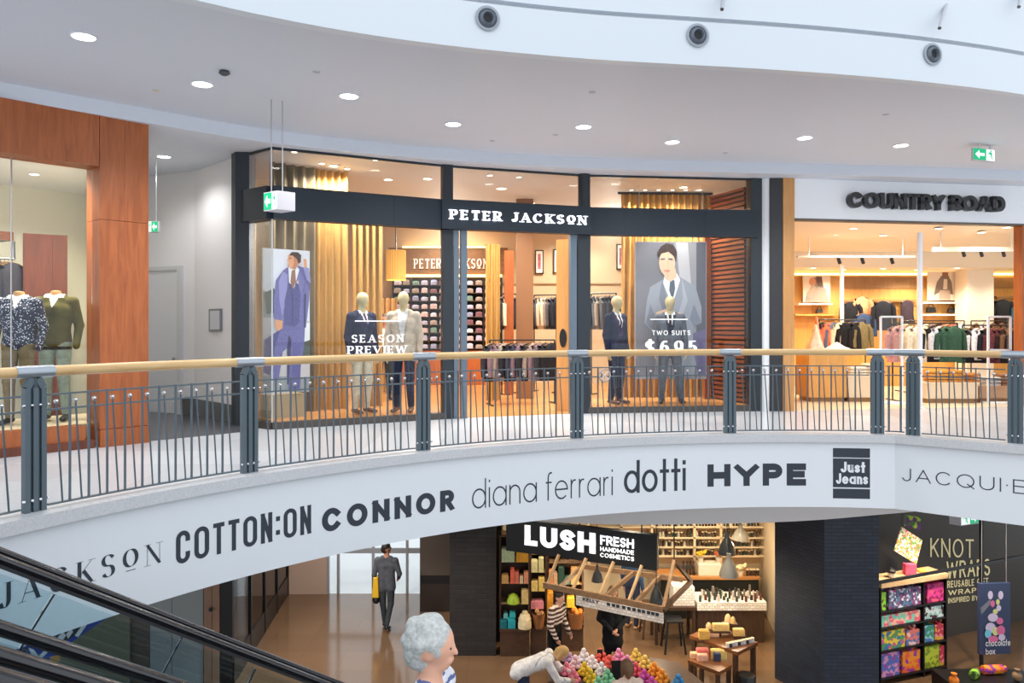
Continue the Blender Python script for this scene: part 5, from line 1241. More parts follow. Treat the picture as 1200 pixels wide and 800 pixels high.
for i, (pa, pb, D, z, lab) in enumerate(((934, 1072, 15.9, 7.72, 'long white lighting track above the black garments'), (1092, 1196, 15.6, 7.84, 'white lighting track at the right of the clothes shop'))):
    A, B = XY(pa, D), XY(pb, D); t = thing('lighting_track', lab, 'light track', ((A[0] + B[0]) / 2, D, z), group='lighting tracks'); b = MB(); b.beam(A + (z,), B + (z,), .06, .045 if i == 0 else .09); b.build('track', mat('track_cream', (206, 196, 180), .5), t)
    for q in (.1, .9): c = lerp2(A, B, q); b = MB(); b.tube([c + (z,), (c[0], c[1], 8.35)], .012, 6); b.build('rod', WHITE, t)
    for q in (.35, .55, .8): c = lerp2(A, B, q); b = MB(); b.tube([(c[0], c[1], z - .03), (c[0] + .05, c[1] + .03, z - .14)], .035, 8); b.build('spot_head', BLACK, t, True)
# wall shelves, posters, bags
def cr_shelf(lab, pa, pb, y, m=None):
    b = MB(); b.wall(XY(pa, CB - .3), XY(pb, CB - .3), z_at(y, CB) - .04, z_at(y, CB), .3); return tag(b.build('wall_shelf', m or WHITE), lab, 'shelf', 'wall shelves in the clothes shop')
cr_shelf('white wall shelf under the portrait poster', 936, 976, 355.5); cr_shelf('timber wall shelf with sunglasses under the portrait poster', 932, 982, 368, CRW); cr_shelf('white wall shelf under the outfit poster', 1083, 1128, 354); cr_shelf('white wall shelf with two black bags', 1083, 1128, 368)
b = MB(); b.wall(XY(990, CB - .12), XY(1074, CB - .12), z_at(351, CB) - .05, z_at(351, CB), .12); tag(b.build('wall_rail', DPAN), 'brown timber hanging rail above the black jacket', 'rail')
b = MB(); b.wall(XY(1168, CB - .12), XY(1214, CB - .12), z_at(347, CB) - .05, z_at(347, CB), .12); tag(b.build('wall_rail', DPAN), 'brown timber hanging rail at the right edge', 'rail')
def poster(lab, px0, px1, y0, y1, D, bg, polys):
    A, B = XY(px0, D), XY(px1, D); t = thing('fashion_poster', lab, 'poster', ((A[0] + B[0]) / 2, D, z_at(y1, D)))
    b = MB(); b.wall(A, B, z_at(y1, D), z_at(y0, D), .03); b.build('board', mat('print_bg_%d%d%d' % bg, bg, .5), t); flat_print(polys, A, B, PCOL, 'poster_print', t)
poster('poster portrait of a person in a grey coat on the timber wall', 941, 973, 323, 354, CB - .2, (222, 208, 192), [(pc_((120, 108, 100)), [(952, 325), (963, 325), (966, 340), (962, 352), (952, 352)]), (pc_((150, 136, 124)), [(943, 354), (946, 342), (958, 336), (968, 338), (972, 354)]), (pc_((200, 140, 100)), oval(952, 330, 4, 5)), (pc_((96, 66, 50)), [(956, 324), (963, 324), (964, 336), (958, 335)]), (pc_((176, 150, 132)), [(945, 346), (952, 332), (956, 336), (950, 350)])])
poster('poster of a grey jacket and pale trousers on the timber wall', 1087, 1127, 318, 352, CB - .2, (232, 216, 196), [(pc_((130, 112, 98)), [(1103, 323), (1111, 322), (1115, 330), (1117, 345), (1109, 344), (1102, 342), (1094, 346), (1098, 330)]), (pc_((190, 168, 152)), [(1101, 340), (1113, 340), (1114, 352), (1100, 352)]), (pc_((222, 206, 186)), [(1106, 327), (1110, 327), (1110, 339), (1105, 339)]), (pc_((150, 104, 78)), [(1104, 319), (1111, 319), (1111, 324), (1104, 324)])])
def bag(lab, px, y, D, w, h, m):
    x, yy, z = P(px, y, D); t = thing('handbag', lab, 'bag', (x, yy, z), group='bags on the wall shelves')
    b = MB(); b.add([(x - w / 2, yy - .06, z), (x + w / 2, yy - .06, z), (x + w / 2, yy + .06, z), (x - w / 2, yy + .06, z), (x - w * .42, yy - .04, z + h), (x + w * .42, yy - .04, z + h), (x + w * .42, yy + .04, z + h), (x - w * .42, yy + .04, z + h)], [(3, 2, 1, 0), (4, 5, 6, 7), (0, 1, 5, 4), (1, 2, 6, 5), (2, 3, 7, 6), (3, 0, 4, 7)]); b.build('body', m, t, bevel=.015)
    b = MB(); b.tube([(x + w * .3 * math.cos(a), yy, z + h + .08 * math.sin(a)) for a in np.linspace(0, math.pi, 9)], .008, 6); b.build('strap', m, t)
bag('square black handbag on the white wall shelf', 1091, 366, CB - .16, .22, .13, BLACK); bag('rounded black handbag on the white wall shelf', 1115, 366, CB - .16, .18, .1, BLACK); bag('small black bag on the shelf under the portrait poster', 960, 366.5, CB - .16, .16, .09, BLACK)
BKc = ((34, 34, 38), 'black'); 
def hw(kind, c, nm, px, y, D, rz, word, place='against the honey timber wall'):
    hang(kind, c, nm, P(px, y, D), rz, place, 'tops on the timber wall', word)
hw('shirt', (32, 34, 40), 'black', 997, 352, 18.55, .1, 'jumper'); hw('shirt', (52, 70, 104), 'denim blue', 1012, 366, 18.5, 0, 'jumper'); hw('jacket', (34, 36, 44), 'black', 1035, 351, 18.5, 0, 'zip jacket'); hw('shirt', (220, 150, 110), 'peach', 1010, 346, 18.62, .2, 'top')
hw('dress', (62, 52, 62), 'dark patterned', 1063, 350.5, 18.76, 0, 'top', 'by thin straps near the white pole'); hw('jacket', (34, 36, 40), 'black', 1175, 349, 18.5, 0, 'blazer', 'under the rail at the right edge'); hw('shirt', (40, 90, 110), 'teal', 1196, 352, 18.5, .3, 'top', 'at the right edge of the picture')
CC = {'black': (34, 34, 38), 'coral': (214, 112, 88), 'slate blue': (92, 106, 130), 'cream': (228, 212, 180), 'pink': (206, 150, 146), 'forest green': (60, 92, 74), 'white': (226, 222, 228), 'maroon': (96, 50, 60), 'olive': (120, 108, 76), 'ivory': (236, 224, 200), 'peach': (226, 160, 128), 'grey': (150, 146, 146), 'brown': (120, 90, 68)}
def kn(s): return [(k, (CC[c], c)) for k, c in s]
rack_of('clothes rack with mostly black garments left in the clothes shop', 960, 1014, 16.6, 16.9, 6.42, kn([('shirt', 'black'), ('shirt', 'coral'), ('shirt', 'slate blue'), ('shirt', 'cream'), ('jacket', 'black'), ('jacket', 'black'), ('jacket', 'black'), ('shirt', 'olive')]), math.radians(25), 'on the left rack of the clothes shop', 'garments on the left rack of the clothes shop')
rack_of('long clothes rack of pink, cream and green garments', 1046, 1122, 15.3, 15.3, 6.34, kn([('jacket', 'pink'), ('shirt', 'pink'), ('jacket', 'cream'), ('jacket', 'ivory'), ('jacket', 'cream'), ('jacket', 'black'), ('shirt', 'white'), ('jacket', 'forest green'), ('jacket', 'forest green')]), math.radians(18), 'on the long rack of the clothes shop', 'garments on the long rack')
rack_of('clothes rack with white and maroon garments at the right', 1128, 1196, 15.8, 15.6, 6.3, kn([('jacket', 'forest green'), ('jacket', 'black'), ('shirt', 'white'), ('shirt', 'white'), ('jacket', 'black'), ('jacket', 'maroon'), ('jacket', 'maroon'), ('jacket', 'black'), ('shirt', 'brown'), ('jacket', 'black')]), math.radians(15), 'on the right rack of the clothes shop', 'garments on the right rack')
rack_of('back clothes rack of peach and cream garments', 1056, 1130, 17.3, 17.3, 6.4, kn([('shirt', 'cream'), ('shirt', 'olive'), ('shirt', 'peach'), ('shirt', 'ivory'), ('shirt', 'grey'), ('shirt', 'black'), ('shirt', 'peach'), ('shirt', 'coral'), ('shirt', 'white')]), math.radians(30), 'on the back rack of the clothes shop', 'garments on the back rack')
rack_of('back clothes rack of brown garments at the right edge', 1138, 1200, 17.6, 17.6, 6.4, kn([('shirt', 'brown'), ('shirt', 'white'), ('jacket', 'brown'), ('jacket', 'brown'), ('shirt', 'black'), ('jacket', 'brown')]), math.radians(40), 'on the rack behind the white columns', 'garments behind the columns')
# white framed stands
for px0, px1, D, lab in ((1032, 1057, 14.7, 'white framed standing panel left of the entrance pole'), (1158, 1184, 14.7, 'white framed standing panel at the right of the clothes shop')):
    A, B = XY(px0, D), XY(px1, D); t = thing('standing_frame', lab, 'display stand', ((A[0] + B[0]) / 2, D, U), group='white framed stands'); zt = z_at(371, D)
    for q in (A, B): b = MB(); b.beam(q + (U + .03,), q + (zt,), .035, .035); b.build('upright', WHITE, t)
    for z in (zt, z_at(410, D)): b = MB(); b.beam(A + (z,), B + (z,), .035, .035); b.build('crossbar', WHITE, t)
    b = MB(); b.wall((A[0] + .02, D), (B[0] - .02, D), z_at(410, D), zt, .006); b.build('clear_panel', glass_mat('acrylic', (.93, .93, .93), .8), t)
    b = MB(); b.box((A[0] + B[0]) / 2, D, U + .006, B[0] - A[0] + .1, .34, .025); b.build('base', WHITE, t)
# low display tables, box, folded stacks
def table_box(lab, px0, px1, Df, Db, y_top, m, name='display_plinth', zf=U):
    A, B = XY(px0, Df), XY(px1, Df); z = z_at(y_top, Df); t = thing(name, lab, 'display table', ((A[0] + B[0]) / 2, (Df + Db) / 2, zf))
    w_ = B[0] - A[0]; b = MB(); b.box((A[0] + B[0]) / 2, (Df + Db) / 2, zf + .09, w_, Db - Df, z - zf - .13); b.build('body', m, t)
    b = MB(); b.box((A[0] + B[0]) / 2, (Df + Db) / 2, z - .04, w_ + .04, Db - Df + .04, .04); b.build('top', m, t)
    b = MB(); b.box((A[0] + B[0]) / 2, (Df + Db) / 2, zf + .006, w_ - .1, Db - Df - .1, .084); b.build('recessed_base', DPAN, t)
    return z
PLC = mat('plinth_cream', (226, 208, 180), .5)
zt1 = table_box('low cream display plinth under the ochre folded clothes', 1086, 1146, 14.75, 15.15, 448, PLC)
zt2 = table_box('honey timber display box below the white draped clothes', 948, 992, 15.0, 15.7, 411, CRW, 'display_box')
zt3 = table_box('low cream plinth between the timber box and the entrance pole', 994, 1030, 15.0, 15.6, 440, PLC)
zt4 = table_box('low brown plinth at the right of the clothes shop', 1148, 1212, 14.85, 15.3, 452, mat('plinth_brown', (186, 150, 116), .5))
def stack(px, D, z, n, col, nm, place, group, w=.3, h=.05):
    x, y = XY(px, D)
    for k in range(n):
        c = folded(col, w, h).copy(); COL.objects.link(c); c.location = (x, y, z + k * h); c.rotation_euler = (0, 0, .1 * ((k * 7) % 3 - 1)); tag(c, '%s folded garment, %s up in the stack %s' % (nm, ORD[k], place), 'clothes', group)
def folded(col, w=.17, d=.26, h=.1, _f=folded): return _f(col, w, d, h)
def stack(px, D, z, n, col, nm, place, group, w=.3, h=.06):
    x, y = XY(px, D); src = folded(col, w, .28, h - .012)
    for k in range(n):
        c = src.copy(); COL.objects.link(c); c.location = (x, y, z + k * h); c.rotation_euler = (0, 0, .06 * ((k * 7) % 3 - 1)); tag(c, '%s folded garment, %s up in the stack %s' % (nm, ORD[k], place), 'clothes', group)
stack(1096, 14.95, zt1, 4, (214, 150, 70), 'ochre', 'left on the cream plinth', 'ochre folded clothes', .34); stack(1117, 14.95, zt1, 4, (206, 140, 62), 'ochre', 'in the middle of the cream plinth', 'ochre folded clothes', .3); stack(1136, 14.95, zt1, 3, (190, 120, 60), 'rust', 'right on the cream plinth', 'ochre folded clothes', .24)
stack(1003, 15.2, zt3, 3, (236, 222, 200), 'cream', 'beside the timber box', 'cream folded clothes', .34); stack(1020, 15.2, zt3, 4, (222, 204, 176), 'oatmeal', 'left of the entrance pole', 'cream folded clothes', .28)
stack(1160, 15.0, zt4, 3, (196, 190, 186), 'grey', 'on the brown plinth', 'grey folded clothes', .26); stack(1178, 15.0, zt4, 4, (150, 110, 84), 'brown', 'on the brown plinth', 'grey folded clothes', .26)
# draped white cloths on the timber box
def drape(lab, px, D, z, w, d, h, m, seed):
    rnd = np.random.RandomState(seed); n = 13; x, y = XY(px, D); b = MB(); vs = []
    for i in range(n):
        for k in range(n):
            u, v = i / (n - 1) - .5, k / (n - 1) - .5; r = max(abs(u), abs(v)) * 2
            vs.append((x + u * w, y + v * d, z + .012 + h * (1 - r ** 1.5) * (1 + .25 * math.sin(9 * u + seed)) + .02 * rnd.rand() * (r < .95)))
    b.add(vs, [(i * n + k, (i + 1) * n + k, (i + 1) * n + k + 1, i * n + k + 1) for i in range(n - 1) for k in range(n - 1)])
    m_ = len(vs); b.add([(x - w / 2, y - d / 2, z), (x + w / 2, y - d / 2, z), (x + w / 2, y + d / 2, z), (x - w / 2, y + d / 2, z)], [(0, 3, 2, 1)])
    return tag(b.build('draped_garment', m, None, True), lab, 'clothes', 'garments laid on the timber box')
drape('cream jumper heaped at the left end of the timber box', 955, 15.2, zt2, .3, .3, .42, cloth((232, 216, 190)), 1); drape('white shirt spread over the right end of the timber box', 981, 15.25, zt2, .42, .4, .12, cloth((238, 228, 214)), 2); drape('peach scarf heaped on the timber box behind the cream jumper', 958, 15.5, zt2 , .2, .18, .62, cloth((226, 140, 110)), 3)
for i, (px, py) in enumerate(((978, 268), (1000, 263), (1035, 268), (1100, 263), (1150, 266), (1180, 262))):
    _x, _y, _ = on_z(px, py, 8.28); downlight((_x, _y, 8.3 - max(0, _y - 13.9) * .078), .07, 'round warm downlight in the high ceiling of the clothes shop, number %s' % ORD[i], 'downlights in the high ceiling of the clothes shop', 46, (1, .88, .69), True, 150)
for i, (x, y) in enumerate(((6.9, 17.6), (8.6, 17.8), (10.2, 17.6), (12.0, 17.6), (7.8, 18.1), (9.6, 18.2))):
    downlight((x, y, ZLC), .07, 'warm downlight before the honey timber wall, number %s' % ORD[i], 'downlights in the low ceiling of the clothes shop', 40, (1, .86, .66), True, 150)
# ================================================================== LOWER LEVEL
# ---- corridor
GPAN = mat('grey_panel', (150, 158, 160), .3); OLIVEP = mat('olive_panel', (120, 120, 102), .5); COPP = mat('copper_panel', (150, 118, 98), .35); UMB = mat('umber_wall', (96, 86, 78), .5)
wl = struct(thing('wall_left', 'panelled wall behind the escalators at lower left', None, XY(150, 13.5) + (0,)))
def wpanel(px0, px1, z0, z1, m, D=13.5, nm='panel'):
    b = MB(); b.wall(XY(px0, D), XY(px1, D), z0, z1, .12); return b.build(nm, m, wl)
for px0, px1 in ((-140, -40), (-39.6, 60), (60.4, 152)): wpanel(px0, px1, 0, 3.3, OLIVEP)
wpanel(152, 175.5, 0, 3.3, UMB, 13.55)
for px0, px1 in ((176, 201), (201.6, 238)):
    for z0, z1 in ((0, .9), (.906, 1.75), (1.756, 2.6), (2.606, 3.3)): wpanel(px0, px1, z0, z1, GPAN)
for px0, px1 in ((239, 248), (248.6, 257)): wpanel(px0, px1, 0, 3.3, COPP, 13.45)
b = MB(); b.ball(P(247, 714, 13.4), .04, 8); b.build('door_knob', CHAR, wl, True)
DG = mat('black_glass', (14, 15, 17), .06, spec=.8); c0, c1 = (-4.9, 13.5), (-5.25, 17.95)
ds = thing('dark_shop_window', 'black glazed shop wall along the left of the corridor', 'shop window', c0 + (0,))
for k in range(4):
    p, q = lerp2(c0, c1, k / 4), lerp2(c0, c1, k / 4 + .245)
    b = MB(); b.prism([p, q, (q[0] - .03, q[1]), (p[0] - .03, p[1])], .45, 3.3); b.build('glass_pane', DG, ds)
    b = MB(); b.prism([(q[0] + .03, q[1]), (q[0] + .02, q[1] + .08), (q[0] - .06, q[1] + .08), (q[0] - .06, q[1])], 0, 3.3); b.build('mullion', BLACK, ds)
b = MB(); b.prism([(c0[0] + .02, c0[1]), (c1[0] + .02, c1[1]), (c1[0] - .1, c1[1]), (c0[0] - .1, c0[1])], 0, .45); b.build('base_panel', mat('base_black', (26, 24, 24), .3), ds)
q0 = XY(258, 13.46); b = MB(); b.wall(q0, (c0[0], 13.46), 0, 3.3, .1); b.build('end_panel', BLACK, ds)
# far end of the corridor: glazed doors to the daylight
DE = 18.0
b = MB(); b.wall(XY(335, DE), XY(383, DE), 0, 3.3, .15); struct(b.build('wall_corridor_end', mat('end_wall', (196, 168, 150), .5)))
b = MB(); b.wall(XY(383, DE), XY(495, DE), 2.9, 3.3, .15); struct(b.build('wall_corridor_lintel', WHITE))
gd = struct(thing('door_2', 'bright glazed doors at the end of the lower corridor', None, XY(437, DE) + (0,)))
for px in (384, 396, 437, 477, 494):
    b = MB(); q = XY(px, DE); b.box(q[0], q[1] + .05, 0, .06, .08, 2.9); b.build('door_post', mat('door_alu', (180, 184, 190), .35, .5), gd)
for pa, pb in ((385, 395.5), (396.5, 436.5), (437.5, 476.5), (477.5, 493.5)):
    b = MB(); b.wall(XY(pa, DE + .05), XY(pb, DE + .05), .02, 2.9, .012); b.build('door_pane', GLASS, gd)
b = MB(); q0, q1 = XY(384, DE), XY(494, DE); b.box((q0[0] + q1[0]) / 2, DE + .05, .95, q1[0] - q0[0], .05, .12); b.build('push_bar', mat('door_alu', (180, 184, 190), .35, .5), gd)
for i, (x, y) in enumerate(((-3.6, 14.6), (-3.6, 16.4))):
    downlight((x, y, 3.3), .09, 'white downlight in the lower corridor ceiling, ' + ORD[i] + ' from the front', 'downlights of the lower corridor', 60, (1, .93, .85), False, 150)

# ---- soap shop
SIGNB = mat('sign_black', (20, 24, 28), .4); LETL = mat('lush_white', (250, 250, 255), .4, emit=.7)
sA, sB = (-.11, 14.5), (2.51, 13.3)
sg_ = thing('shop_sign', 'long black hanging sign with bold white letters of the soap shop', 'sign', lerp2(sA, sB, .5) + (2.05,))
b = MB(); b.wall(sA, sB, 2.05, 2.66, .14); SBX = b.build('sign_box', SIGNB, sg_)
for t in (.1, .5, .9):
    q = lerp2(sA, sB, t); b = MB(); b.tube([(q[0] + .03, q[1] + .07, 2.66), (q[0] + .03, q[1] + .07, ZB)], .012, 6); b.build('rod', BLACK, sg_)
def sign_text(t, px0, px1, z0, z1, **kw):
    a, c = on_line(px0, sA, sB), on_line(px1, sA, sB); lettering('raised_letter', t, plane_surf(a, c, z0), LETL, SBX, unit2(a, c)[2], z1 - z0, depth=.012, **kw)
sign_text('LUSH', 615, 698, 2.205, 2.575, w=.25, gap=.12, ws=1.0)
sign_text('FRESH', 703.5, 743, 2.385, 2.55, w=.19, gap=.1); sign_text('HANDMADE', 703.5, 743, 2.275, 2.35, w=.16, gap=.14, ws=1.0); sign_text('COSMETICS', 703.5, 743, 2.165, 2.24, w=.16, gap=.14, ws=1.0)
# hanging timber frame below the sign
TIM = wood('grey_timber', (128, 98, 70), (158, 126, 94), 4, (3, 3, 3), .6); TIMD = wood('dark_timber', (66, 44, 30), (88, 60, 42), 4, (2, 2, 4), .5); TIML = wood('light_batten', (196, 160, 116), (214, 180, 138), 4, (3, 3, 3), .6)
gA, gB = XY(637, 13.9), XY(777, 12.7); kA, kB = XY(652, 15.2), XY(800, 14.2); zg = 1.6
gt = thing('hanging_timber_frame', 'open timber frame with slanted battens hanging below the black sign', 'timber frame', lerp2(gA, gB, .5) + (1.37,))
b = MB(); b.beam(gA + (zg,), gB + (zg,), .05, .1); b.build('front_beam', TIM, gt); b = MB(); b.beam(kA + (zg,), kB + (zg,), .05, .09); b.build('back_beam', TIM, gt)
for pt, pb in ((655, 640), (687, 669), (719, 701), (752, 735)):
    t_ = on_line(pt, *shift(sA, sB, .04)); q = on_line(pb, gA, gB); b = MB(); b.beam((q[0], q[1], zg - .05), t_ + (2.12,), .035, .05); b.build('batten', TIML, gt)
for pf, pb in ((655, 682), (708, 742), (744, 773)):
    b = MB(); b.beam(on_line(pf, gA, gB) + (zg,), on_line(pb, kA, kB) + (zg,), .05, .08); b.build('cross_beam', TIM, gt)
apex = P(790, 657, 13.6)
b = MB(); b.beam(gB + (zg,), apex, .05, .06); b.build('batten', TIM, gt); b = MB(); b.beam(gB + (zg,), P(810, 681, 14.2), .06, .08); b.build('cross_beam', TIMD, gt); b = MB(); b.beam(apex, P(810, 681, 14.2), .05, .06); b.build('batten', TIMD, gt)
b = MB(); b.tube([apex, (apex[0], apex[1], ZB)], .012, 6); b.build('hanger', BLACK, gt); b = MB(); q = lerp2(kA, kB, .1); b.tube([q + (zg,), q + (ZB,)], .012, 6); b.build('hanger', BLACK, gt)
tb0, tb1 = on_line(675, *shift(gA, gB, .03)), on_line(777, *shift(gA, gB, .03))
b = MB(); b.wall(tb0, tb1, zg - .22, zg - .05, .03); b.build('white_tile_strip', brick_mat('white_tiles', (226, 218, 208), (196, 188, 180), .1, .05, .25, .2), gt)
o0, o1 = shift(tb0, tb1, .004); lettering('printed_letter', 'KELLY', plane_surf(on_line(683, o0, o1), on_line(705, o0, o1), zg - .115), INK, gt, .31, .06, w=.25, gap=.15)
for px in (711, 717, 722, 729, 735, 741, 747, 752, 758, 763, 768):
    b = MB(); b.wall(on_line(px, o0, o1), on_line(px + 4, o0, o1), zg - .115, zg - .06, .001); b.build('printed_mark', INK, gt)
# room
SOAPW = mat('soap_shop_wall', (226, 206, 172), .6)
b = MB(); b.wall((-.3, 17.3), (6.2, 17.3), 0, ZB, .15); struct(b.build('wall_soap_back', SOAPW))
b = MB(); b.prism([(-.33, 15.3), (-.2, 15.3), (-.2, 17.3), (-.33, 17.3)], 0, ZB); struct(b.build('wall_soap_left', mat('dark_green_wall', (40, 42, 40), .6)))
b = MB(); b.prism([(5.1, 13.95), (5.62, 17.3), (5.75, 17.3), (5.25, 13.95)], 0, ZB); struct(b.build('wall_soap_right', SOAPW))
# left shelving
def shelving(lab, pxs, D, rows, ztop, depth=.34, group='soap shop shelving'):
    A, B = XY(pxs[0], D), XY(pxs[1], D); t = thing('product_shelving', lab, 'shelving', ((A[0] + B[0]) / 2, D, 0), group=group)
    w_ = B[0] - A[0]; xm = (A[0] + B[0]) / 2
    for x in (A[0], B[0]): b = MB(); b.box(x, D + depth / 2, .5, .035, depth, ztop - .5); b.build('upright', TIMD, t)
    for z in rows + [ztop]: b = MB(); b.box(xm, D + depth / 2, z - .03, w_, depth, .03); b.build('shelf_board', TIM, t)
    b = MB(); b.box(xm, D + depth, .5, w_, .02, ztop - .5); b.build('back_board', TIMD, t)
    b = MB(); b.box(xm, D + depth / 2 - .05, 0, w_, depth + .1, .47); b.build('base_cabinet', TIMD, t)
    b = MB(); b.box(xm, D + depth / 2 - .06, .47, w_ + .02, depth + .14, .05); b.build('counter_board', TIMD, t)
def zr(y, D): return z_at(y, D)
DA, DB, DC = 14.72, 14.8, 14.95
rowsA = [zr(y, DA) for y in (657, 682, 706)]; rowsB = [zr(y, DB) for y in (648, 669, 691)]; rowsC = [zr(y, DC) for y in (658, 683)]
shelving('tall shelving with green, orange and teal soaps left in the soap shop', (586, 620), DA, rowsA, zr(627, DA)); shelving('tall shelving with pale yellow soaps behind the striped shirt', (622, 640), DB, rowsB, zr(627, DB)); shelving('tall shelving with orange soaps behind the timber frame', (642, 683), DC, rowsC, zr(640, DC))
def soapbox(lab, px0, px1, y0, y1, D, c, group='soaps on the shelves', kind='block', d=.16):
    A, B = XY(px0, D), XY(px1, D); z0, z1 = z_at(y1, D), z_at(y0, D); x, w_, h = (A[0] + B[0]) / 2, B[0] - A[0], z1 - z0; m_ = mat('soap_%02x%02x%02x' % c, c, .5, var=.15, vscale=20)
    b = MB()
    if kind == 'block':
        k = min(w_, h) * .12
        b.add([(x - w_ / 2, D - d / 2, z0), (x + w_ / 2, D - d / 2, z0), (x + w_ / 2, D + d / 2, z0), (x - w_ / 2, D + d / 2, z0), (x - w_ / 2, D - d / 2, z1 - k), (x + w_ / 2, D - d / 2, z1 - k), (x + w_ / 2, D + d / 2, z1 - k), (x - w_ / 2, D + d / 2, z1 - k), (x - w_ / 2 + k, D - d / 2 + k, z1), (x + w_ / 2 - k, D - d / 2 + k, z1), (x + w_ / 2 - k, D + d / 2 - k, z1), (x - w_ / 2 + k, D + d / 2 - k, z1)],
              [(3, 2, 1, 0), (0, 1, 5, 4), (1, 2, 6, 5), (2, 3, 7, 6), (3, 0, 4, 7), (4, 5, 9, 8), (5, 6, 10, 9), (6, 7, 11, 10), (7, 4, 8, 11), (8, 9, 10, 11)])
    elif kind == 'dome': b.lathe([(w_ / 2, 0), (w_ / 2, h * .15), (w_ * .46, h * .45), (w_ * .34, h * .78), (w_ * .15, h * .97), (.005, h)], (x, D, z0), 16)
    elif kind == 'cake': b.lathe([(w_ / 2, 0), (w_ / 2, h * .3), (w_ * .47, h * .33), (w_ * .47, h * .58), (w_ * .42, h * .62), (w_ * .36, h * .8), (w_ * .22, h * .84), (w_ * .2, h), (.01, h)], (x, D, z0), 16)
    elif kind == 'pot': b.lathe([(w_ / 2, 0), (w_ / 2, h * .75), (w_ * .42, h * .78), (w_ * .44, h), (.01, h)], (x, D, z0), 12)
    o = b.build({'block': 'soap_block', 'dome': 'soap_dome', 'cake': 'soap_cake', 'pot': 'lidded_pot'}[kind], m_, None, kind != 'block'); return tag(o, lab, 'soap', group)
SB = [('pale green soap block on the top shelf', 588, 603, 640, 657, DA, (190, 206, 160)), ('orange soap block beside the pale green one', 605, 619, 644, 657, DA, (240, 170, 40)), ('honey brown soap chunk left on the coral row', 588, 596, 672, 682, DA, (210, 160, 90)), ('tall coral red soap block', 598, 603, 665, 682, DA, (238, 110, 80)), ('second coral red soap block', 603.5, 608, 668, 682, DA, (232, 120, 90)),
      ('cream soap on the coral row', 609, 613, 673, 682, DA, (240, 210, 170)), ('peach soap at the end of the coral row', 614, 619, 669, 682, DA, (244, 160, 120)), ('stacked yellow soap slab beside the green dome', 611, 619, 690, 706, DA, (236, 200, 130)),
      ('dark teal soap box left at counter height', 586, 594, 725, 735, DA, (20, 110, 120)), ('bright teal soap box at counter height', 595, 604, 724, 735, DA, (40, 170, 180)), ('pale teal soap box on the back of the counter', 590, 595, 717, 724.5, DA + .12, (120, 190, 190)), ('turquoise soap box on the back of the counter', 597, 604, 716, 723.5, DA + .12, (60, 190, 190)),
      ('pale cream soap box on the second shelving', 622.5, 630, 655, 669, DB, (232, 220, 160)), ('tall pale lemon soap box on the second shelving', 631, 637, 652, 669, DB, (222, 210, 150)), ('yellow soap slab left behind the striped shirt', 622.5, 630, 679, 691, DB, (236, 204, 120)), ('tall yellow soap slab behind the striped shirt', 631, 638, 675, 691, DB, (230, 196, 104)), ('pink soap slab above the round basket', 622, 637, 702, 711.5, DB + .05, (226, 140, 150)),
      ('apricot soap left on the third shelving', 643, 648, 667, 683, DC, (236, 150, 100)), ('tan soap slab on the third shelving', 648.5, 653, 670, 683, DC, (214, 170, 130)), ('dark green soap box on the third shelving', 654, 661, 663, 683, DC, (50, 80, 66)), ('mint soap slab behind the timber battens', 661.5, 668, 675, 683, DC, (90, 150, 130)), ('pale orange soap behind the timber battens', 669, 678, 664, 683, DC, (236, 180, 110)), ('orange soap block left of the dark hair', 641, 648, 692, 735, DC - .1, (244, 160, 50)), ('yellow soap block right of the dark hair', 664, 673, 698, 710, DC, (240, 200, 60))]
zcA = .52
for s_ in SB: soapbox(*s_)
soapbox('bright green soap dome on the third shelf', 594, 609, 695, 706, DA, (170, 200, 50), kind='dome'); soapbox('tall cream soap cake standing on the counter', 607, 623, 716, 735, DA - .05, (236, 216, 170), kind='cake', group='soap cakes')
def basket(lab, px, y0, y1, r, D, fill, c):
    x, y = XY(px, D); z0, z1 = z_at(y1, D), z_at(y0, D); t = thing('wicker_basket', lab, 'basket', (x, y, z0)); W_ = mat('wicker', (150, 96, 52), .7, var=.3, vscale=60)
    b = MB(); b.lathe([(r * .7, 0), (r, (z1 - z0) * .8), (r * .95, (z1 - z0) * .8), (r * .66, .01)], (x, y, z0), 18); b.build('bowl', W_, t, True)
    for k in range(9):
        a = k * 2.4; rr = r * .6 * (k % 3) / 2.2; bb = MB(); bb.ball((x + rr * math.cos(a), y + rr * math.sin(a), z0 + (z1 - z0) * (.72 + .1 * ((k * 5) % 3))), r * .3, 8); bb.build('soap', mat('soap_%02x%02x%02x' % c, c, .5), t, True)
basket('round wicker basket of tan soaps behind the striped shirt', 631, 714, 735, .13, DB - .06, 0, (206, 150, 100)); basket('wicker basket heaped with orange soaps right of the striped shirt', 675, 712, 735, .16, DC - .1, 0, (240, 140, 50))
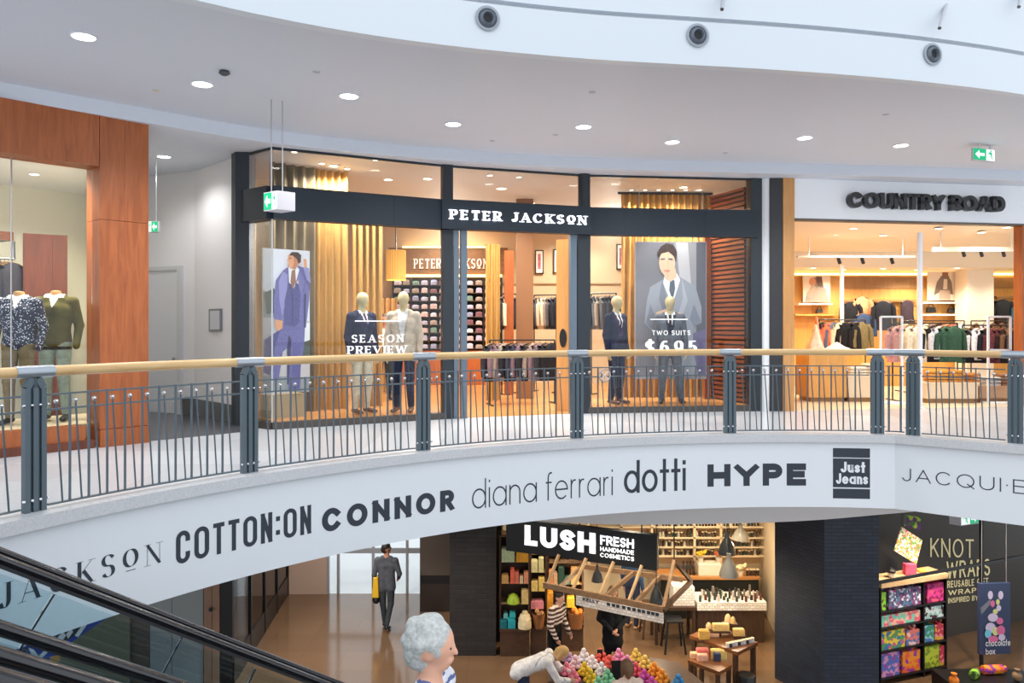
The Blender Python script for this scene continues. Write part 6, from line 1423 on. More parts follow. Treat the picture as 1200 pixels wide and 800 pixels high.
# back shelving with bottles
BD = 17.0
bs = thing('bottle_shelving', 'cream open shelving with rows of bottles along the back wall', 'shelving', XY(830, BD) + (0,)); CRS = mat('shelf_cream', (236, 214, 176), .5)
x0, x1 = XY(690, BD)[0], XY(897, BD)[0]
for px in (690, 728, 764, 814, 845, 897): b = MB(); x = XY(px, BD)[0]; b.box(x, BD + .13, .95, .05, .28, ZB - .95); b.build('upright', CRS, bs)
RB = [z_at(y, BD) for y in (651, 640.5, 629.5)] + [z_at(629.5, BD) + .24]
for z in RB: b = MB(); b.box((x0 + x1) / 2, BD + .13, z - .03, x1 - x0, .28, .03); b.build('shelf_board', CRS, bs)
b = MB(); b.box((x0 + x1) / 2, BD + .28, .95, x1 - x0, .02, ZB - .95); b.build('back_board', mat('shelf_back', (196, 160, 116), .6), bs)
BOT = {}
def bottle(c, h, r=.024, kind=0):
    k = (c, round(h, 2), kind)
    if k not in BOT:
        b = MB(); b.lathe([(r, 0), (r, h * .62), (r * .45, h * .72), (r * .45, h * .86)] if kind == 0 else [(r * 1.15, 0), (r * 1.15, h * .6)], (0, 0, 0), 8); o = b.build('bottle', mat('bottle_%02x%02x%02x' % c, c, .25), None, True, local=True); COL.objects.unlink(o)
        b = MB(); zc_ = h * (.86 if kind == 0 else .6); b.lathe([(r * (.55 if kind == 0 else 1.2), zc_), (r * (.55 if kind == 0 else 1.2), zc_ + h * .14), (.002, zc_ + h * .14)], (0, 0, 0), 8); l = b.build('cap', BLACK if kind == 0 else CRS, None, False, local=True); COL.objects.unlink(l); BOT[k] = (o, l)
    return BOT[k]
def put_bottle(loc, c, h, lab, group, kind=0, r=.024):
    o, l = bottle(c, h, r, kind); a = o.copy(); COL.objects.link(a); a.location = loc; tag(a, lab, 'bottle', group); d = l.copy(); COL.objects.link(d); d.parent = a
rnd = random.Random(5); BC_ = [((36, 30, 30), 'black'), ((60, 42, 34), 'brown'), ((90, 76, 60), 'amber'), ((200, 190, 170), 'white'), ((44, 60, 50), 'green')]
for ri, z in enumerate(RB):
    px = 767.0; k = 0
    while px < 893:
        if not any(abs(px - u) < 2.6 for u in (814, 845)):
            c, nm = rnd.choice(BC_); h = .13 + .05 * rnd.random(); put_bottle((XY(px, BD)[0], BD + .06, z), c, h, 'small %s bottle, %s from the left on the %s shelf from below' % (nm, ORD[k], ORD[ri]), 'bottles on the back shelving', (k // 5) % 2); k += 1
        px += 3.6
# bench under the shelving, with jars
bn = thing('back_bench', 'dark bench with timber top below the bottle shelving', 'counter', XY(845, 16.5) + (0,)); xb0, xb1 = XY(775, 16.45)[0], XY(890, 16.45)[0]
b = MB(); b.box((xb0 + xb1) / 2, 16.75, 0, xb1 - xb0, .5, .86); b.build('cabinet', mat('green_black', (34, 38, 36), .5), bn); b = MB(); b.box((xb0 + xb1) / 2, 16.72, .86, xb1 - xb0 + .04, .6, .05); b.build('top', wood('warm_bench', (190, 128, 70), (208, 148, 88), 4, (1, 5, 5), .4), bn)
def jar(px, D, z, c, h, r, lab, group='jars and pots in the soap shop', fl=False):
    x, y = XY(px, D); b = MB(); b.lathe([(r, 0), (r * 1.02, h * .7), (r * .8, h * .8), (r * .85, h), (.003, h)], (x, y, z), 10); tag(b.build('lidded_jar', mat('jar_%02x%02x%02x' % c, c, .3), None, True), lab, 'jar', group)
for i, px in enumerate((801, 805, 809, 813)): put_bottle(XY(px, 16.6) + (.91,), (40, 34, 32), .3, 'tall black bottle on the bench, %s from the left' % ORD[i], 'tall bottles on the bench', 0, .03)
x, y = XY(830, 16.65); b = MB(); b.box(x, y, .91, .5, .3, .26); tag(b.build('white_sink_box', mat('sink_white', (236, 226, 204), .4), bevel=.02), 'white box basin on the timber bench', 'basin')
for i, (px, c, lab) in enumerate(((821, (236, 190, 50), 'bunch of yellow flowers above the white basin'), (842, (180, 90, 50), 'bunch of russet flowers above the white basin'), (868, (238, 226, 180), 'bunch of cream flowers beside the big grey lamp'))):
    x, y = XY(px, 16.55 if i == 2 else 16.65); z = .91 if i == 2 else 1.17; t = thing('flower_pot', lab, 'flowers', (x, y, z)); b = MB(); b.lathe([(.05, 0), (.07, .1), (.06, .1), (.045, .01)], (x, y, z), 12); b.build('pot', mat('pot_pale', (220, 210, 190), .4), t, True)
    for k in range(9): a = k * 2.4; rr = .02 + .012 * k; bb = MB(); bb.ball((x + rr * math.cos(a), y + rr * math.sin(a), z + .16 + .03 * (k % 3)), .04, 8); bb.build('blossom', mat('blossom_%02x%02x%02x' % c, c, .6), t, True)
for i, px in enumerate((876, 880, 884, 888)): put_bottle(XY(px, 16.55) + (.91,), (60, 46, 40), .2, 'short dark bottle on the right of the bench, %s from the left' % ORD[i], 'short bottles on the bench', 1, .03)
# serving counter with white tile edge
ct = thing('serving_counter', 'dark timber counter with white tiled top edge', 'counter', XY(857, 15.3) + (0,)); xc0, xc1 = XY(818, 15.2)[0], XY(897, 15.2)[0]
PLK = wood('dark_plank', (58, 40, 28), (80, 56, 40), 4, (3, 3, .6), .5)
for k in range(6): wq = (xc1 - xc0) / 6; b = MB(); b.box(xc0 + wq * (k + .5), 15.5, 0, wq - .006, .5, .66); b.build('front_plank', PLK, ct)
b = MB(); b.box((xc0 + xc1) / 2, 15.5, .66, xc1 - xc0 + .04, .62, .16); b.build('tiled_top', brick_mat('white_tiles', (226, 218, 208), (196, 188, 180), .1, .05, .25, .2), ct)
b = MB(); x, y = XY(799, 15.4); b.box(x, y, .75, .42, .4, .36); tag(b.build('tiled_block', brick_mat('white_tiles', (226, 218, 208), (196, 188, 180), .1, .05, .25, .2)), 'white tiled block on the dark table left of the counter', 'block')
dt = thing('dark_table', 'dark table under the white tiled block', 'table', XY(788, 15.4) + (0,)); x, y = XY(788, 15.4); b = MB(); b.box(x, y, .69, .82, .6, .06); b.build('top', PLK, dt)
for sx in (-.37, .37):
    for sy in (-.24, .24): b = MB(); b.box(x + sx, y + sy, 0, .06, .06, .69); b.build('leg', PLK, dt)
rnd = random.Random(9)
for i in range(34):
    px = 820.5 + i * 2.15; c = rnd.choice([(60, 60, 58), (190, 180, 170), (90, 50, 40), (40, 60, 48), (120, 110, 104), (50, 44, 44)]); jar(px, 15.24 + .45 * ((i * 7) % 5) / 5, .82, c, .07 + .14 * rnd.random() ** 2, .022 + .012 * rnd.random(), 'small jar on the white tiled counter, %s from the left' % ORD[i], 'jars on the tiled counter')
# stools
def stool(lab, px, D, h, m, back=False):
    x, y = XY(px, D); t = thing('stool', lab, 'stool', (x, y, 0)); b = MB(); b.box(x, y, h - .04, .34, .34, .04); b.build('seat', m, t, bevel=.01)
    for sx in (-1, 1):
        for sy in (-1, 1): b = MB(); b.beam((x + sx * .13, y + sy * .13, h - .04), (x + sx * .2, y + sy * .2, 0), .035, .035); b.build('leg', m, t)
    for sx in (-1, 1): b = MB(); b.beam((x + sx * .17, y - .17, .28), (x + sx * .17, y + .17, .28), .025, .025); b.build('stretcher', m, t)
    if back: b = MB(); b.box(x, y + .17, h, .34, .03, .3); b.build('backrest', m, t)
stool('brown timber stool under the end of the white tile strip', 763, 15.6, .68, TIMD); stool('black metal stool before the dark table', 789, 14.9, .62, BLACK)
# pendant lamps
def pendant(lab, px, ytop, ybot, r, D, m):
    x, y = XY(px, D); z0, z1 = z_at(ybot, D), z_at(ytop, D); h = z1 - z0; t = thing('pendant_lamp', lab, 'lamp', (x, y, z0), group='pendant lamps of the soap shop')
    b = MB(); b.lathe([(r, 0), (r * .98, h * .12), (r * .72, h * .45), (r * .38, h * .68), (r * .22, h * .82), (r * .22, h), (.01, h)], (x, y, z0), 22)
    b.f.pop(-2); b.m.pop(-2); shd = b.build('shade', m, t, True); b = MB(); b.tube([(x, y, z1), (x, y, ZB)], .008, 6); b.build('cord', BLACK, t)
    b = MB(); b.ball((x, y, z0 + h * .25), .035, 10); b.build('bulb', LAMPW, shd, True); lamp('POINT', (x, y, z0 - .02), 9, (1, .82, .58), .05, t)
EG = mat('enamel_grey', (150, 148, 140), .3); ED = mat('enamel_dark', (50, 54, 58), .35)
pendant('grey enamel pendant lamp before the white basin', 854, 648, 675, .175, 14.4, EG); pendant('dark enamel pendant lamp above the grey one', 852, 623, 649, .17, 15.0, ED); pendant('cream dome pendant lamp at the top right of the soap shop', 868, 614, 632, .17, 15.2, mat('enamel_cream', (226, 214, 190), .3))
pendant('black pendant lamp hanging behind the timber frame left', 700, 662, 681, .11, 14.6, ED); pendant('black pendant lamp hanging in the timber frame right', 769, 683, 706, .13, 13.6, ED)
# display tables with products
def quad_table(lab, front, left, right, z, leg=.07):
    bk = (left[0] + right[0] - front[0], left[1] + right[1] - front[1]); c = ((left[0] + right[0]) / 2, (left[1] + right[1]) / 2)
    t = thing('display_table', lab, 'table', c + (0,), group='timber display tables'); m_ = wood('table_brown', (110, 66, 36), (136, 86, 50), 4, (2, 4, 4), .35)
    b = MB(); b.prism([front, right, bk, left], z - .06, z); b.build('top', m_, t)
    for q in (front, left, right, bk): q = lerp2(q, c, .14); b = MB(); b.box(q[0], q[1], 0, leg, leg, z - .06, math.atan2(front[1] - left[1], front[0] - left[0])); b.build('leg', TIMD, t)
    return c
c1_ = quad_table('larger timber display table with soaps and small pots', (3.83, 13.04), (3.18, 13.76), (4.31, 13.46), .75); c2_ = quad_table('lower timber display table with pink and yellow soaps', (3.44, 12.75), (3.02, 13.2), (3.72, 13.0), .55, .06)
TS = [('golden soap wedge left on the larger table', 819, 831, 737, 748, 13.6, (226, 180, 90)), ('long yellow soap bar raised on the larger table', 835, 854, 730, 738, 13.7, (240, 200, 120)), ('cream soap slab at the right of the larger table', 859, 872, 736, 744, 13.65, (232, 190, 110)), ('cream round soap at the top of the display', 849, 857, 719, 729, 13.9, (236, 206, 150)), ('second cream round soap at the top of the display', 856, 862, 722, 730, 13.85, (230, 196, 130)), ('small cream soap ball left of the yellow bar', 827, 834, 729, 735, 13.75, (226, 200, 150)),
      ('pink soap slab on the lower table', 816, 830, 759, 769, 13.22, (226, 120, 110)), ('peach soap slab left on the lower table', 809, 818, 764, 770, 13.2, (238, 190, 150)), ('second peach soap slab on the lower table', 817, 829, 766, 773, 13.1, (240, 180, 150)), ('yellow soap bar over the lower table', 833, 851, 760, 771, 13.2, (240, 206, 120)), ('dark blue soap block on the lower table', 836, 844, 764, 773, 13.1, (50, 60, 90))]
for i, (lab, a, c, y0, y1, D, col) in enumerate(TS):
    zt = .75 if i < 6 else .55; x0_, x1_ = XY(a, D)[0], XY(c, D)[0]; h = (y1 - y0) / F * D
    zz = z_at(y1, D)
    if i >= 6: D = F * (EYE - .55) / (y1 - HY)
    soapbox(lab, a, c, y0, y1, D, col, 'soaps on the display tables', 'dome' if 'round' in lab or 'ball' in lab else 'block', .1)
st_ = thing('tiered_stand', 'dark tiered stand carrying soaps on the larger table', 'stand', (3.62, 13.6, .75)); 
for k, (px, y, D, w_) in enumerate(((844, 738.6, 13.7, .38), (855, 729.6, 13.88, .26), (866, 744.6, 13.65, .24), (825, 748.6, 13.6, .22))):
    x, yy, z = P(px, y, D); b = MB(); b.box(x, yy, z - .02, w_, .14, .02); b.build('tray', TIMD, st_); b = MB(); b.box(x, yy, .75, .03, .03, max(.01, z - .77)); b.build('stem', TIMD, st_)
for i in range(10):
    q = lerp2((3.72, 13.25), (4.22, 13.47), i / 9); put_bottle((q[0], q[1], .75), [(230, 226, 222), (60, 60, 70), (200, 196, 200)][i % 3], .1, 'small pot on the larger display table, %s from the left' % ORD[i], 'pots on the larger display table', 1, .028)
x, y = XY(875, 12.9); b = MB(); b.lathe([(.13, 0), (.15, .02), (.15, .42), (.14, .44), (.005, .44)], (x, y, 0), 20); tag(b.build('black_bin', BLACK, None, True), 'round black bin under the larger display table', 'bin')
# bath bomb table: heaps of balls in wooden trays
TBZ = .72
bt = thing('bath_bomb_table', 'dark round-cornered table covered with heaps of bath bombs', 'table', (1.75, 12.3, 0)); b = MB(); b.prism([(.55, 11.9), (.9, 11.6), (2.7, 11.6), (3.0, 11.95), (2.75, 12.75), (2.2, 12.95), (1.1, 12.95), (.6, 12.7)], TBZ - .06, TBZ); b.build('top', TIMD, bt)
for x, y in ((.85, 11.95), (2.7, 11.9), (2.5, 12.65), (.95, 12.65)): b = MB(); b.box(x, y, 0, .09, .09, TBZ - .06); b.build('leg', TIMD, bt)
HC = {'lilac': (196, 166, 206), 'pale rose': (228, 196, 206), 'white': (236, 228, 232), 'red': (226, 92, 80), 'candy pink': (236, 130, 150), 'yellow': (232, 196, 50), 'mint green': (130, 200, 156), 'rose pink': (230, 146, 186), 'golden': (240, 204, 100), 'raspberry': (226, 90, 106), 'magenta': (206, 80, 160), 'orange': (234, 148, 40), 'blue': (56, 136, 190)}
HEAPS = [(664, 12.74, 'lilac'), (684, 12.74, 'white'), (704, 12.74, 'red'), (725, 12.74, 'rose pink'), (745, 12.74, 'golden'), (674, 12.48, 'pale rose'), (694, 12.48, 'white'), (714, 12.48, 'red'), (735, 12.48, 'rose pink'), (756, 12.48, 'golden'), (664, 12.22, 'candy pink'), (685, 12.22, 'yellow'), (705, 12.22, 'white'), (745, 12.22, 'raspberry'), (767, 12.22, 'orange'),
         (672, 11.97, 'candy pink'), (692, 11.97, 'yellow'), (712, 11.97, 'mint green'), (755, 11.97, 'magenta'), (776, 11.97, 'orange'), (701, 11.72, 'mint green'), (764, 11.72, 'magenta'), (795, 11.8, 'blue')]
seen = {}
for px, D, nm in HEAPS:
    c = HC[nm]; x, y = XY(px, D); k_ = seen.get(nm, 0); seen[nm] = k_ + 1; wh = ['back', 'front', 'third'][k_]
    t = thing('wooden_tray', 'wooden tray under the %s heap of %s bath bombs' % (wh, nm), 'tray', (x, y, TBZ), group='trays of bath bombs')
    b = MB(); b.lathe([(.105, 0), (.125, .05), (.122, .05), (.1, .01)], (x, y, TBZ), 18); b.build('bowl', TIMD, t, True)
    b = MB(); b.ball((0, 0, 0), .041, 10); src = b.build('bath_bomb', mat('bomb_%02x%02x%02x' % c, c, .7, var=.2, vscale=30), None, True, local=True); COL.objects.unlink(src)
    for lay, (n, R) in enumerate(((6, .08), (1, 0), (3, .047), (1, 0))):
        for j in range(n):
            a = 2 * math.pi * j / n + lay; o = src.copy(); COL.objects.link(o); o.location = (x + R * math.cos(a), y + R * math.sin(a), TBZ + (.055, .055, .122, .19)[lay]); tag(o, '%s bath bomb in the %s heap, %s in layer %s' % (nm, wh, ORD[j], ('bottom', 'centre', 'middle', 'top')[lay]), 'bath bomb', '%s bath bombs' % nm)
for px, y, lab in ((703, 759, 'small black price card behind the red bath bombs'), (722, 780, 'tall black price board between the mint and raspberry heaps')):
    x, yy, z = on_z(px, y + 8, .85); b = MB(); w_ = .09 if px < 710 else .15; b.box(x, yy, TBZ, w_, .02, .22 if px < 710 else .32); tag(b.build('price_card', BLACK), lab, 'price card')
for i, (x, y) in enumerate(((.6, 14.2), (2.2, 14.0), (3.8, 14.3), (1.4, 15.6), (3.2, 15.8), (4.4, 16.3), (.6, 16.2), (1.6, 12.7), (3.2, 12.8))):
    downlight((x, y, ZB), .06, 'warm spotlight in the dark soap shop ceiling, number ' + ORD[i], 'spotlights of the soap shop', 38, (1, .84, .62), True, 120)

# ---- gift wrap shop at the right
KW = mat('dark_umber', (66, 60, 54), .55); G0, G1 = (6.2, 13.0), (9.7, 14.5)
wA, wB = shift(G0, (11.5, 15.27), -1.3)
b = MB(); b.wall((wA[0] - .6, wA[1] - .26), wB, 0, ZB, .15); KWALL = struct(b.build('wall_gift_back', KW)); WM[KWALL.name] = Matrix.Translation(KWALL.location)
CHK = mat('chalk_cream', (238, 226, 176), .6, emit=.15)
def chalk(t, px0, px1, y0, y1, drop, **kw):
    a, c = on_line(px0, *shift(wA, wB, .012)), on_line(px1, *shift(wA, wB, .012)); D = (a[1] + c[1]) / 2; sf0 = plane_surf(a, c, z_at(y1, D)); W_ = unit2(a, c)[2]
    lettering('chalk_letter', t, lambda u, v, d: (lambda p: (p[0], p[1], p[2] - drop * u / W_))(sf0(u, v, d)), CHK, KWALL, W_, z_at(y0, D) - z_at(y1, D), **kw)
chalk('KNOT', 1090, 1141, 626, 648, .17, w=.1, gap=.16, ws=.8); chalk('WRAPS', 1109, 1160, 653, 673, .1, w=.12, gap=.12, ws=.75)
chalk('REUSABLE GIFT', 1110, 1158, 676, 684, .09, w=.16, gap=.14, ws=.8); chalk('WRAP', 1111, 1144, 688, 694, .06, w=.16, gap=.16); chalk('INSPIRED BY', 1111, 1146, 697, 703, .06, w=.16, gap=.14)
sA2, sB2 = XY(1032, 13.4), XY(1110, 13.95)
gs = thing('gift_shelving', 'black shelving with colourful gift wraps below a timber top', 'shelving', lerp2(sA2, sB2, .5) + (0,)); zt = z_at(689, 13.4)
b = MB(); o0, o1 = shift(sA2, sB2, .02); b.wall(o0, o1, zt, zt + .09, .42); b.build('timber_top', TIML, gs)
for t in (0, .64, .985): p = lerp2(sA2, sB2, t); q = lerp2(sA2, sB2, t + .015); b = MB(); b.wall(p, q, 0, zt, .38); b.build('upright', BLACK, gs)
b = MB(); o0, o1 = shift(sA2, sB2, -.38); b.wall(o0, o1, 0, zt, .02); b.build('back_board', BLACK, gs)
ROWG = [zt - .42, zt - .71, zt - 1.12, .12]
for z in ROWG: b = MB(); b.wall(sA2, sB2, z - .025, z, .37); b.build('shelf_board', BLACK, gs)
CF = [((60, 66, 110), (214, 214, 226), (150, 60, 120), (90, 120, 150)), ((214, 60, 140), (230, 90, 120), (150, 30, 100)), ((120, 200, 180), (226, 100, 120), (240, 180, 160)), ((226, 200, 60), (90, 150, 90), (200, 90, 140), (60, 120, 160)), ((226, 120, 110), (240, 200, 190), (90, 120, 180)), ((90, 110, 190), (150, 80, 160), (214, 150, 190)), ((240, 150, 40), (150, 60, 160), (240, 100, 60)), ((60, 150, 120), (80, 120, 190), (150, 200, 210)), ((200, 60, 80), (226, 180, 60), (240, 150, 160)), ((190, 206, 60), (130, 150, 40)), ((214, 226, 230), (70, 40, 50), (150, 190, 190)), ((150, 210, 60), (70, 90, 50))]
def wrap_box(lab, t0, t1, z, h, ci, shape='box', dep=.26):
    p, q = lerp2(*shift(sA2, sB2, -.03), t0), lerp2(*shift(sA2, sB2, -.03), t1); m_ = confetti_mat('wrap_print_%d' % ci, CF[ci], 16 if ci else 26); c0 = lerp2(p, q, .5); t = thing('wrapped_gift', lab, 'gift', (c0[0], c0[1] + .1, z), group='gifts on the black shelving')
    b = MB(); b.wall(p, q, z, z + h, dep); b.build('box', m_, t, bevel=.012)
    if shape == 'knot':
        for s_ in (-1, 1): b = MB(); b.tube([c0 + (z + h,), (c0[0] + s_ * .05, c0[1] + .08, z + h + .06), (c0[0] + s_ * .1, c0[1] + .1, z + h + .03)], [.012, .03, .008], 8); b.build('knot_ear', m_, t, True)
wrap_box('navy and white flower patterned gift on the top row', .14, .62, ROWG[0], .33, 0); wrap_box('lime green book at the left of the top row', .02, .1, ROWG[0], .32, 11); wrap_box('magenta gift at the right of the top row', .72, .97, ROWG[0], .34, 1)
wrap_box('long teal and pink checked gift on the second row', .02, .61, ROWG[1], .2, 2); wrap_box('white gift with dark ribbon on the second row', .67, .97, ROWG[1], .22, 10)
wrap_box('yellow and green patterned gift on the third row', .02, .38, ROWG[2], .33, 3, 'box'); wrap_box('coral and blue gift with knot on the third row', .4, .6, ROWG[2], .27, 4, 'knot'); wrap_box('blue and green gift on the third row', .67, .82, ROWG[2], .3, 7); wrap_box('red flowered gift with knot on the third row', .84, .97, ROWG[2], .28, 8, 'knot')
wrap_box('blue and violet patterned gift on the lowest row', .02, .3, ROWG[3], .42, 5); wrap_box('orange and purple patchwork gift on the lowest row', .34, .61, ROWG[3], .38, 6, 'knot'); wrap_box('lime green dotted gift on the lowest row', .67, .9, ROWG[3], .4, 9)
wrap_box('small red gift on the end of the lowest row', .91, .98, ROWG[3], .36, 8)
# hung patterned cloth diamond, small items on the timber top, bars, screen
dA, dB = XY(1040, 14.1), XY(1090, 14.3); b = MB(); fr_ = [on_wall(x, y, dA, dB) for x, y in ((1057, 617), (1081, 633), (1074, 661), (1048, 645))]; bk_ = [on_wall(x, y, dA, dB, -.02) for x, y in ((1057, 617), (1081, 633), (1074, 661), (1048, 645))]
b.add(fr_ + bk_, [(0, 1, 2, 3), (7, 6, 5, 4)] + [(i, (i + 1) % 4, 4 + (i + 1) % 4, 4 + i) for i in range(4)]); dm = thing('patterned_cloth', 'white cloth with orange and green dots hung as a diamond', 'cloth', fr_[3]); b.build('cloth', confetti_mat('dot_cloth', ((240, 236, 226), (240, 150, 80), (240, 236, 226), (230, 110, 100), (90, 160, 90), (240, 200, 90), (240, 236, 226)), 34), dm); b = MB(); b.tube([fr_[0], (fr_[0][0], fr_[0][1], ZB)], .005, 5); b.build('cord', BLACK, dm)
q = [on_wall(x, y, dA, dB) for x, y in ((1059, 603), (1079, 606), (1079, 621), (1060, 616))]; gp = thing('green_purple_print', 'green and purple print hung above the dotted cloth', 'cloth', q[3]); b = MB(); b.add(q + [(a_ + .01, c_ + .02, z_) for a_, c_, z_ in q], [(0, 1, 2, 3), (7, 6, 5, 4)] + [(i, (i + 1) % 4, 4 + (i + 1) % 4, 4 + i) for i in range(4)]); b.build('cloth', confetti_mat('green_purple', ((60, 110, 40), (90, 40, 110), (150, 190, 50)), 12), gp); b = MB(); b.tube([q[0], (q[0][0], q[0][1], ZB)], .004, 5); b.build('cord', BLACK, gp)
x, y = XY(1066, 13.85); b = MB(); b.box(x, y, zt + .09, .2, .12, .2); tag(b.build('pink_parcel', confetti_mat('pink_parcel', ((226, 80, 110), (214, 60, 96), (150, 50, 110)), 6), bevel=.01), 'bright pink parcel standing on the timber top', 'gift')
x, y = XY(1044, 13.7); t = thing('knotted_parcel', 'small black and white knotted parcel on the timber top', 'gift', (x, y, zt + .09)); b = MB(); b.ball((x, y, zt + .15), .06, 10); b.build('bundle', mat('bundle_white', (220, 214, 206), .6), t, True); b = MB(); b.lathe([(.075, 0), (.08, .04), (.03, .08), (.005, .09)], (x, y, zt + .18), 12); b.build('wrap', BLACK, t, True)
x, y = XY(1080, 14.0); b = MB(); b.ball((x, y, zt + .12), .08, 10, sq=(1, 1, .5)); tag(b.build('yellow_bundle', mat('bundle_yellow', (226, 170, 70), .6), None, True), 'small yellow cloth bundle on the timber top', 'gift')
fbar = thing('window_bar_frame', 'black steel bars of the gift shop front', 'window frame', G0 + (0,))
zbar = z_at(680, G0[1] + .1)
b = MB(); b.beam(G0 + (zbar,), (11.0, 15.06, zbar), .04, .05); b.build('bar', BLACK, fbar); q = on_line(1150, G0, G1); b = MB(); b.beam((q[0], q[1], 0), (q[0], q[1], ZB), .05, .05); b.build('bar', BLACK, fbar)
sc0, sc1 = XY(1148, 13.45), XY(1184, 13.5)
sn = thing('advert_panel', 'dark blue hanging advert panel with a tower of pastel sweets', 'advert', ((sc0[0] + sc1[0]) / 2, 13.5, z_at(767, 13.45))); z0, z1 = z_at(767, 13.45), z_at(684, 13.45)
b = MB(); b.wall(sc0, sc1, z0, z1, .06); b.build('panel', mat('advert_blue', (52, 66, 100), .35), sn)
for t in (.1, .9): p = lerp2(sc0, sc1, t); b = MB(); b.tube([(p[0], p[1] + .03, z1), (p[0], p[1] + .03, ZB)], .006, 5); b.build('wire', STEEL, sn)
LP, PK, CY, LM = pc_((206, 196, 226)), pc_((214, 110, 160)), pc_((120, 200, 226)), pc_((206, 214, 150))
flat_print([(pc_((120, 124, 140)), [(1149, 712), (1160, 702), (1162, 706), (1150, 720)]), (LP, oval(1160.5, 697, 3, 5)), (LP, oval(1172.5, 697, 3, 5)), (PK, oval(1163, 707, 2.5, 4)), (LM, oval(1169, 705, 2.2, 3.5)), (LP, oval(1170, 712, 2.8, 3.6)), (LM, oval(1166, 716, 3, 3)), (LP, oval(1163, 723, 6, 5)), (PK, oval(1171, 727, 4, 4)), (LP, oval(1160, 735, 6, 6)), (LM, oval(1166, 739, 4, 5)), (PK, oval(1172, 738, 5, 6)), (CY, oval(1157, 742, 4, 5)), (PK, oval(1163, 748, 6, 4)), (LP, oval(1173, 746, 4, 4))], sc0, sc1, PCOL, 'advert_print', sn)
for t_, a, c, y0, y1 in (('chocolate', 1155, 1184, 749, 756.5), ('box', 1155, 1166, 759, 766)):
    o0, o1 = shift(sc0, sc1, .03); p, q = on_line(a, o0, o1), on_line(c, o0, o1); lettering('printed_letter', t_, plane_surf(p, q, z_at(y1, 13.45)), WPR, sn, unit2(p, q)[2], z_at(y0, 13.45) - z_at(y1, 13.45), w=.13, gap=.1)
# gifts at the lower right on a low plinth
pz = .32; x0_, x1_ = XY(1108, 12.95)[0], XY(1215, 12.95)[0]
b = MB(); b.box((x0_ + x1_) / 2, 13.1, 0, x1_ - x0_, .55, pz); tag(b.build('display_plinth', BLACK), 'low black plinth with knotted gifts at the bottom right', 'plinth')
def roll(lab, px, y, L, r, ci, rz=.1):
    x, yy, z = on_z(px, y, pz + r); t = thing('wrapped_roll', lab, 'gift', (x, yy, pz), group='gifts on the low plinth'); m_ = confetti_mat('wrap_print_%d' % ci, CF[ci], 16); d = Vector((math.cos(rz), math.sin(rz), 0)); c = Vector((x, yy, pz + r))
    b = MB(); b.tube([c - d * L / 2, c - d * L * .48, c + d * L * .48, c + d * L / 2], [r * .7, r, r, r * .7], 12); b.build('roll', m_, t, True)
    for s_ in (-1, 1): b = MB(); b.tube([c + d * s_ * L * .5, c + d * s_ * (L * .5 + .06)], [.012, r * .7], 8); b.build('knot_ear', m_, t, True)
roll('orange and purple patterned wrapped roll at the bottom right', 1163, 784, .36, .075, 6); roll('green and yellow knotted bundle at the bottom right', 1142, 789, .16, .07, 11, .8)
for px, y, c, lab in ((1118, 797, (240, 130, 30), 'orange ball bundle at the bottom right'), (1192, 792, (140, 112, 86), 'tan ball bundle at the right corner')):
    x, yy, z = on_z(px, y, pz + .08); b = MB(); b.ball((x, yy, pz + .08), .08, 12); b.lathe([(.02, 0), (.05, .05), (.01, .06)], (x, yy, pz + .15), 8); tag(b.build('knotted_bundle', mat('bundle_%02x%02x%02x' % c, c, .6), None, True), lab, 'gift', 'gifts on the low plinth')
for i, (x, y) in enumerate(((-7.2, 12.2), (-5.6, 12.4), (-3.2, 12.4))):  # lamps out of view, added to lighten the panelled wall behind the escalators
    downlight((x, y, 3.98), .09, 'unseen added fill light under the gallery slab, %s from the left' % ORD[i], 'added fill lights under the gallery', 190, (1, .96, .9), False, 140)
for i, (px, D) in enumerate(((1070, 13.2), (1120, 13.4), (1175, 13.0))):
    downlight(XY(px, D) + (ZB,), .06, 'warm spotlight of the gift wrap shop, %s from the left' % ORD[i], 'spotlights of the gift shop', 60, (1, .86, .66), True, 120)
exit_sign('green exit sign with right arrow under the lower bulkhead at the right', XY(1126, 12.45), XY(1147, 12.6), (-.12, .12), z_at(615, 12.5), z_at(601, 12.5), 1, [XY(1128, 12.52), XY(1144, 12.63)], 3.98, True, .5)
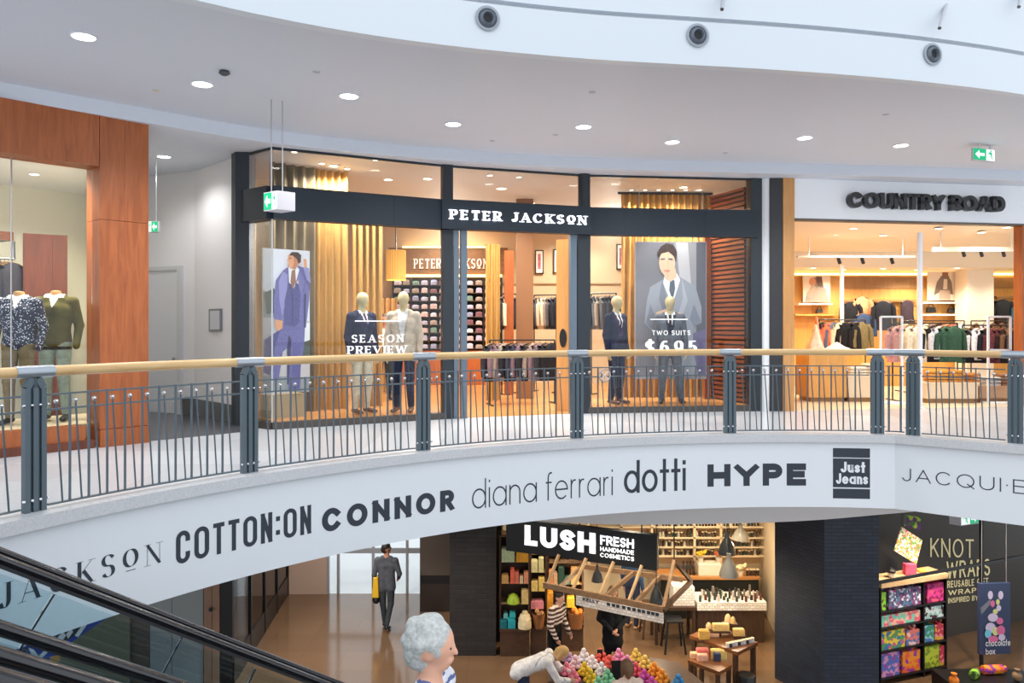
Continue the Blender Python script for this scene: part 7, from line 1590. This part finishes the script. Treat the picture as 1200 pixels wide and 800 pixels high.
# ================================================================== ESCALATORS
EH = (.629, .777); EN = (.777, -.629); SL = .677
RUB = mat('handrail_rubber', (24, 24, 30), .22, coat=.3); EGL = glass_mat('balustrade_glass', (.86, .92, .94), .5); ESM = mat('escalator_steel', (150, 152, 156), .35, .8); EDK = mat('escalator_dark', (40, 42, 46), .4)
def ept(s, p, z): return (EH[0] * s + EN[0] * p, EH[1] * s + EN[1] * p, z)
def escalator(label, pf, pn, I, th):
    s0 = (I - (U + .95)) / SL; s1 = (I - .95) / SL
    t = thing('escalator', label, 'escalator', ept(s1, (pf + pn) / 2, 0), group='escalators')
    zr_ = lambda s: I - SL * s
    for p in (pf, pn):
        pts = [ept(s, p, zr_(s)) for s in np.linspace(s0, s1, 24)]
        b = MB(); b.tube([ept(s0 - .6, p, U + .95)] + pts + [ept(s1 + .9, p, .95), ept(s1 + 1.05, p, .8)], th, 12, sq=(1.25, .8)); b.build('handrail', RUB, t, True)
        n = int((s1 - s0) / 1.05); st = (s1 - s0) / n; px_, pz_ = -.5606, -.828
        for k in range(n):
            a, c = s0 + st * k + .004, s0 + st * (k + 1) - .004; q = []
            bq = MB(); bq.beam(ept(a - .004 + px_ * .06, p, zr_(a) + pz_ * .06), ept(a - .004 + px_ * .82, p, zr_(a) + pz_ * .82), .012, .009); bq.build('gasket', BLACK, t)
            for s, dn in ((a, .06), (c, .06), (c, .82), (a, .82)): q.append((s + px_ * dn, zr_(s) + pz_ * dn))
            b = MB(); b.add([ept(s, p - .006, z) for s, z in q] + [ept(s, p + .006, z) for s, z in q], [(0, 1, 2, 3), (7, 6, 5, 4)] + [(i, i + 4, (i + 1) % 4 + 4, (i + 1) % 4) for i in range(4)]); b.build('glass_panel', EGL, t)
        b = MB(); b.beam(ept(s0 - .5, p, U + .95 - .035), ept(s0, p, zr_(s0) - .035), .02, .02); b.beam(ept(s0, p, zr_(s0) - .035), ept(s1, p, zr_(s1) - .035), .02, .02); b.build('rail_track', EDK, t)
        b = MB(); b.beam(ept(s0, p, zr_(s0) - 1.06), ept(s1, p, zr_(s1) - 1.0), .12, .2); b.build('skirt', ESM, t)
    pm = (pf + pn) / 2; wdt = abs(pf - pn) - .12
    k = 0; s = s0
    while s < s1 - .2:
        z = zr_(s + .2) - .93 + .1
        b = MB(); c = ept(s + .2, pm, 0); b.box(c[0], c[1], z - .2, .4, wdt, .2, math.atan2(EH[1], EH[0])); b.build('step', EDK, t); s += .4; k += 1
    b = MB(); a = [ept(s0 - .6, pf, 0)[:2], ept(s0, pf, 0)[:2], ept(s1, pf, 0)[:2]]
    q = [(s0 - .6, U - .02), (s0, U - .02), (s1, -.0), (s1 - .9, -.0), (s0 - .6, U - .9)]
    q = [(s0, zr_(s0) - 1.15), (s1 - .25, .03), (s1 - 1.3, .03), (s0, zr_(s0) - 1.75)]
    b.add([ept(s, pf - .05, z) for s, z in q] + [ept(s, pn + .05, z) for s, z in q], [(0, 1, 2, 3), (7, 6, 5, 4)] + [(i, i + 4, (i + 1) % 4 + 4, (i + 1) % 4) for i in range(4)]); b.build('truss', EDK, t)
    return t
escalator('escalator with glass sides furthest from the viewer, before the curved fascia', -5.28, -4.38, 6.064, .028)
escalator('escalator with black handrails at the bottom left corner', -4.13, -3.33, 5.76, .038)
ES_I = 5.755; ES_P = (-2.86, -1.86)
escalator('escalator carrying the grey-haired person', ES_P[0], ES_P[1], ES_I, .045)
# painted board hung under the gallery at the lower left
mA, mB = XY(-80, 7.4), XY(130, 7.6)
mu = thing('painted_board', 'bright blue board with white brush lettering hung under the fascia', 'board', on_wall(0, 812, mA, mB))
pv = [(-80, 662), (130, 662), (125, 724), (84, 752), (62, 776), (48, 830), (-80, 830)]
b = MB(); f_ = [on_wall(x, y, mA, mB) for x, y in pv]; k_ = [on_wall(x, y, mA, mB, -.05) for x, y in pv]; n = len(pv)
b.add(f_ + k_, [tuple(range(n)), tuple(range(2 * n - 1, n - 1, -1))] + [(i, (i + 1) % n, n + (i + 1) % n, n + i) for i in range(n)]); b.build('board', mat('mural_blue', (30, 70, 170), .5), mu)
MW, MBk, MY, MR, MC = pc_((232, 240, 246)), pc_((40, 34, 48)), pc_((226, 196, 90)), pc_((190, 60, 80)), pc_((60, 140, 190))
flat_print([(MC, [(-60, 770), (52, 772), (44, 829), (-60, 829)]), (MBk, [(62, 748), (72, 738), (96, 732), (88, 744), (76, 752)]), (MW, [(68, 746), (74, 740), (78, 744), (72, 752)]), (MW, [(78, 742), (84, 736), (86, 740), (80, 748)]), (MW, [(88, 744), (98, 730), (102, 732), (92, 746)]), (MBk, [(22, 762), (34, 757), (30, 766)]), (MW, [(34, 758), (40, 760), (46, 768), (56, 758), (58, 762), (46, 774), (40, 772)]),
            (MW, [(-10, 786), (6, 778), (18, 784), (4, 800), (-6, 812)]), (MW, [(10, 800), (26, 780), (30, 784), (14, 806)]), (MY, [(18, 794), (30, 790), (32, 797), (20, 799)]), (MR, [(14, 806), (40, 797), (46, 828), (0, 828)]), (pc_((200, 150, 80)), [(60, 768), (72, 766), (70, 776), (56, 790)])], mA, mB, PCOL, 'painted_print', mu)

# ================================================================== PEOPLE
SKIN = mat('skin_light', (226, 172, 146), .5, spec=.3); SKIN2 = mat('skin_tan', (190, 134, 104), .5, spec=.3); HDK = mat('hair_dark', (38, 28, 24), .6); HBL = mat('hair_blonde', (206, 160, 96), .6); HBR = mat('hair_brown', (120, 86, 60), .6); HGR = mat('hair_grey', (186, 188, 186), .7, var=.22, vscale=60, bump=.6)
GJ = cloth((84, 86, 92)); GT = cloth((62, 66, 70)); BKc_ = cloth((24, 25, 28)); STR1 = cloth((226, 210, 196)); STR2 = cloth((84, 58, 52)); WJK = cloth((232, 226, 222)); BLU = cloth((60, 84, 116)); JNS = cloth((52, 60, 84)); SHW = mat('shoe_pale', (206, 160, 120), .5); EYE_ = mat('eye_dark', (40, 32, 30), .3)
figure('person', 'person in grey jacket walking away down the corridor with a yellow bag', XY(453, 16.0) + (0,), math.pi - .1, 1.77, [SKIN2, HDK, GJ, GT, BLACK, EYE_], hair=short_hair, headturn=-.9, jacket=True, vox=.014,
       pose=dict(knl=(.05, -.02, .285), anl=(.035, -.05, .05), tol=(.04, -.14, .02), knr=(-.05, .0, .29), anr=(-.03, .1, .07), tor=(-.04, .02, .015), ell=(.14, .03, .63), wrl=(.15, .02, .47), elr=(-.155, .0, .64), wrr=(-.12, -.1, .56)))
bx_, by_ = XY(441, 16.0)
bg = thing('carrier_bag', 'yellow and black carrier bag in the hand of the walking person', 'bag', (bx_, by_, .5))
b = MB(); b.add([(bx_ - .07, by_ - .12, .66), (bx_ + .07, by_ - .12, .66), (bx_ + .07, by_ + .12, .66), (bx_ - .07, by_ + .12, .66), (bx_ - .05, by_ - .1, 1.08), (bx_ + .05, by_ - .1, 1.08), (bx_ + .05, by_ + .1, 1.08), (bx_ - .05, by_ + .1, 1.08)], [(3, 2, 1, 0), (4, 5, 6, 7), (0, 1, 5, 4), (1, 2, 6, 5), (2, 3, 7, 6), (3, 0, 4, 7)]); b.build('yellow_body', mat('bag_yellow', (226, 176, 30), .5), bg, bevel=.015)
b = MB(); b.ball((bx_, by_, .6), .1, 12, sq=(.85, 1.2, .95)); b.build('black_base', BLACK, bg, True)
def stripes(C, n, mi):
    return np.where(mi == 2, np.where(np.mod(C[:, 2] + .06 * C[:, 1], .075) < .036, 2, 6), mi)
figure('person', 'person with dark hair in brown and white striped top at the soap shelves', XY(650, 13.8) + (0,), math.radians(52), 1.55, [SKIN, HDK, STR1, BKc_, BLACK, EYE_, STR2], hair=short_hair, bend=.16, paint=stripes, vox=.012, arm_r=1.15, slim=1.08, pose=dict(ell=(.14, .0, .64), wrl=(.11, -.13, .53), elr=(-.14, -.02, .64), wrr=(-.1, -.1, .5)))
figure('person', 'person in black with hands clasped below the white tile strip', XY(718, 13.8) + (0,), .05, 1.62, [SKIN, HBR, BKc_, BKc_, BLACK, EYE_], hair=bob_hair, jacket=True, skirt=.14, vox=.014, slim=1.08, pose=dict(ell=(.15, .0, .64), elr=(-.15, .0, .64), wrl=(.035, -.12, .565), wrr=(-.03, -.125, .55)))
figure('person', 'person in blue top and dark trousers standing behind the timber frame', XY(741, 16.0) + (0,), 2.4, 1.7, [SKIN, HDK, BLU, JNS, SHW, EYE_], hair=short_hair, vox=.016)
def straps(C, n, mi):
    u = (C[:, 1] + .55); x = C[:, 0]; up = n[:, 2] > .15
    return np.where((mi == 2) & up & ((np.abs(x - (u * .9 - .12)) < .012) | (np.abs(x + (u * .9 - .12)) < .012)), 6, mi)
figure('person', 'blonde person in white jacket bending over the bath bombs', XY(613, 12.1) + (0,), math.radians(84), 1.68, [SKIN, HBL, WJK, JNS, BLACK, EYE_, cloth((150, 150, 160))], hair=bob_hair, bend=1.15, jacket=True, paint=straps, vox=.013, slim=1.12, pose=dict(abs=1, ell=(.13, -.33, .5), elr=(-.13, -.33, .5), wrl=(.1, -.43, .485), wrr=(-.1, -.43, .485)))
figure('person', 'brown haired person in pale top seen from behind at the bath bomb table', XY(735, 10.75) + (0,), math.pi + .2, 1.62, [SKIN, HBR, cloth((226, 200, 180)), JNS, BLACK, EYE_], hair=bob_hair, vox=.013)
figure('person', 'shop assistant in white shirt behind the two mannequins', XY(450, 15.4) + (U + .006,), .3, 1.72, [SKIN2, HDK, WJK, BKc_, BLACK, EYE_], hair=short_hair, vox=.016)
# grey-haired person on the escalator in front
def curls(hp, H, m):
    out = [ell(hp(0, .018, .024), np.array([.055, .064, .056]) * H, m), ell(hp(0, .042, -.012), np.array([.05, .042, .05]) * H, m)]
    rnd_ = np.random.RandomState(3)
    for i in range(44):
        a, e = rnd_.rand() * 2 * math.pi, rnd_.rand() * 1.75 - .5; y = .018 + .058 * math.cos(e) * math.sin(a)
        if y < -.02 and e < .35: continue
        out.append(ell(hp(.049 * math.cos(e) * math.cos(a), y, .022 + .05 * math.sin(e)), np.array([.013, .015, .013]) * H * (.85 + .35 * rnd_.rand()), m))
    return out
def bstripes(C, n, mi):
    z = C[:, 2] / 1.7
    mi = np.where((mi == 2) & (np.mod(C[:, 2] + .1 * C[:, 0], .045) < .016), 6, mi)
    return np.where((mi != 0) & (mi != 1) & (z > .832) & (z < .85), 7, mi)
hx, hy = XY(510, 3.3); sw_ = EH[0] * hx + EH[1] * hy; s0_ = (ES_I - (U + .95)) / SL
ks = int((sw_ - s0_) / .4); ztr = (ES_I - SL * (s0_ + ks * .4 + .2)) - .93 + .1
Hw = (z_at(757, 3.3) - ztr) / .93
figure('person', 'person with short curly grey hair and striped top riding the front escalator', (hx - .02, hy, ztr), math.radians(76), Hw, [SKIN, HGR, cloth((226, 228, 236)), JNS, BLACK, EYE_, cloth((96, 112, 160)), cloth((190, 60, 60))], hair=curls, paint=bstripes, vox=.0095, headturn=.1, eye_r=.0035)
